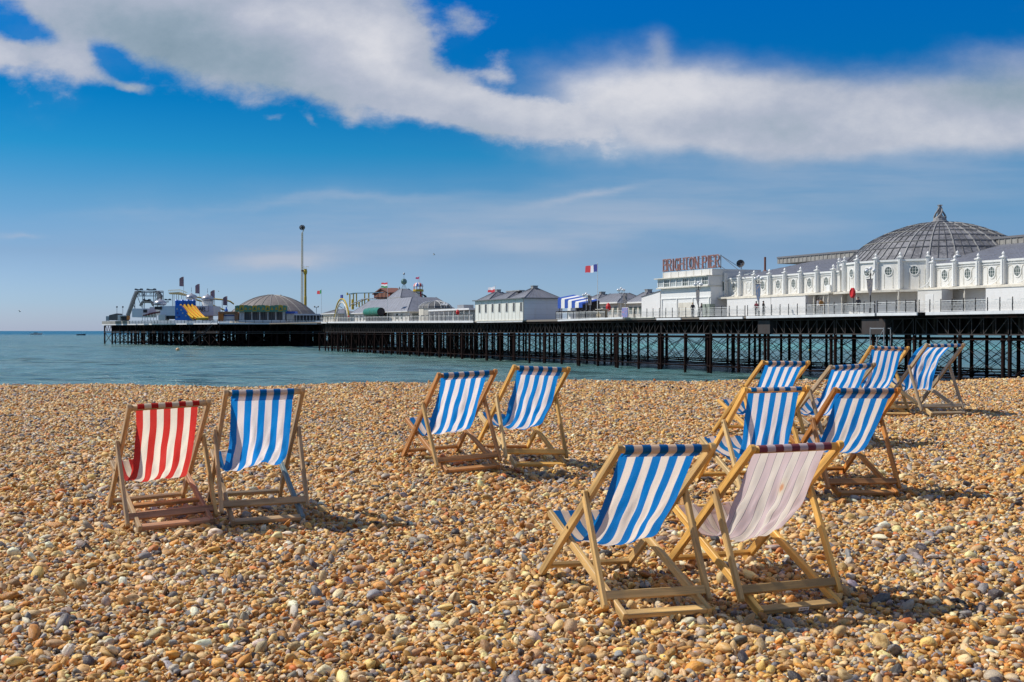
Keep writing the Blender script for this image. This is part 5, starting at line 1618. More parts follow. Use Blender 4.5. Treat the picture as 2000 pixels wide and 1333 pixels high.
# piles of the head, dense and dark
def inside(x, y):
    c = False; n_ = len(poly)
    for i in range(n_):
        x1, y1 = poly[i]; x2, y2 = poly[(i + 1) % n_]
        if (y1 > y) != (y2 > y) and x < (x2 - x1) * (y - y1) / (y2 - y1) + x1: c = not c
    return c
rq = random.Random(5)
mb = MB()
def hpile(x, y, r=.26): mb.tube([(x, y, WATER - 2), (x, y, DKH - .5)], r, 7)
def on_edge(a, b, step, r=.3):
    n_ = int((b - a).length / step)
    for i in range(n_ + 1): q = a.lerp(b, i / n_); hpile(q.x, q.y + .3, r)
on_edge(PA, PB, 7.0); on_edge(PB, PC + Vector((14, 0, 0)), 8.5)
for _x in np.arange(-150, -38, 5.2):
    for _y in np.arange(381, 498, 5.4):
        x_, y_ = _x + rq.uniform(-.6, .6) + (_y % 10.8) * .2, _y + rq.uniform(-.6, .6)
        if inside(x_, y_) and inside(x_, y_ - 1.5) and inside(x_ - 1.5, y_): hpile(x_, y_, rq.choice([.24, .3, .38]))
tag(to_pier(mb).build('head_piles', M_IRON, pier), kind='stuff')
mb = MB()
for a_, b_, n_ in ((PA, PB, 13), (PB, PC + Vector((14, 0, 0)), 5)):
    for i in range(n_):
        p_, q_ = a_.lerp(b_, i / n_), a_.lerp(b_, (i + 1) / n_)
        mb.bar(p_ + Vector((0, .4, -.7)), q_ + Vector((0, .4, WATER + .2)), .14); mb.bar(q_ + Vector((0, .4, -.7)), p_ + Vector((0, .4, WATER + .2)), .14)
        for k_ in range(3):
            u, v = p_.lerp(q_, k_ / 3), p_.lerp(q_, (k_ + 1) / 3); m2 = (u + v) / 2
            mb.bar(u + Vector((0, .2, -.3)), m2 + Vector((0, .2, DKH - .5)), .12); mb.bar(m2 + Vector((0, .2, DKH - .5)), v + Vector((0, .2, -.3)), .12)
for _y in np.arange(384, 496, 7):
    for z_ in (-.3, -.9, -4.3):
        xs_ = [x for x in np.arange(-150, -38, 2) if inside(x, _y)]
        if xs_: mb.bar((min(xs_), _y, z_), (max(xs_), _y, z_), .3, .35)
for _x in np.arange(-148, -40, 5.5):
    ys_ = [y for y in np.arange(380, 498, 2) if inside(_x, y)]
    if ys_: mb.box(_x - .2, _x + .2, min(ys_), max(ys_), -.5, DKH - .46)
for _y in np.arange(383, 496, 9):
    xs_ = [x for x in np.arange(-150, -38, 2) if inside(x, _y)]
    for x0_, x1_ in zip(xs_[:-3:3], xs_[3::3]):
        mb.bar((x0_, _y, -.9), (x1_, _y, -4.5), .12); mb.bar((x1_, _y, -.9), (x0_, _y, -4.5), .12)
tag(to_pier(mb).build('head_framework', M_IRON, pier), kind='stuff')
# plank screen added deep below the head to keep the middle dark
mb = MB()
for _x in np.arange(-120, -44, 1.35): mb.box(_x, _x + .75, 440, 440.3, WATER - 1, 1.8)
tag(to_pier(mb).build('dark_screen_planks', M_IRON, pier), kind='stuff')
# access stair below the head
mb = MB()
Ys = 378.2
for off in (0, 1.4):
    a_, b_ = HP(416, 634, Ys - off), HP(396, 655, Ys - off); c_ = HP(372, 672, Ys - off)
    mb.bar(a_, b_, .25, .3); mb.bar(b_, b_ + Vector((-1.2, 0, 0)), .25, .3); mb.bar(b_ + Vector((-1.0, 0, 0)), c_, .25, .3)
    mb.bar(a_ + Vector((0, 0, 1)), b_ + Vector((0, 0, 1)), .09); mb.bar(b_ + Vector((-1, 0, 1)), c_ + Vector((0, 0, 1)), .09)
for i in range(12):
    q = HP(416, 634, Ys).lerp(HP(396, 655, Ys), i / 11); mb.box(q.x - .25, q.x + .1, q.y - 1.4, q.y, q.z, q.z + .08)
    q = HP(392, 655, Ys).lerp(HP(372, 672, Ys), i / 11); mb.box(q.x - .25, q.x + .1, q.y - 1.4, q.y, q.z, q.z + .08)
to_pier(mb).build('landing_stair', M_GIRD, pier)

# ---- grey low dome and carousel front
Y = 425
gx0, gr = hx_(528, Y), 84 / F_PX * Y
big = hthing('arcade_dome', 'wide low grey dome of the amusement arcade near the pier head', 'dome', 528, Y + 4)
ORG[big.name] = (gx0, Y + 4, DKH)
big.location = (gx0, Y + 4, DKH)
zt_ = hz_(576, Y); zb_ = hz_(614, Y)
pr = []
for i in range(12):
    a = i / 11; r_ = gr * (1 - a); pr.append((max(r_, .02), zb_ + (zt_ - zb_) * (1 - (1 - a) ** 2.0) ** .93))
mb = MB(); mb.lathe([(gr * .985, DKH), (gr * .985, zb_)], (gx0, Y + 4, 0), 48); mb.build('dome_wall', M_CREAM, big)
mb = MB(); mb.lathe(pr, (gx0, Y + 4, 0), 64); mb.build('dome_shell', M_DOMEG, big, smooth=False)
for i in range(24):
    a = 2 * PI * (i + .5) / 24; mb = MB(); P_ = [(gx0 + (r_ + .05) * math.cos(a), Y + 4 + (r_ + .05) * math.sin(a), z_ + .05) for r_, z_ in pr[:-1]]
    mb.tube(P_, .09, 4); mb.build('rib', M_SEAML if i % 3 == 0 else M_CONC, big)
mb = MB()
for i in range(26):
    a = rq.uniform(0, 2 * PI); r_ = rq.uniform(0, 3.0); mb.sphere((gx0 + r_ * math.cos(a), Y + 4 + r_ * math.sin(a), zt_ - .1 - .03 * r_), rq.uniform(.2, .4), 6, 4)
tag(mb.build('crown_ornament', M_CONC, big), kind='stuff')
Y = 396
cr = hthing('carousel_pavilion', 'pavilion with wavy green and gold front board and tall dark windows before the grey dome', 'carousel', 510, Y)
mb = MB(); hbox(mb, 470, 554, 607, 627, Y, 8, .8); mb.build('dark_inside', M_DARK, cr)
for i, px in enumerate((469.5, 474.5, 491.5, 507, 523, 538.5, 554)):
    mb = MB(); w_ = 2.2 if i in (0, 1, 6) else .8; hbox(mb, px - w_, px + w_, 606, 628, Y, .5, .2); mb.build('column', M_WHITE2, cr)
mb = MB(); hbox(mb, 466, 557, 625.5, 630, Y, .3, -.3); mb.build('plinth', M_WHITE2, cr)
for i in range(5):
    p0_, p1_ = 474 + i * 16 + 1, 474 + i * 16 + 15
    mb = MB(); hbox(mb, p0_, p1_, 610, 624, Y, .08, .55); f_ = mb.build('window', M_SHUT, cr)
    mb = MB()
    for q in (.33, .66): xx = p0_ + (p1_ - p0_) * q; hbox(mb, xx - .3, xx + .3, 610, 624, Y, .1, .42)
    tag(mb.build('glazing_bars', M_GIRD, f_), kind='stuff')
N = 12
for i in range(N):
    p0_, p1_ = 459 + 102 * i / N, 459 + 102 * (i + 1) / N
    top = lambda p: 598.2 - 1.6 * abs(math.sin((p - 459) / 102 * PI * 3))
    mb = MB(); Yf = Y - 1.0
    mb.poly_extrude([HP(p0_, 608, Yf), HP(p1_, 608, Yf), HP(p1_ , top(p1_), Yf), HP((p0_ + p1_) / 2, top((p0_ + p1_) / 2) - .8, Yf), HP(p0_, top(p0_), Yf)], (0, .4, 0))
    mb.build('front_board', M_TEAL if i % 3 != 1 else M_YEL, cr)
    mb = MB(); mb.poly_extrude([HP(p0_ + 1.5, 605.5, Yf - .08), HP(p1_ - 1.5, 605.5, Yf - .08), HP((p0_ + p1_) / 2, 599.5, Yf - .08)], (0, .05, 0)); mb.build('gold_moulding', M_GREEN if i % 3 == 1 else M_YEL, cr)
mb = MB(); hbox(mb, 460, 560, 608.02, 609.6, Y - 1, 1.2, -.1); mb.build('board_rail', M_TEAL, cr)
# low white canopy stalls right of it
cs = hthing('snack_bar', 'low white roofed snack bar between carousel pavilion and loop ride', 'snack bar', 600, 392)
mb = MB(); hbox(mb, 578, 632, 616.5, 627, 392, 5, 1); mb.build('wall', M_SHUT, cs)
mb = MB(); hbox(mb, 575, 636, 613.5, 616.4, 392, 7, -.4); mb.build('roof', M_FASCIA, cs)
for px in np.linspace(579, 631, 9): mb = MB(); hbox(mb, px - .5, px + .5, 616.5, 628, 392, .3, .3); mb.build('post', M_WHITE2, cs)
cs2 = hthing('blue_stall', 'small blue and white stall right of the carousel pavilion', 'stall', 566, 394)
mb = MB(); hbox(mb, 560, 575, 611, 628, 394, 4, 0); mb.build('wall', M_CREAM, cs2)
mb = MB(); hbox(mb, 559, 577, 608.5, 613, 394, 4.6, -.5); mb.build('awning', M_BLUE, cs2)
# orange stall left
os_ = hthing('orange_stall', 'orange brown stall with blue and white striped counter left of the carousel pavilion', 'stall', 440, 396)
mb = MB(); hbox(mb, 426, 436, 610, 628, 396, 4, 0); mb.build('side_wall', M_ORANGE, os_)
mb = MB(); hbox(mb, 428, 459, 609, 612.9, 396, 4, -.3); mb.build('header', paint('stall_tan', (.42, .20, .09), .6), os_)
mb = MB(); hbox(mb, 458, 465, 610, 628, 396, 4, 0); mb.build('side_wall', paint('stall_tan2', (.42, .20, .09), .6), os_)
for i in range(6): mb = MB(); hbox(mb, 436, 458, 613 + i * 2.4, 613 + i * 2.4 + 2.3, 396, .4, 1 - .1 * i); mb.build('counter_stripe', M_BLUE if i == 1 else M_WHITE2, os_)
vi = hthing('blue_figure', 'small dark blue onion turret above the orange stall', 'figure', 442, 399, hz_(611, 399))  # plain onion shape stands in for a blue figure
mb = MB(); c_ = HP(442, 611, 399); u = 399 / F_PX
mb.lathe([(2.2 * u, 0), (2.8 * u, 2 * u), (3.4 * u, 4 * u), (2.4 * u, 7 * u), (1.4 * u, 8 * u), (1.6 * u, 10 * u), (.3 * u, 12 * u)], c_, 12); mb.build('figure', M_BLUEV, vi)

# ---- inflatable slide
Y = 392
sl = hthing('inflatable_slide', 'big blue inflatable slide with four golden orange lanes', 'inflatable slide', 372, Y)
mb = MB()
c0, c1 = HP(342, 600, Y + 3), HP(382, 600, Y + 3)
for k_ in range(5):
    mb.tube([HP(342 + .5, 599 - k_ * 2.6, Y + 3), HP(382, 599 - k_ * 2.6, Y + 3)], 1.5 * Y / F_PX, 8)
mb.build('back_wall', M_BLUEV, sl)
for k_ in range(4):
    mb = MB(); px = 345 + 11 * k_; mb.sphere(HP(px, 588.5, Y + 3), .55, 8, 5); mb.build('top_knob', M_BLUEV, sl)
mb = MB()
side = [HP(342, 626, Y), HP(342, 598, Y), HP(352, 596.5, Y), HP(378, 622.5, Y), HP(379, 626, Y)]
mb.poly_extrude(side, (0, 3.0, 0)); mb.build('side_wall', M_BLUEV, sl)
for k_, (px, py_) in enumerate(((346, 604), (354, 606), (347, 612), (357, 612), (363, 617), (350, 619), (345, 620))):
    mb = MB(); c_ = HP(px, py_, Y - .06); pts = [c_ + Vector((.42 * (1 if j % 2 == 0 else .42) * math.cos(j * PI / 5), 0, .42 * (1 if j % 2 == 0 else .42) * math.sin(j * PI / 5))) for j in range(10)]
    mb.poly_extrude(pts, (0, .05, 0)); mb.build('star', M_FB if k_ % 3 == 2 else M_SILV, sl)
for k_ in range(4):
    u0, u1 = 353 + k_ * 7.4, 353 + (k_ + 1) * 7.4 - .3
    mb = MB(); top0, top1 = HP(u0, 597.5, Y + 2.5), HP(u1, 597.5, Y + 2.5); b0, b1 = HP(u0 + 25, 623, Y - 1.5 - .3 * k_), HP(u1 + 24, 623, Y - 1.5 - .3 * k_)
    n_ = 8; prev = None
    for i in range(n_ + 1):
        f_ = i / n_; sag = -1.0 * math.sin(PI * f_) * .5
        l, r_ = top0.lerp(b0, f_) + Vector((0, 0, sag)), top1.lerp(b1, f_) + Vector((0, 0, sag))
        id_ = mb.addv([l, r_, r_ + Vector((0, .3, -.6)), l + Vector((0, .3, -.6))])
        if prev is not None:
            mb.face((prev, prev + 1, id_ + 1, id_)); mb.face((prev + 3, prev, id_, id_ + 3)); mb.face((prev + 1, prev + 2, id_ + 2, id_ + 1))
        prev = id_
    mb.build('slide_lane', M_GOLD, sl)
    mb = MB(); mb.tube([top0.lerp(b0, f_) + Vector((0, -.1, .3 - 1.0 * math.sin(PI * f_) * .5)) for f_ in np.linspace(0, 1, 8)], .33, 7); mb.build('lane_divider', paint('divider_gold', (.85, .48, .01), .5, .1), sl)
mb = MB(); mb.tube([HP(384, 623, Y - 3), HP(407, 622, Y - 3)], .45, 7); mb.build('end_bolster', M_YEL, sl)

# ---- white ride building with silver onion domes
Y = 402
rb = hthing('ghost_ride_building', 'white ride building with three silver onion domes behind the slide', 'ride building', 370, Y)
mb = MB(); hbox(mb, 313, 417, 598, 617, Y, 10, 0); mb.build('wall', M_BOARD_SHADE, rb)
mb = MB(); hbox(mb, 316, 342, 617.1, 623.5, Y, 8, .5); mb.build('dark_entrance', M_DARK, rb)
mb = MB(); hbox(mb, 303, 316.5, 599, 605, Y, 6, -.5); mb.build('step_block', M_GIRD, rb)
mb = MB(); hbox(mb, 311, 324, 615, 626, Y, 5, -1); mb.build('ticket_booth', M_WHITE, rb)
mb = MB(); hbox(mb, 376, 407, 598.6, 608.2, Y, .2, -.25); sgn = mb.build('name_board', M_WHITE2, rb)
mb = MB(); hbox(mb, 375.4, 407.6, 598, 608.8, Y, .1, -.04); mb.build('board_frame', M_SEAM, rb)
for ch, px in (('B', 381.5), ('A', 388.5), ('R', 395.0)):
    def plc(u, v, n, px=px): q = HP(px, 607, Y - .35); return (q.x + u, q.y - n, q.z + v)
    letter(ch, plc, 1.0 / .6 * .9, 1.05, .26, .08, serif=True).build('letter', M_DARK, sgn)
def onion(px, pyb, w_, label_px, tower=None):
    u_ = Y / F_PX; c_ = HP(px, pyb, Y + 3)
    mb_ = MB(); r_ = w_ / 2 * u_
    mb_.lathe([(r_ * .72, 0), (r_ * .9, .08 * r_), (r_, .28 * r_), (r_ * .95, .50 * r_), (r_ * .78, .68 * r_), (r_ * .5, .82 * r_), (r_ * .22, .92 * r_), (r_ * .06, 1.1 * r_)], c_, 20)
    d_ = mb_.build('onion_dome', M_SILV, rb, smooth=True)
    mb_ = MB(); mb_.tube([c_ + Vector((0, 0, 1.2 * r_)), c_ + Vector((0, 0, 1.2 * r_ + 1.7))], .05, 5); mb_.sphere(c_ + Vector((0, 0, 1.2 * r_ + .5)), .14, 6, 4); mb_.sphere(c_ + Vector((0, 0, 1.2 * r_ + 1.1)), .10, 6, 4); mb_.build('spire', M_SEAM, d_)
    if tower:
        mb_ = MB(); mb_.lathe([(tower * u_, hz_(627, Y + 3) - c_.z), (tower * u_, -.15), (tower * 1.08 * u_, -.1), (tower * 1.08 * u_, 0)], c_, 16); mb_.build('tower', M_WHITE, rb)
onion(374, 585, 23, 0, 9); onion(405.5, 588, 25, 0, 11); onion(313, 597, 25, 0)

# ---- log flume
Y = 420
lf = hthing('log_flume', 'grey steel log flume ride with steep lift and letters on the pier corner', 'water ride', 290, Y)
def htube(par, nm, pts, r, mt, n=5, dY=0): 
    mb_ = MB(); mb_.tube([HP(a, b, Y + dY) for a, b in pts], r, n); return mb_.build(nm, mt, par)
for dY in (-1.2, 1.2):
    htube(lf, 'lift_rail', [(247, 616), (253, 600), (259, 583), (264, 571), (270, 568.5)], .28, M_STEEL, 6, dY)
mb = MB()
for dY in (0,):
    P_ = [(248, 616), (254, 600), (260, 583), (265, 571), (272, 569)]
    for (a, b), (c, d) in zip(P_[:-1], P_[1:]):
        q0, q1 = HP(a, b, Y), HP(c, d, Y); mb.poly_extrude([q0 + Vector((0, -1.1, 0)), q0 + Vector((0, 1.1, 0)), q1 + Vector((0, 1.1, 0)), q1 + Vector((0, -1.1, 0))], (.7, 0, -.25))
mb.build('lift_trough', M_CONC, lf)
for P_ in ([(264, 569), (319, 569)], [(264, 571.5), (319, 571.5)], [(270, 578.5), (319, 578.5)]): htube(lf, 'top_beam', P_, .16, M_STEEL, 5)
for px, y0 in ((263.5, 569), (279, 570), (282, 570), (300, 570), (319, 569), (308, 570)): htube(lf, 'leg', [(px, y0), (px, 612)], .13, M_STEEL, 5, .4)
for P_ in ([(266, 573), (277, 601)], [(279, 571), (284, 588)], [(306, 569), (302, 590)], [(312, 571), (304, 588)], [(258, 590), (264, 603)]): htube(lf, 'brace', P_, .12, M_STEEL, 5)
mb = MB(); P_ = [(304, 570), (310, 578), (309, 588), (303, 591)]
for (a, b), (c, d) in zip(P_[:-1], P_[1:]): q0, q1 = HP(a, b, Y), HP(c, d, Y); mb.poly_extrude([q0 + Vector((0, -1.5, 0)), q0 + Vector((0, 1.5, 0)), q1 + Vector((0, 1.5, 0)), q1 + Vector((0, -1.5, 0))], (1.0, 0, .1))
mb.build('drop_trough', M_CONC, lf)
htube(lf, 'lower_trough', [(274, 598), (278, 591), (286, 589.5), (296, 590.5), (300, 597)], .5, M_CONC, 6); htube(lf, 'lower_beam', [(283, 591), (330, 590)], .18, M_STEEL)
for px, py_, w_ in ((271.5, 567, 13), (296, 567, 16), (287, 587.5, 13), (328, 587, 10)):
    mb = MB(); c_ = HP(px, py_, Y); hw = w_ / 2 * Y / F_PX; pts = [c_ + Vector((-hw, -1.3, 0)), c_ + Vector((hw, -1.3, 0)), c_ + Vector((hw * .85, -1.3, .55)), c_ + Vector((hw * .6, -1.3, .25)), c_ + Vector((-hw * .6, -1.3, .25)), c_ + Vector((-hw * .85, -1.3, .5))]
    mb.poly_extrude(pts, (0, 2.6, 0)); mb.build('canopy', M_BLACK, lf)
xx = 270
for ch in 'WILD RIVER':
    if ch != ' ':
        def plc(u, v, n, xx=xx): q = HP(xx, 577, Y - 1); return (q.x + u, q.y - n, q.z + v)
        letter(ch, plc, .95, 1.0, .16, .06, serif=False).build('letter', M_NAVY, lf)
    xx += 4.9 if ch != 'I' else 3.6
fb_ = hthing('flume_station', 'white boarding station with dark red lean-to roof below the log flume', 'building', 280, 408)
mb = MB(); hbox(mb, 258, 292, 603, 620, 408, 8, 0); hbox(mb, 291.9, 304, 600, 616, 408, 6, .3); mb.build('wall', M_BOARD_SHADE, fb_)
mb = MB(); hbox(mb, 280, 287.5, 605, 611, 408, .15, -.12); mb.build('window', M_DARK, fb_)
mb = MB(); mb.poly_extrude([HP(279, 616, 406), HP(298, 610.5, 406), HP(312, 608.5, 406), HP(312, 611, 406), HP(298, 613.5, 406), HP(279, 618, 406)], (0, 2, 0)); mb.build('lean_to_roof', paint('dark_red', (.16, .02, .02), .6), fb_)
for px in (278, 283, 288, 294, 300, 306, 311): mb = MB(); hbox(mb, px - .4, px + .4, 612, 628, 406, .2, 0); mb.build('post', M_WHITE2, fb_)
# gantry with banners and coaster rails
Y = 418
gn = hthing('yellow_gantry', 'yellow railed gantry walkway on thin posts above the slide', 'gantry', 348, Y)
mb = MB(); mb.poly_extrude([HP(330, 572, Y), HP(350, 571, Y), HP(362, 575, Y), HP(366, 579, Y), HP(358, 578, Y), HP(345, 575.5, Y), HP(331, 575, Y)], (0, 2.2, 0)); mb.build('walkway', paint('cream_yellow', (.62, .48, .22), .5), gn)
for dY in (0, 2.2):
    mb = MB(); mb.tube([HP(329, 567.5, Y + dY), HP(352, 566.5, Y + dY), HP(366, 572, Y + dY)], .08, 5)
    for px in np.arange(330, 364, 4): mb.tube([HP(px, 574, Y + dY), HP(px, 567.3 if px < 353 else 569 + (px - 353) * .25, Y + dY)], .05, 4)
    mb.build('handrail', M_YEL, gn)
for px in (337, 340, 345, 349, 355): mb = MB(); mb.tube([HP(px, 575, Y + 1), HP(px, 600, Y + 1)], .09, 5); mb.build('post', M_STEEL, gn)
ct = hthing('yellow_coaster_rails', 'thin yellow coaster rails curving down between the onion domes and the grey dome', 'rollercoaster', 430, Y)
for P_ in ([(364, 578), (376, 580), (390, 581), (404, 584), (418, 584), (432, 585), (440, 586), (450, 589), (457, 594)], [(364, 581), (378, 584), (392, 588), (405, 592), (420, 598), (432, 603), (439, 606)]):
    htube(ct, 'rail_pair', P_, .20, M_YEL, 6, 3); htube(ct, 'rail_pair', [(a, b + 1.6) for a, b in P_], .08, M_GIRD, 5, 3)
for px, py_ in ((418, 585), (434, 586), (425, 600)): mb = MB(); mb.tube([HP(px, py_, Y + 3), HP(px, 614, Y + 3)], .1, 5); mb.build('post', M_STEEL, ct)
for i, (px, y0, y1) in enumerate(((355, 541, 560), (386, 555, 574), (415.5, 567, 583), (440, 579, 597))):
    Yb = 415
    th = hthing('feather_banner', ('tallest brown and purple feather banner, above the slide', 'feather banner between the two onion domes', 'feather banner right of the right onion dome', 'lowest feather banner, before the grey dome')[i], 'banner', px, Yb, hz_(600, Yb), 'feather banners at the pier head')
    mb = MB(); mb.tube([HP(px + 4, 600, Yb), HP(px + 4, y0, Yb)], .06, 5); mb.build('pole', M_STEEL, th)
    fl = MB(); rows = []
    for u in np.linspace(0, 1, 5):
        rows.append(fl.addv([HP(px + 3.8 - 8.2 * u, y0 + 4.0 * u * u + (y1 - y0 - 4 * u * u) * v - .5 * u, Yb + .25 * math.sin(u * 5)) for v in np.linspace(0, 1, 5)]))
    for a in range(4):
        for b in range(4): fl.face((rows[a] + b, rows[a] + b + 1, rows[a + 1] + b + 1, rows[a + 1] + b))
    fl.build('banner_cloth', M_FEATH, th, smooth=True)

# ---- tall ride towers
Y = 440
M_MAST = paint('pale_yellow_steel', (0.62, 0.52, 0.30), 0.5, 0.2)
dt = hthing('catapult_mast', 'very tall thin lattice mast with round gondola at its top', 'ride tower', 590, Y)
for px in (587.8, 592.0):
    mb = MB(); mb.tube([HP(px, 612, Y), HP(px if px > 590 else 589.5, 455, Y)], .10, 5); mb.build('mast_leg', M_MAST, dt)
mb = MB(); mb.tube([HP(590, 612, Y + 1.2), HP(590.6, 455, Y + 1.2)], .10, 5); mb.build('mast_leg', M_MAST, dt)
mb = MB(); n_ = 34
for i in range(n_):
    y0, y1 = 612 - 157 * i / n_, 612 - 157 * (i + 1) / n_
    a, b = (587.8 + 1.7 * i / n_, 592), (587.8 + 1.7 * (i + 1) / n_, 592)
    mb.bar(HP(a[0], y0, Y), HP(b[1], y1, Y), .05); mb.bar(HP(a[1], y0, Y), HP(b[0], y1, Y), .05); mb.bar(HP(a[0], y0, Y), HP(a[1], y0, Y), .05)
tag(mb.build('lattice', M_MAST, dt), kind='stuff')
mb = MB(); mb.tube([HP(591, 455, Y), HP(593.5, 450, Y), HP(594, 443, Y)], .14, 5); mb.build('top_arm', M_MAST, dt)
mb = MB(); c_ = HP(590.5, 445, Y)
for k_ in range(4):
    a = k_ * PI / 4; mb.tube([c_ + Vector((1.0 * math.cos(j * PI / 6) * math.cos(a), 1.0 * math.cos(j * PI / 6) * math.sin(a), .9 * math.sin(j * PI / 6))) for j in range(13)], .09, 5)
mb.sphere(c_, .6, 8, 6); mb.build('gondola', M_DARK, dt)
yt = hthing('yellow_tower', 'yellow tubular tower with thick cap beside the lattice mast', 'ride tower', 597, Y - 4)
u = (Y - 4) / F_PX
mb = MB(); c_ = HP(596.5, 604, Y - 4); h_ = lambda py: (604 - py) * u
mb.lathe([(3.9 * u, 0), (3.6 * u, h_(600)), (2.7 * u, h_(599)), (2.7 * u, h_(580)), (2.3 * u, h_(579)), (2.3 * u, h_(537)), (3.6 * u, h_(534)), (3.9 * u, h_(530)), (3.2 * u, h_(528)), (3.2 * u, h_(526))], c_, 14); mb.build('column', M_YEL, yt)
mb = MB(); hbox(mb, 589.5, 594, 528, 531, Y - 4, 1.2, -.5); mb.build('bracket', M_BROWN, yt)
mb = MB(); mb.tube([HP(594, 526, Y - 4), HP(594, 520, Y - 4)], .07, 5); mb.tube([HP(598, 526, Y - 4), HP(598, 521, Y - 4), HP(604, 522, Y - 4)], .07, 5); mb.build('top_rail', M_YEL, yt)

# ---- left corner of the head
Y = 436
hut = hthing('corner_hut', 'dark roofed shelter with slatted screen at the far left corner of the pier', 'shelter', 226, Y)
mb = MB(); mb.poly_extrude([HP(213, 626, Y), HP(213, 616, Y), HP(228, 612.5, Y), HP(232, 613, Y), HP(232, 626, Y)], (0, 4, 0)); mb.build('screen', M_SHUT, hut)
mb = MB(); hbox(mb, 230, 246, 616, 618, Y - 4, 5, 0); mb.build('roof', M_FASCIA, hut)
mb = MB(); hbox(mb, 230, 235, 618, 627, Y - 4, 3, 0); mb.build('wall', M_WHITE, hut)
mb = MB(); hbox(mb, 238, 246, 618.1, 627, Y - 4, 3, .5); mb.build('opening', M_DARK, hut)  # solid dark block, its colour stands in for shade inside
gp = hthing('glass_screen', 'clear glass screen at the very tip of the pier', 'screen', 210, 446)
mb = MB(); hbox(mb, 207, 213, 618, 627, 446, .1, 0); mb.build('pane', M_PALEGL, gp)
mb = MB(); hbox(mb, 207, 207.4, 618, 628, 446, .2, .11); hbox(mb, 212.8, 213.2, 618, 628, 446, .2, .11); mb.build('frame', M_STEEL, gp)
for i, (px, lab) in enumerate(((228.5, 'dark globed lamp at the corner shelter, left of two'), (240, 'dark globed lamp at the corner shelter, right of two'))):
    lp_ = hthing('globe_lamp', lab, 'lamp', px, 438); mb = MB(); mb.tube([HP(px, 628, 438), HP(px, 602, 438)], .09, 5); mb.build('post', M_STEEL, lp_)
    mb = MB(); mb.sphere(HP(px, 600, 438), .33, 10, 6); mb.build('globe', M_NAVY, lp_)
lp_ = hthing('globe_lamp', 'twin lamp on the deck right of the grey dome', 'lamp', 618, 384)
mb = MB(); mb.tube([HP(618, 626, 384), HP(618, 601, 384)], .1, 5); mb.tube([HP(614.5, 600.5, 384), HP(621.5, 600.5, 384)], .08, 5); mb.build('post', M_STEEL, lp_)
for px in (614.5, 621.5): mb = MB(); mb.sphere(HP(px, 599.5, 384), .25, 8, 5); mb.build('globe', M_NAVY, lp_)
vn = hthing('orange_figure', 'small red and orange box standing in for a figure near the corner shelter', 'box', 250, 425); mb = MB(); hbox(mb, 247.5, 252.5, 616, 625, 425, 1, 0); mb.build('box', M_ORANGE, vn); mb = MB(); hbox(mb, 248.5, 251.5, 614.5, 616, 425, .8, .1); mb.build('cap', M_RED, vn)  # plain box and cap stand in for an orange figure

# ------------------------------------------------------------------ boats, buoys, gulls
def boat(px, py_, L_, m_h, label, cabin=True):
    Yb = 5.0 / ((py_ - HORIZON) / F_PX); x_ = hx_(px, Yb); th = thing('motor_boat', label, 'boat', (x_, Yb, WATER), None, pier=False)
    mb_ = MB(); hw = L_ / 2; rows = []
    for u, w_, sh in ((-1, .8, .9), (-.6, 1, .95), (0, 1, 1.0), (.6, .7, 1.15), (1, .02, 1.4)):
        B_w = L_ * .13 * w_
        rows.append(mb_.addv([(x_ + u * hw, Yb - B_w, WATER + sh * L_ * .13), (x_ + u * hw * .93, Yb - B_w * .6, WATER - .3), (x_ + u * hw * .93, Yb + B_w * .6, WATER - .3), (x_ + u * hw, Yb + B_w, WATER + sh * L_ * .13)]))
    for i in range(4):
        for j in range(4): mb_.face((rows[i] + j, rows[i + 1] + j, rows[i + 1] + (j + 1) % 4, rows[i] + (j + 1) % 4))
    mb_.face([rows[0] + j for j in range(4)]); mb_.build('hull', m_h, th)
    mb_ = MB()
    if cabin:
        mb_.poly_extrude([(x_ - hw * .4, Yb - L_ * .08, WATER + L_ * .10), (x_ + hw * .45, Yb - L_ * .08, WATER + L_ * .11), (x_ + hw * .1, Yb - L_ * .08, WATER + L_ * .19), (x_ - hw * .35, Yb - L_ * .08, WATER + L_ * .19)], (0, L_ * .16, 0)); mb_.build('cabin', M_NAVY, th)
    else:
        mb_.box(x_ - hw * .25, x_ + hw * .35, Yb - L_ * .06, Yb + L_ * .06, WATER + L_ * .08, WATER + L_ * .15); mb_.build('wheelhouse', M_ROPE, th)


boat(71, 654.5, 14, M_ROPE, 'white motor boat with dark cabin on the horizon, far left')
boat(158.5, 655.5, 9.5, M_NAVY, 'small dark boat near the horizon between white boat and pier', False)


def buoy(px, py_, r_px, label, mt):
    Yb = 5.0 / ((py_ - HORIZON) / F_PX); r_ = r_px * Yb / F_PX; x_ = hx_(px, Yb)
    th = thing('buoy', label, 'buoy', (x_, Yb, WATER), 'marker buoys on the sea', pier=False)
    mb_ = MB(); mb_.sphere((x_, Yb, WATER + r_ * .6), r_, 14, 9); mb_.build('float', mt, th, smooth=True)
    mb_ = MB(); mb_.lathe([(.1 * r_, r_ * .95), (.12 * r_, r_ * 1.1), (.02, r_ * 1.15)], (x_, Yb, WATER + r_ * .6), 8); mb_.build('ring', M_GIRD, th)


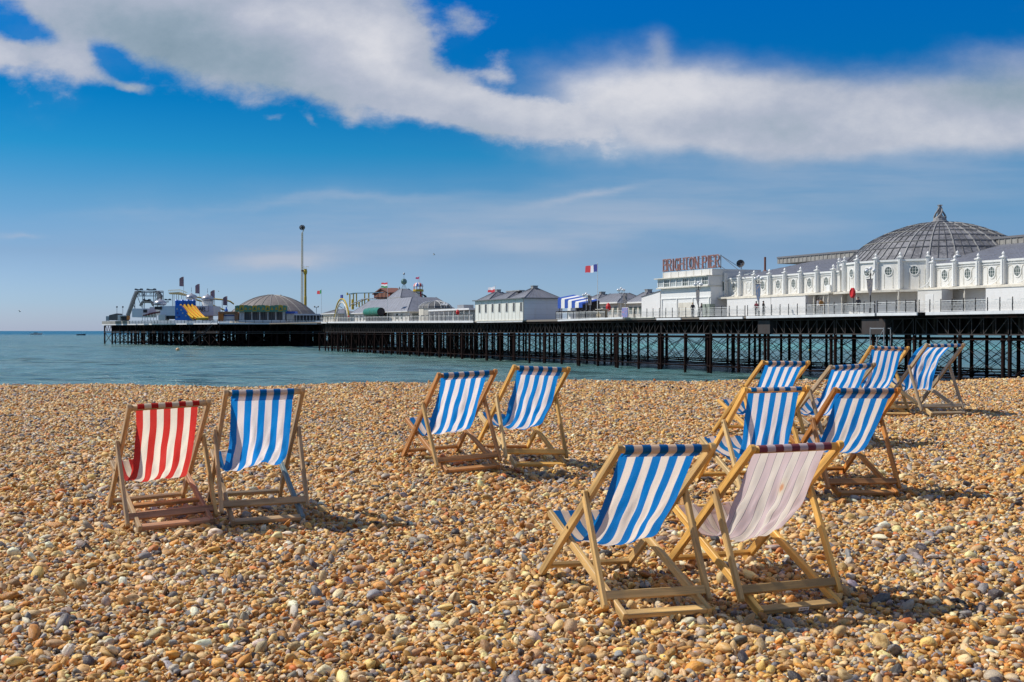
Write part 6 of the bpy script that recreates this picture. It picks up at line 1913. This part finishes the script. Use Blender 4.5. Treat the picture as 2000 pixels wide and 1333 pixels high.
M_BUOY = paint('buoy_orange', (.72, .42, .20), .6, .3, streak=1)
buoy(347, 685.5, 3.6, 'round pale orange buoy on the water in front of the pier head', M_BUOY)
buoy(1582, 686, 2.8, 'yellow buoy seen between the piles left of the dome', M_YEL)
buoy(1082, 678, 2.0, 'yellow buoy seen between the piles under the louvred building', M_YEL)
for i, (px, py_, Yb, sc, lab) in enumerate(((39, 609, 160, .55, 'gull flying low over the sea at the far left'), (848, 498, 150, .5, 'gull gliding high above the stepped roof hall'), (427, 570, 260, .5, 'gull flying above the feather banners'))):
    c_ = HP(px, py_, Yb); th = thing('gull', lab, 'bird', tuple(c_), 'gulls in the sky', pier=False)
    mb = MB(); mb.tube([c_ + (.55 * Vector((-.28, 0, 0))), c_ + (.55 * Vector((-.12, 0, .02))), c_ + (.55 * Vector((.1, 0, .03))), c_ + (.55 * Vector((.25, 0, .02)))], [.02, .08, .08, .03], 7); mb.build('body', M_WHITE2, th)
    for sg_ in (-1, 1):
        mb = MB(); a_ = c_ + (.55 * Vector((.1, 0, .05))); pts = [a_, a_ + (.55 * Vector((-.2, 0, 0))), a_ + (.55 * Vector((-.25, sg_ * .35, .22))), a_ + (.55 * Vector((-.35, sg_ * .7, .10))), a_ + (.55 * Vector((-.1, sg_ * .35, .24)))]
        mb.poly_extrude([pts[0], pts[1], pts[2], pts[4]], (0, 0, .02)); mb.poly_extrude([pts[4], pts[2], pts[3]], (0, 0, .015)); mb.build('wing', M_STEEL, th)


# ------------------------------------------------------------------ people on the pier (a dozen pixels tall)
def person(px, t, label, top, legs_m, h=1.72, yaw=0.0, arm=0.25, hair=M_DARK, stride=.12):
    s_ = S_of(px, t); z0 = deck_z(s_)
    V = [(0, 0, .93), (0, 0, 1.12), (0, 0, 1.38), (0, 0, 1.50), (0, .02, 1.62),
         (-.10, 0, .88), (-.12, stride, .48), (-.12, stride * .6, .05), (-.12, stride * .6 + .13, .03),
         (.10, 0, .88), (.12, -stride * .3, .47), (.12, -stride, .05), (.12, -stride + .13, .03),
         (-.19, 0, 1.40), (-.25, .02, 1.12), (-.23, arm, .92), (.19, 0, 1.40), (.25, .02, 1.12), (.23, arm * .5, .88)]
    E_ = [(0, 1), (1, 2), (2, 3), (3, 4), (0, 5), (5, 6), (6, 7), (7, 8), (0, 9), (9, 10), (10, 11), (11, 12), (2, 13), (13, 14), (14, 15), (2, 16), (16, 17), (17, 18)]
    Rr = [.15, .14, .16, .055, .095, .10, .07, .045, .04, .10, .07, .045, .04, .06, .045, .035, .06, .045, .035]
    k_ = h / 1.72; me_ = bpy.data.meshes.new('body'); me_.from_pydata([(a * k_, b * k_, c * k_) for a, b, c in V], E_, [])
    o_ = bpy.data.objects.new('body', me_); COL.objects.link(o_)
    sk = o_.modifiers.new('skin', 'SKIN'); lay = me_.skin_vertices[0]
    for i, r_ in enumerate(Rr): lay.data[i].radius = (r_ * k_, r_ * k_); lay.data[i].use_root = (i == 0)
    su = o_.modifiers.new('sub', 'SUBSURF'); su.levels = 1; su.render_levels = 1
    m_, t_, p_, q_ = mat('person_' + label.split()[0]); oc_ = t_.node('ShaderNodeTexCoord').outputs['Object']; z_ = t_.sep(oc_)[2]
    c_ = t_.mix(t_.m('GREATER_THAN', z_, .95 * k_), legs_m, top); c_ = t_.mix(t_.m('GREATER_THAN', z_, 1.47 * k_), c_, (.45, .26, .18)); t_.put(p_.inputs['Base Color'], c_); p_.inputs['Roughness'].default_value = .7
    me_.materials.append(m_)
    th = thing('person', label, 'person', (s_, t, z0)); th.rotation_euler = (0, 0, ROT_P + yaw); o_.parent = th
    mb_ = MB(); mb_.sphere((0, -.015 * k_, 1.655 * k_), .108 * k_, 10, 7); ho = mb_.build('hair', hair, None, (0, 0, 0), smooth=True); ho.parent = th
    mb_ = MB(); mb_.v = []
    mb_.sphere((0, .10 * k_, 1.62 * k_), .022, 6, 4); no = mb_.build('nose', M_SKIN, None, (0, 0, 0), smooth=True); no.parent = th
    return th


M_BLOND = paint('blond_hair', (.5, .33, .14), .7, 0)
person(1353, .2, 'person with blond hair in dark clothes leaning by the grey banner lamp', (.03, .03, .04), (.03, .03, .05), hair=M_BLOND, yaw=1.2)
person(1370, .2, 'person in dark clothes just right of the grey banner lamp', (.04, .04, .05), (.05, .05, .06), 1.6, -1)
person(1477, .1, 'person in dark red clothes at the railing left of the blue banner', (.2, .02, .04), (.03, .03, .04), 1.6, .5)
person(1491, .1, 'person in black clothes at the railing right of the blue banner', (.02, .02, .02), (.03, .03, .04), 1.6, 2)
person(1598, -1.4, 'person in white shirt under the ledge left of the red lifebuoy', (.7, .7, .7), (.25, .22, .2), 1.75, 2)
person(1676, .0, 'person in dark clothes between the red lifebuoy and the dome lamp', (.03, .03, .04), (.04, .04, .06), 1.65, 1)
person(681, -.6, 'person in red top on the deck left of the green barrel', (.6, .05, .04), (.05, .05, .08), 1.7, .6)
person(1604, -1.0, 'person in ochre jacket under the ledge beside the white shirted person', (.4, .2, .05), (.1, .08, .07), 1.7, 1.4)

# ------------------------------------------------------------------ deck chairs
def wood(name, col, grey=0.3, tint=(1, 1, 1)):
    m, t, p, o = mat(name)
    uv = t.node('ShaderNodeUVMap').outputs[0]
    rnd = t.node('ShaderNodeObjectInfo').outputs['Random']
    ux, uy, uz = t.sep(uv)
    v = t.xyz(t.add(t.mul(ux, 22.0), t.mul(rnd, 40.0)), t.add(t.mul(uy, 1.6), t.mul(rnd, 17.0)), t.mul(rnd, 9.0))
    n1 = t.noise(v, 1.0, 6, 0.6, dist=.7)
    v2 = t.xyz(t.add(t.mul(ux, 120.0), t.mul(rnd, 40.0)), t.mul(uy, 5.0), 0.0)
    n2 = t.noise(v2, 1.0, 4, 0.6)
    vp = t.xyz(t.add(t.mul(ux, 7.0), t.mul(rnd, 13.0)), t.add(t.mul(uy, 4.0), t.mul(rnd, 7.0)), 1.0)
    n3 = t.noise(vp, 1.0, 5, 0.6)
    dark = tuple(x * 0.68 for x in col); lt = tuple(min(1, x * 1.42) for x in col)
    c = t.mix(t.ss(n1, .32, .68), dark, lt)
    c = t.mix(t.mul(t.ss(n2, .45, .75), .35), c, tuple(x * 0.35 for x in col))
    c = t.mix(t.mul(t.ss(n3, .42, .68), grey), c, (0.33, 0.29, 0.235))
    c = t.mix(t.mul(t.ss(n3, .40, .28), 0.45), c, tuple(x * .45 for x in col))
    hsv = t.node('ShaderNodeHueSaturation'); t.put(hsv.inputs['Color'], c); t.put(hsv.inputs['Value'], t.ss(rnd, 0, 1, .82, 1.15, 'LINEAR'))
    t.put(p.inputs['Base Color'], hsv.outputs[0])
    p.inputs['Roughness'].default_value = 0.55
    bump(t, t.add(t.mul(n2, .6), n1), 0.35, 0.003, p)
    return m


WOODS = {
 'tan': wood('wood_tan', (0.60, 0.37, 0.13), .15), 'gold': wood('wood_golden', (0.70, 0.38, 0.085), .05),
 'brown': wood('wood_brown', (0.44, 0.20, 0.062), .05), 'orange': wood('wood_orange', (0.52, 0.20, 0.032), .03),
 'grey': wood('wood_grey', (0.46, 0.30, 0.15), .3), 'drift': wood('wood_driftgrey', (0.44, 0.32, 0.19), .45),
 'rust': wood('wood_reddish', (0.46, 0.23, 0.12), .2), 'blue': wood('wood_old_blue', (0.13, 0.19, 0.20), .25),
 'pale': wood('wood_pale', (0.64, 0.44, 0.19), .15),
}


def cloth(name, c1, c2, n=9, fade=0.03, trans=0.62, line=None, stain=None, second=None):
    m = bpy.data.materials.new(name); m.use_nodes = True; t = NT(m.node_tree)
    for x in list(t.n): t.n.remove(x)
    uv = t.node('ShaderNodeUVMap').outputs[0]
    ux, uy, uz = t.sep(uv)
    k = t.mul(ux, float(n))
    par = t.m('MODULO', t.m('FLOOR', k), 2.0)
    big = t.noise(t.xyz(t.mul(ux, 2.0), t.mul(uy, 2.0), 1.0), 2.0, 4, 0.6)
    fine = t.noise(t.xyz(t.mul(ux, 90.0), t.mul(uy, 160.0), 1.0), 1.0, 3, 0.6)
    c = t.mix(par, c1, c2)
    c = t.mix(t.mul(t.ss(big, .35, .7), fade), c, (0.55, 0.52, 0.50))
    c = t.mix(t.mul(t.ss(fine, .5, .75), .16), c, tuple(x * .45 for x in c2))
    if line:
        fr = t.m('ABSOLUTE', t.sub(t.m('FRACT', t.add(k, 0.5)), 0.5))
        c = t.mix(t.mul(t.ss(fr, 0.016, 0.042, 1, 0), .85), c, line)
    if stain:
        dx = t.mul(t.sub(ux, stain[0]), 1 / stain[2]); dy = t.mul(t.sub(uy, stain[1]), 1 / stain[3])
        sn = t.noise(t.xyz(t.mul(ux, 14.0), t.mul(uy, 14.0), 0.0), 1.0, 4, .6)
        r = t.add(t.m('SQRT', t.add(t.mul(dx, dx), t.mul(dy, dy))), t.mul(t.sub(sn, .5), 1.6))
        c = t.mix(t.mul(t.ss(r, .3, 1.25, 1, 0), .8), c, (0.75, 0.22, 0.07))
        c = t.mix(t.mul(t.ss(r, .6, 3.2, 1, 0), .25), c, (0.75, 0.60, 0.30))
    d = t.node('ShaderNodeBsdfPrincipled'); d.inputs['Roughness'].default_value = 0.85
    d.inputs['Specular IOR Level'].default_value = 0.15
    d.inputs['Sheen Weight'].default_value = 0.1
    t.put(d.inputs['Base Color'], c)
    tr = t.node('ShaderNodeBsdfTranslucent'); t.put(tr.inputs[0], c)
    weave = t.add(t.m('SINE', t.mul(ux, 1400.0)), t.m('SINE', t.mul(uy, 2600.0)))
    b = t.node('ShaderNodeBump'); b.inputs['Strength'].default_value = .25; b.inputs['Distance'].default_value = .004
    t.put(b.inputs['Height'], t.add(t.mul(fine, 1.0), t.mul(big, 2.0)))
    t.l.new(b.outputs[0], d.inputs['Normal'])
    mx = t.node('ShaderNodeMixShader'); mx.inputs[0].default_value = trans
    t.l.new(d.outputs[0], mx.inputs[1]); t.l.new(tr.outputs[0], mx.inputs[2])
    o = t.node('ShaderNodeOutputMaterial'); t.l.new(mx.outputs[0], o.inputs[0])
    return m


BLUE_C = (0.0, 0.24, 0.68); WHITE_C = (0.94, 0.86, 0.83)
CL_BLUE = cloth('canvas_blue_white', BLUE_C, WHITE_C)
CL_BLUE2 = cloth('canvas_deep_blue_white', (0.0, 0.20, 0.58), (0.90, 0.79, 0.68))
CL_RED = cloth('canvas_red_cream', (0.66, 0.040, 0.032), (0.92, 0.85, 0.70))
CL_PINK = cloth('canvas_faded_pink', (0.74, 0.60, 0.59), (0.84, 0.76, 0.66), line=(0.16, 0.13, 0.17), stain=(0.60, 0.42, 0.045, 0.03))
CL_BURG = cloth('canvas_hem_burgundy', (0.22, 0.045, 0.065), (0.62, 0.50, 0.52), fade=.12, trans=.3)

G = dict(T=(-0.96, 0.85), S=(-0.013, 0.341), B=(-1.038, -0.026), p=0.647, PF=(-0.928, 0.016), wA=.29, wB=.264, wP=.321)


def rot2(v, c, a):
    ca, sa = math.cos(a), math.sin(a); x, y = v[0] - c[0], v[1] - c[1]
    return (c[0] + ca * x - sa * y, c[1] + sa * x + ca * y)


def beam(mb, p0, p1, side, w, th, r0=False, r1=False, ch=0.004):
    """timber from p0 to p1; th along 'side', w across it in the plane; rounded ends in that plane"""
    p0 = Vector(p0); p1 = Vector(p1); d = p1 - p0; Lh = d.length; d.normalize()
    side = Vector(side); side = (side - d * side.dot(d)).normalized(); up = d.cross(side).normalized()
    sec = []
    r = w / 2
    if r0: sec += [(r - r * math.sin(R(a)), max(math.cos(R(a)), .12)) for a in (88, 65, 45, 25)]
    else: sec += [(0.0, 0.90), (0.003, 1.0)]
    m1 = [(Lh - r + r * math.sin(R(a)), max(math.cos(R(a)), .12)) for a in (25, 45, 65, 88)] if r1 else [(Lh - .003, 1.0), (Lh, .90)]
    nseg = max(1, int(Lh / .35)); s0 = sec[-1][0]; s1 = m1[0][0]
    sec += [(s0 + (s1 - s0) * i / nseg, 1.0) for i in range(1, nseg)]
    sec += m1
    hw, ht = w / 2, th / 2
    prof = [(-hw + ch, -ht), (hw - ch, -ht), (hw, -ht + ch), (hw, ht - ch), (hw - ch, ht), (-hw + ch, ht), (-hw, ht - ch), (-hw, -ht + ch)]
    per = [0.0]
    for i in range(8):
        a, b = prof[i], prof[(i + 1) % 8]; per.append(per[-1] + math.hypot(a[0] - b[0], a[1] - b[1]))
    rows = [mb.addv([p0 + d * s + up * (a * k) + side * b for a, b in prof]) for s, k in sec]
    for i in range(len(sec) - 1):
        for j in range(8):
            j2 = (j + 1) % 8
            mb.face((rows[i] + j, rows[i] + j2, rows[i + 1] + j2, rows[i + 1] + j),
                    [(per[j], sec[i][0]), (per[j + 1], sec[i][0]), (per[j + 1], sec[i + 1][0]), (per[j], sec[i + 1][0])])
    mb.face([rows[0] + j for j in range(8)][::-1], [(a * 3, b * 3) for a, b in prof][::-1])
    mb.face([rows[-1] + j for j in range(8)], [(a * 3, b * 3) for a, b in prof])
    return mb


def dowel(mb, p0, p1, r, n=14):
    p0 = Vector(p0); p1 = Vector(p1); d = (p1 - p0); Lh = d.length; d.normalize(); a = d.orthogonal().normalized(); c = d.cross(a)
    rows = [mb.addv([q + (a * math.cos(2 * PI * j / n) + c * math.sin(2 * PI * j / n)) * r for j in range(n)]) for q in (p0, p0 + d * Lh * .5, p1)]
    for i in range(2):
        for j in range(n):
            j2 = (j + 1) % n
            u0, u1 = j / n * 2 * PI * r, (j + 1) / n * 2 * PI * r
            mb.face((rows[i] + j, rows[i] + j2, rows[i + 1] + j2, rows[i + 1] + j), [(u0, Lh * i * .5), (u1, Lh * i * .5), (u1, Lh * (i + 1) * .5), (u0, Lh * (i + 1) * .5)])
    mb.face([rows[0] + j for j in range(n)][::-1], [(0, 0)] * n); mb.face([rows[-1] + j for j in range(n)], [(0, 0)] * n)
    return mb


def catmull(P, n):
    P = [np.array(q, float) for q in P]; P = [2 * P[0] - P[1]] + P + [2 * P[-1] - P[-2]]
    out = []
    for i in range(1, len(P) - 2):
        for k in range(n):
            s = k / n; a, b, c, d = P[i - 1], P[i], P[i + 1], P[i + 2]
            out.append(0.5 * ((2 * b) + (-a + c) * s + (2 * a - 5 * b + 4 * c - d) * s * s + (-a + 3 * b - 3 * c + d) * s ** 3))
    out.append(P[-2]); return out


def deck_chair(key, label, woodk, cl, hem=0.03, shape=None, cw=0.235, coff=0.0, rungs=0, seed=0, hemcl=None, odd=None,
               sticker=None, wrink=0.011, skew=0.0, pick=None):
    X, Y, Z, yaw, pit, rol, dB, dP = CH[key]
    rd = random.Random(seed)
    f = Vector((-math.sin(yaw), math.cos(yaw), 0)); r = Vector((math.cos(yaw), math.sin(yaw), 0)); z = Vector((0, 0, 1))
    f2 = f * math.cos(pit) + z * math.sin(pit); z2 = z * math.cos(pit) - f * math.sin(pit)
    r2 = r * math.cos(rol) + z2 * math.sin(rol); z3 = z2 * math.cos(rol) - r * math.sin(rol)
    root = bpy.data.objects.new('deck_chair', None); COL.objects.link(root); root.empty_display_size = .3
    mw = Matrix(((r2.x, f2.x, z3.x, X), (r2.y, f2.y, z3.y, Y), (r2.z, f2.z, z3.z, Z), (0, 0, 0, 1)))
    root.matrix_world = mw
    ORG[root.name] = (0, 0, 0)
    tag(root, label, 'deck chair', 'striped deck chairs on the shingle')
    T = G['T']; A0 = (0, 0); Q = (T[0] * .38, T[1] * .38); P = (T[0] * G['p'], T[1] * G['p'])
    S = rot2(G['S'], Q, dB); B = rot2(G['B'], Q, dB); PF = rot2(G['PF'], P, dP)
    S3 = lambda q, x: Vector((x, q[0], q[1]))
    side = (1, 0, 0)
    WM = WOODS[woodk]
    dA = Vector((0, T[0], T[1])).normalized()
    wk = (odd or {})
    # long rails
    for sg in (-1, 1):
        mb = beam(MB(), S3(A0, sg * (G['wA'] - .015)) - dA * .03, S3(T, sg * (G['wA'] - .015)) + dA * .012, side, .050, .030, False, True)
        mb.build('long_rail', WOODS[wk.get('long', woodk)], root)
    dB3 = (S3(S, 0) - S3(B, 0)).normalized()
    for sg in (-1, 1):
        mb = beam(MB(), S3(B, sg * (G['wB'] - .016)), S3(S, sg * (G['wB'] - .016)) + dB3 * .012, side, .048, .027, False, True)
        mb.build('seat_rail', WOODS[wk.get('seat_l' if sg < 0 else 'seat_r', woodk)], root)
    dPv = (S3(PF, 0) - S3(P, 0)).normalized()
    for sg in (-1, 1):
        mb = beam(MB(), S3(P, sg * (G['wP'] - .012)) - dPv * .025, S3(PF, sg * (G['wP'] - .012)) + dPv * .01, side, .046, .027, True, True)
        mb.build('prop_leg', WOODS[wk.get('prop_r' if sg > 0 else 'prop', woodk)], root)
    # bars
    Tb = S3(T, 0) - dA * .022; Sb = S3(S, 0) - dB3 * .016
    xb = G['wA'] - .029
    dowel(MB(), Tb - Vector((xb, 0, 0)), Tb + Vector((xb, 0, 0)), .0215).build('top_bar', WM, root, smooth=True)
    xs = G['wB'] - .029
    dowel(MB(), Sb - Vector((xs, 0, 0)), Sb + Vector((xs, 0, 0)), .018).build('front_bar', WM, root, smooth=True)
    q = S3(A0, 0) + dA * .055
    beam(MB(), q - Vector((xb + .001, 0, 0)), q + Vector((xb + .001, 0, 0)), dA, .024, .040).build('foot_bar', WOODS[wk.get('foot', woodk)], root)
    q = S3(PF, 0) - dPv * .055; xp = G['wP'] - .025
    beam(MB(), q - Vector((xp, 0, 0)), q + Vector((xp, 0, 0)), dPv, .030, .048).build('prop_bar', WOODS[wk.get('bar', woodk)], root)
    q = S3(B, 0) + dB3 * .03 ; xq = G['wB'] - .029
    upb = dB3.cross(Vector((1, 0, 0)))
    eb = beam(MB(), q - Vector((xq, 0, 0)), q + Vector((xq, 0, 0)), dB3, .030, .048).build('rear_bar', WOODS[wk.get('bar', woodk)], root)
    for k in range(rungs):
        q2 = S3(B, 0) + dB3 * (.22 + .13 * k)
        beam(MB(), q2 - Vector((xq, 0, 0)), q2 + Vector((xq, 0, 0)), dB3, .026, .042).build('notch_bar', WOODS['rust' if k == 0 else 'brown'], root)
    if sticker:
        u = Vector((0, -1, 0)); q3 = q + Vector((sticker, 0, 0))
        n_ = (dB3 * -1)
        c_ = q3 + n_ * .0255
        mb = MB(); a = Vector((.032, 0, 0)); b_ = upb.normalized() * .011
        i0 = mb.addv([c_ - a - b_, c_ + a - b_, c_ + a + b_, c_ - a + b_]); mb.face([i0, i0 + 1, i0 + 2, i0 + 3])
        st = mb.build('paper_label', M_PAPER, root)
        mb = MB()
        for k in range(9):
            cc = c_ + n_ * .0008 + Vector((-.024 + k * .0055, 0, 0)); a = Vector((.0009 + .0006 * (k % 3), 0, 0)); b2 = b_ * .45
            i0 = mb.addv([cc - a - b2, cc + a - b2, cc + a + b2, cc - a + b2]); mb.face([i0, i0 + 1, i0 + 2, i0 + 3])
        tag(mb.build('bar_marks', M_BLACK, st), kind='stuff')
    # bolts
    for sg in (-1, 1):
        for c0 in (S3(P, sg * G['wP']), S3(Q, sg * G['wA'])):
            MB().tube([c0, c0 + Vector((sg * .004, 0, 0))], .0085, 10).build('bolt', M_BOLT, root)
    # canvas
    shp = shape or [(-.80, .64), (-.66, .43), (-.50, .27), (-.33, .225), (-.17, .265)]
    tb = (Tb.y, Tb.z); sb = (Sb.y, Sb.z)
    d = np.array([shp[0][0] - tb[0], shp[0][1] - tb[1]]); d /= np.linalg.norm(d); nb = np.array([-d[1], d[0]])
    if nb[0] > 0: nb = -nb           # towards the back / camera side
    r_ = .0235; tbv = np.array(tb); path = []; layer_ = []
    hemend = tbv + d * (r_ + hem) + nb * (-r_ * .2)
    back0 = tbv + nb * r_
    for k in range(4): s = k / 4; path.append((hemend + nb * .006) * (1 - s) + back0 * s); layer_.append(1)
    for k in range(9): a = PI * k / 8; path.append(tbv + r_ * (nb * math.cos(a) - d * math.sin(a))); layer_.append(1)
    main = catmull([tbv - nb * r_ * .9 + d * .03] + [np.array(q) for q in shp] + [np.array(sb) + np.array([-.012, .012])], 9)
    i_main = len(path)
    path += main; layer_ += [0] * len(main)
    sbv = np.array(sb)
    for a in (110, 60, 10, -40, -90): path.append(sbv + .0195 * np.array([math.cos(R(a)), math.sin(R(a))])); layer_.append(0)
    path.append(sbv + np.array([-.05, -.018])); layer_.append(0)
    path = np.array(path)
    ds = np.r_[0, np.cumsum(np.linalg.norm(np.diff(path, axis=0), axis=1))]
    tg = np.gradient(path, axis=0); tg /= np.linalg.norm(tg, axis=1)[:, None]
    NX = 36; mb = MB(); rows = []
    Lm = ds[-1]
    for i, (pt, tgn) in enumerate(zip(path, tg)):
        nrm = np.array([-tgn[1], tgn[0]]); row = []
        s = (ds[i] - ds[i_main]) / (Lm - ds[i_main]) if i >= i_main else 0.0
        env = max(0.0, min(1, 3.2 * s)) * max(0.0, min(1, 4 * (1 - s)))
        for j in range(NX + 1):
            u = j / NX; x = (u - .5) * 2
            wd = cw * (1 - .035 * env)
            dsp = env * (wrink * 2.6 * mnoise.noise(Vector((x * 1.3 + seed * 3.1, s * 2.2, seed))) + wrink * 1.3 * mnoise.noise(Vector((x * 3.2 - s * 3, s * 5, seed + 5)))
                         + wrink * .9 * mnoise.noise(Vector((x * 7 + s * 5, s * 9, seed + 9))))
            dsp += env * .012 * x * x
            xx = coff + x * wd + env * skew * s + env * .010 * mnoise.noise(Vector((s * 6, seed, x)))
            row.append(Vector((xx, pt[0] + nrm[0] * dsp, pt[1] + nrm[1] * dsp)))
        rows.append(mb.addv(row))
    for i in range(len(path) - 1):
        mi = 1 if (hemcl is not None and layer_[i] == 1) else 0
        for j in range(NX):
            mb.face((rows[i] + j, rows[i] + j + 1, rows[i + 1] + j + 1, rows[i + 1] + j),
                    [(j / NX, ds[i]), ((j + 1) / NX, ds[i]), ((j + 1) / NX, ds[i + 1]), (j / NX, ds[i + 1])], mi)
    cv = mb.build('canvas', [cl, hemcl or cl], root, smooth=True)
    return root


deck_chair('C5', 'red and cream striped deck chair with weathered grey brown frame', 'grey', CL_RED, hem=.004, cw=.215, coff=-.008, rungs=2, seed=1,
           odd={'seat_r': 'rust', 'bar': 'rust', 'foot': 'drift', 'prop_r': 'tan'}, shape=[(-.86, .66), (-.74, .46), (-.60, .30), (-.40, .22), (-.18, .24)])
deck_chair('C6', 'blue and white deck chair with grey frame beside the red striped one', 'grey', CL_BLUE, hem=.04, cw=.222, coff=-.012, seed=2,
           odd={'seat_r': 'blue', 'foot': 'drift'}, shape=[(-.86, .66), (-.75, .46), (-.62, .34), (-.42, .27), (-.18, .28)], wrink=.015)
deck_chair('C3', 'blue striped deck chair with reddish brown frame, left of the middle pair', 'brown', CL_BLUE, hem=.032, cw=.222, coff=-.01, seed=3,
           sticker=.0, wrink=.015, odd={'prop': 'tan'})
deck_chair('C4', 'blue and white deck chair with honey coloured frame, right of the middle pair', 'gold', CL_BLUE, hem=.045, cw=.215, coff=-.012, seed=4,
           odd={'seat_l': 'pale', 'prop': 'pale', 'foot': 'brown'}, shape=[(-.82, .62), (-.70, .43), (-.55, .29), (-.36, .25), (-.16, .28)], wrink=.015)
deck_chair('C1', 'blue striped deck chair nearest the camera, left of the faded pink one', 'tan', CL_BLUE2, hem=.03, cw=.226, coff=-.018, seed=5)
deck_chair('C2', 'faded pink deck chair with burgundy striped hem and orange stain', 'gold', CL_PINK, hem=.004, cw=.226, coff=-.010, seed=6,
           hemcl=CL_BURG, sticker=.02, odd={'prop': 'tan', 'bar': 'tan'}, wrink=.015)
deck_chair('C7', 'blue striped deck chair with yellow frame and folded seat behind the front pair', 'gold', CL_BLUE, hem=.004, cw=.225, coff=-.005, seed=7,
           odd={'prop': 'pale', 'seat_l': 'pale'}, shape=[(-.84, .60), (-.76, .38), (-.66, .215), (-.42, .235), (-.18, .27)], wrink=.015)
deck_chair('C8', 'blue striped deck chair with dark orange frame right behind the pink one', 'orange', CL_BLUE2, hem=.06, cw=.233, coff=.0, seed=8, odd={'prop': 'brown', 'bar': 'brown'})
deck_chair('C9', 'blue striped deck chair with golden frame, leftmost of the back group', 'gold', CL_BLUE, hem=.03, cw=.225, seed=9, coff=.01)
deck_chair('C10', 'blue striped deck chair with weathered grey frame, second from left in back group', 'drift', CL_BLUE, hem=.035, cw=.225, seed=10, wrink=.015)
deck_chair('C11', 'blue and white deck chair with bright golden frame behind the weathered grey one', 'gold', CL_BLUE, hem=.02, cw=.225, coff=-.01, seed=11,
           odd={'prop': 'pale', 'bar': 'tan'}, shape=[(-.84, .64), (-.74, .44), (-.56, .26), (-.36, .22), (-.17, .26)])
deck_chair('C12', 'blue and white deck chair with grey frame farthest right, canvas billowing in the wind', 'drift', CL_BLUE, hem=.004, cw=.225, seed=12,
           shape=[(-.74, .80), (-.56, .66), (-.44, .42), (-.37, .23), (-.20, .25)], wrink=.016, odd={'prop': 'drift', 'seat_l': 'pale'})
deck_chair('C13', 'golden deck chair mostly cut off by the right edge of the picture', 'gold', CL_BLUE, hem=.03, seed=13)
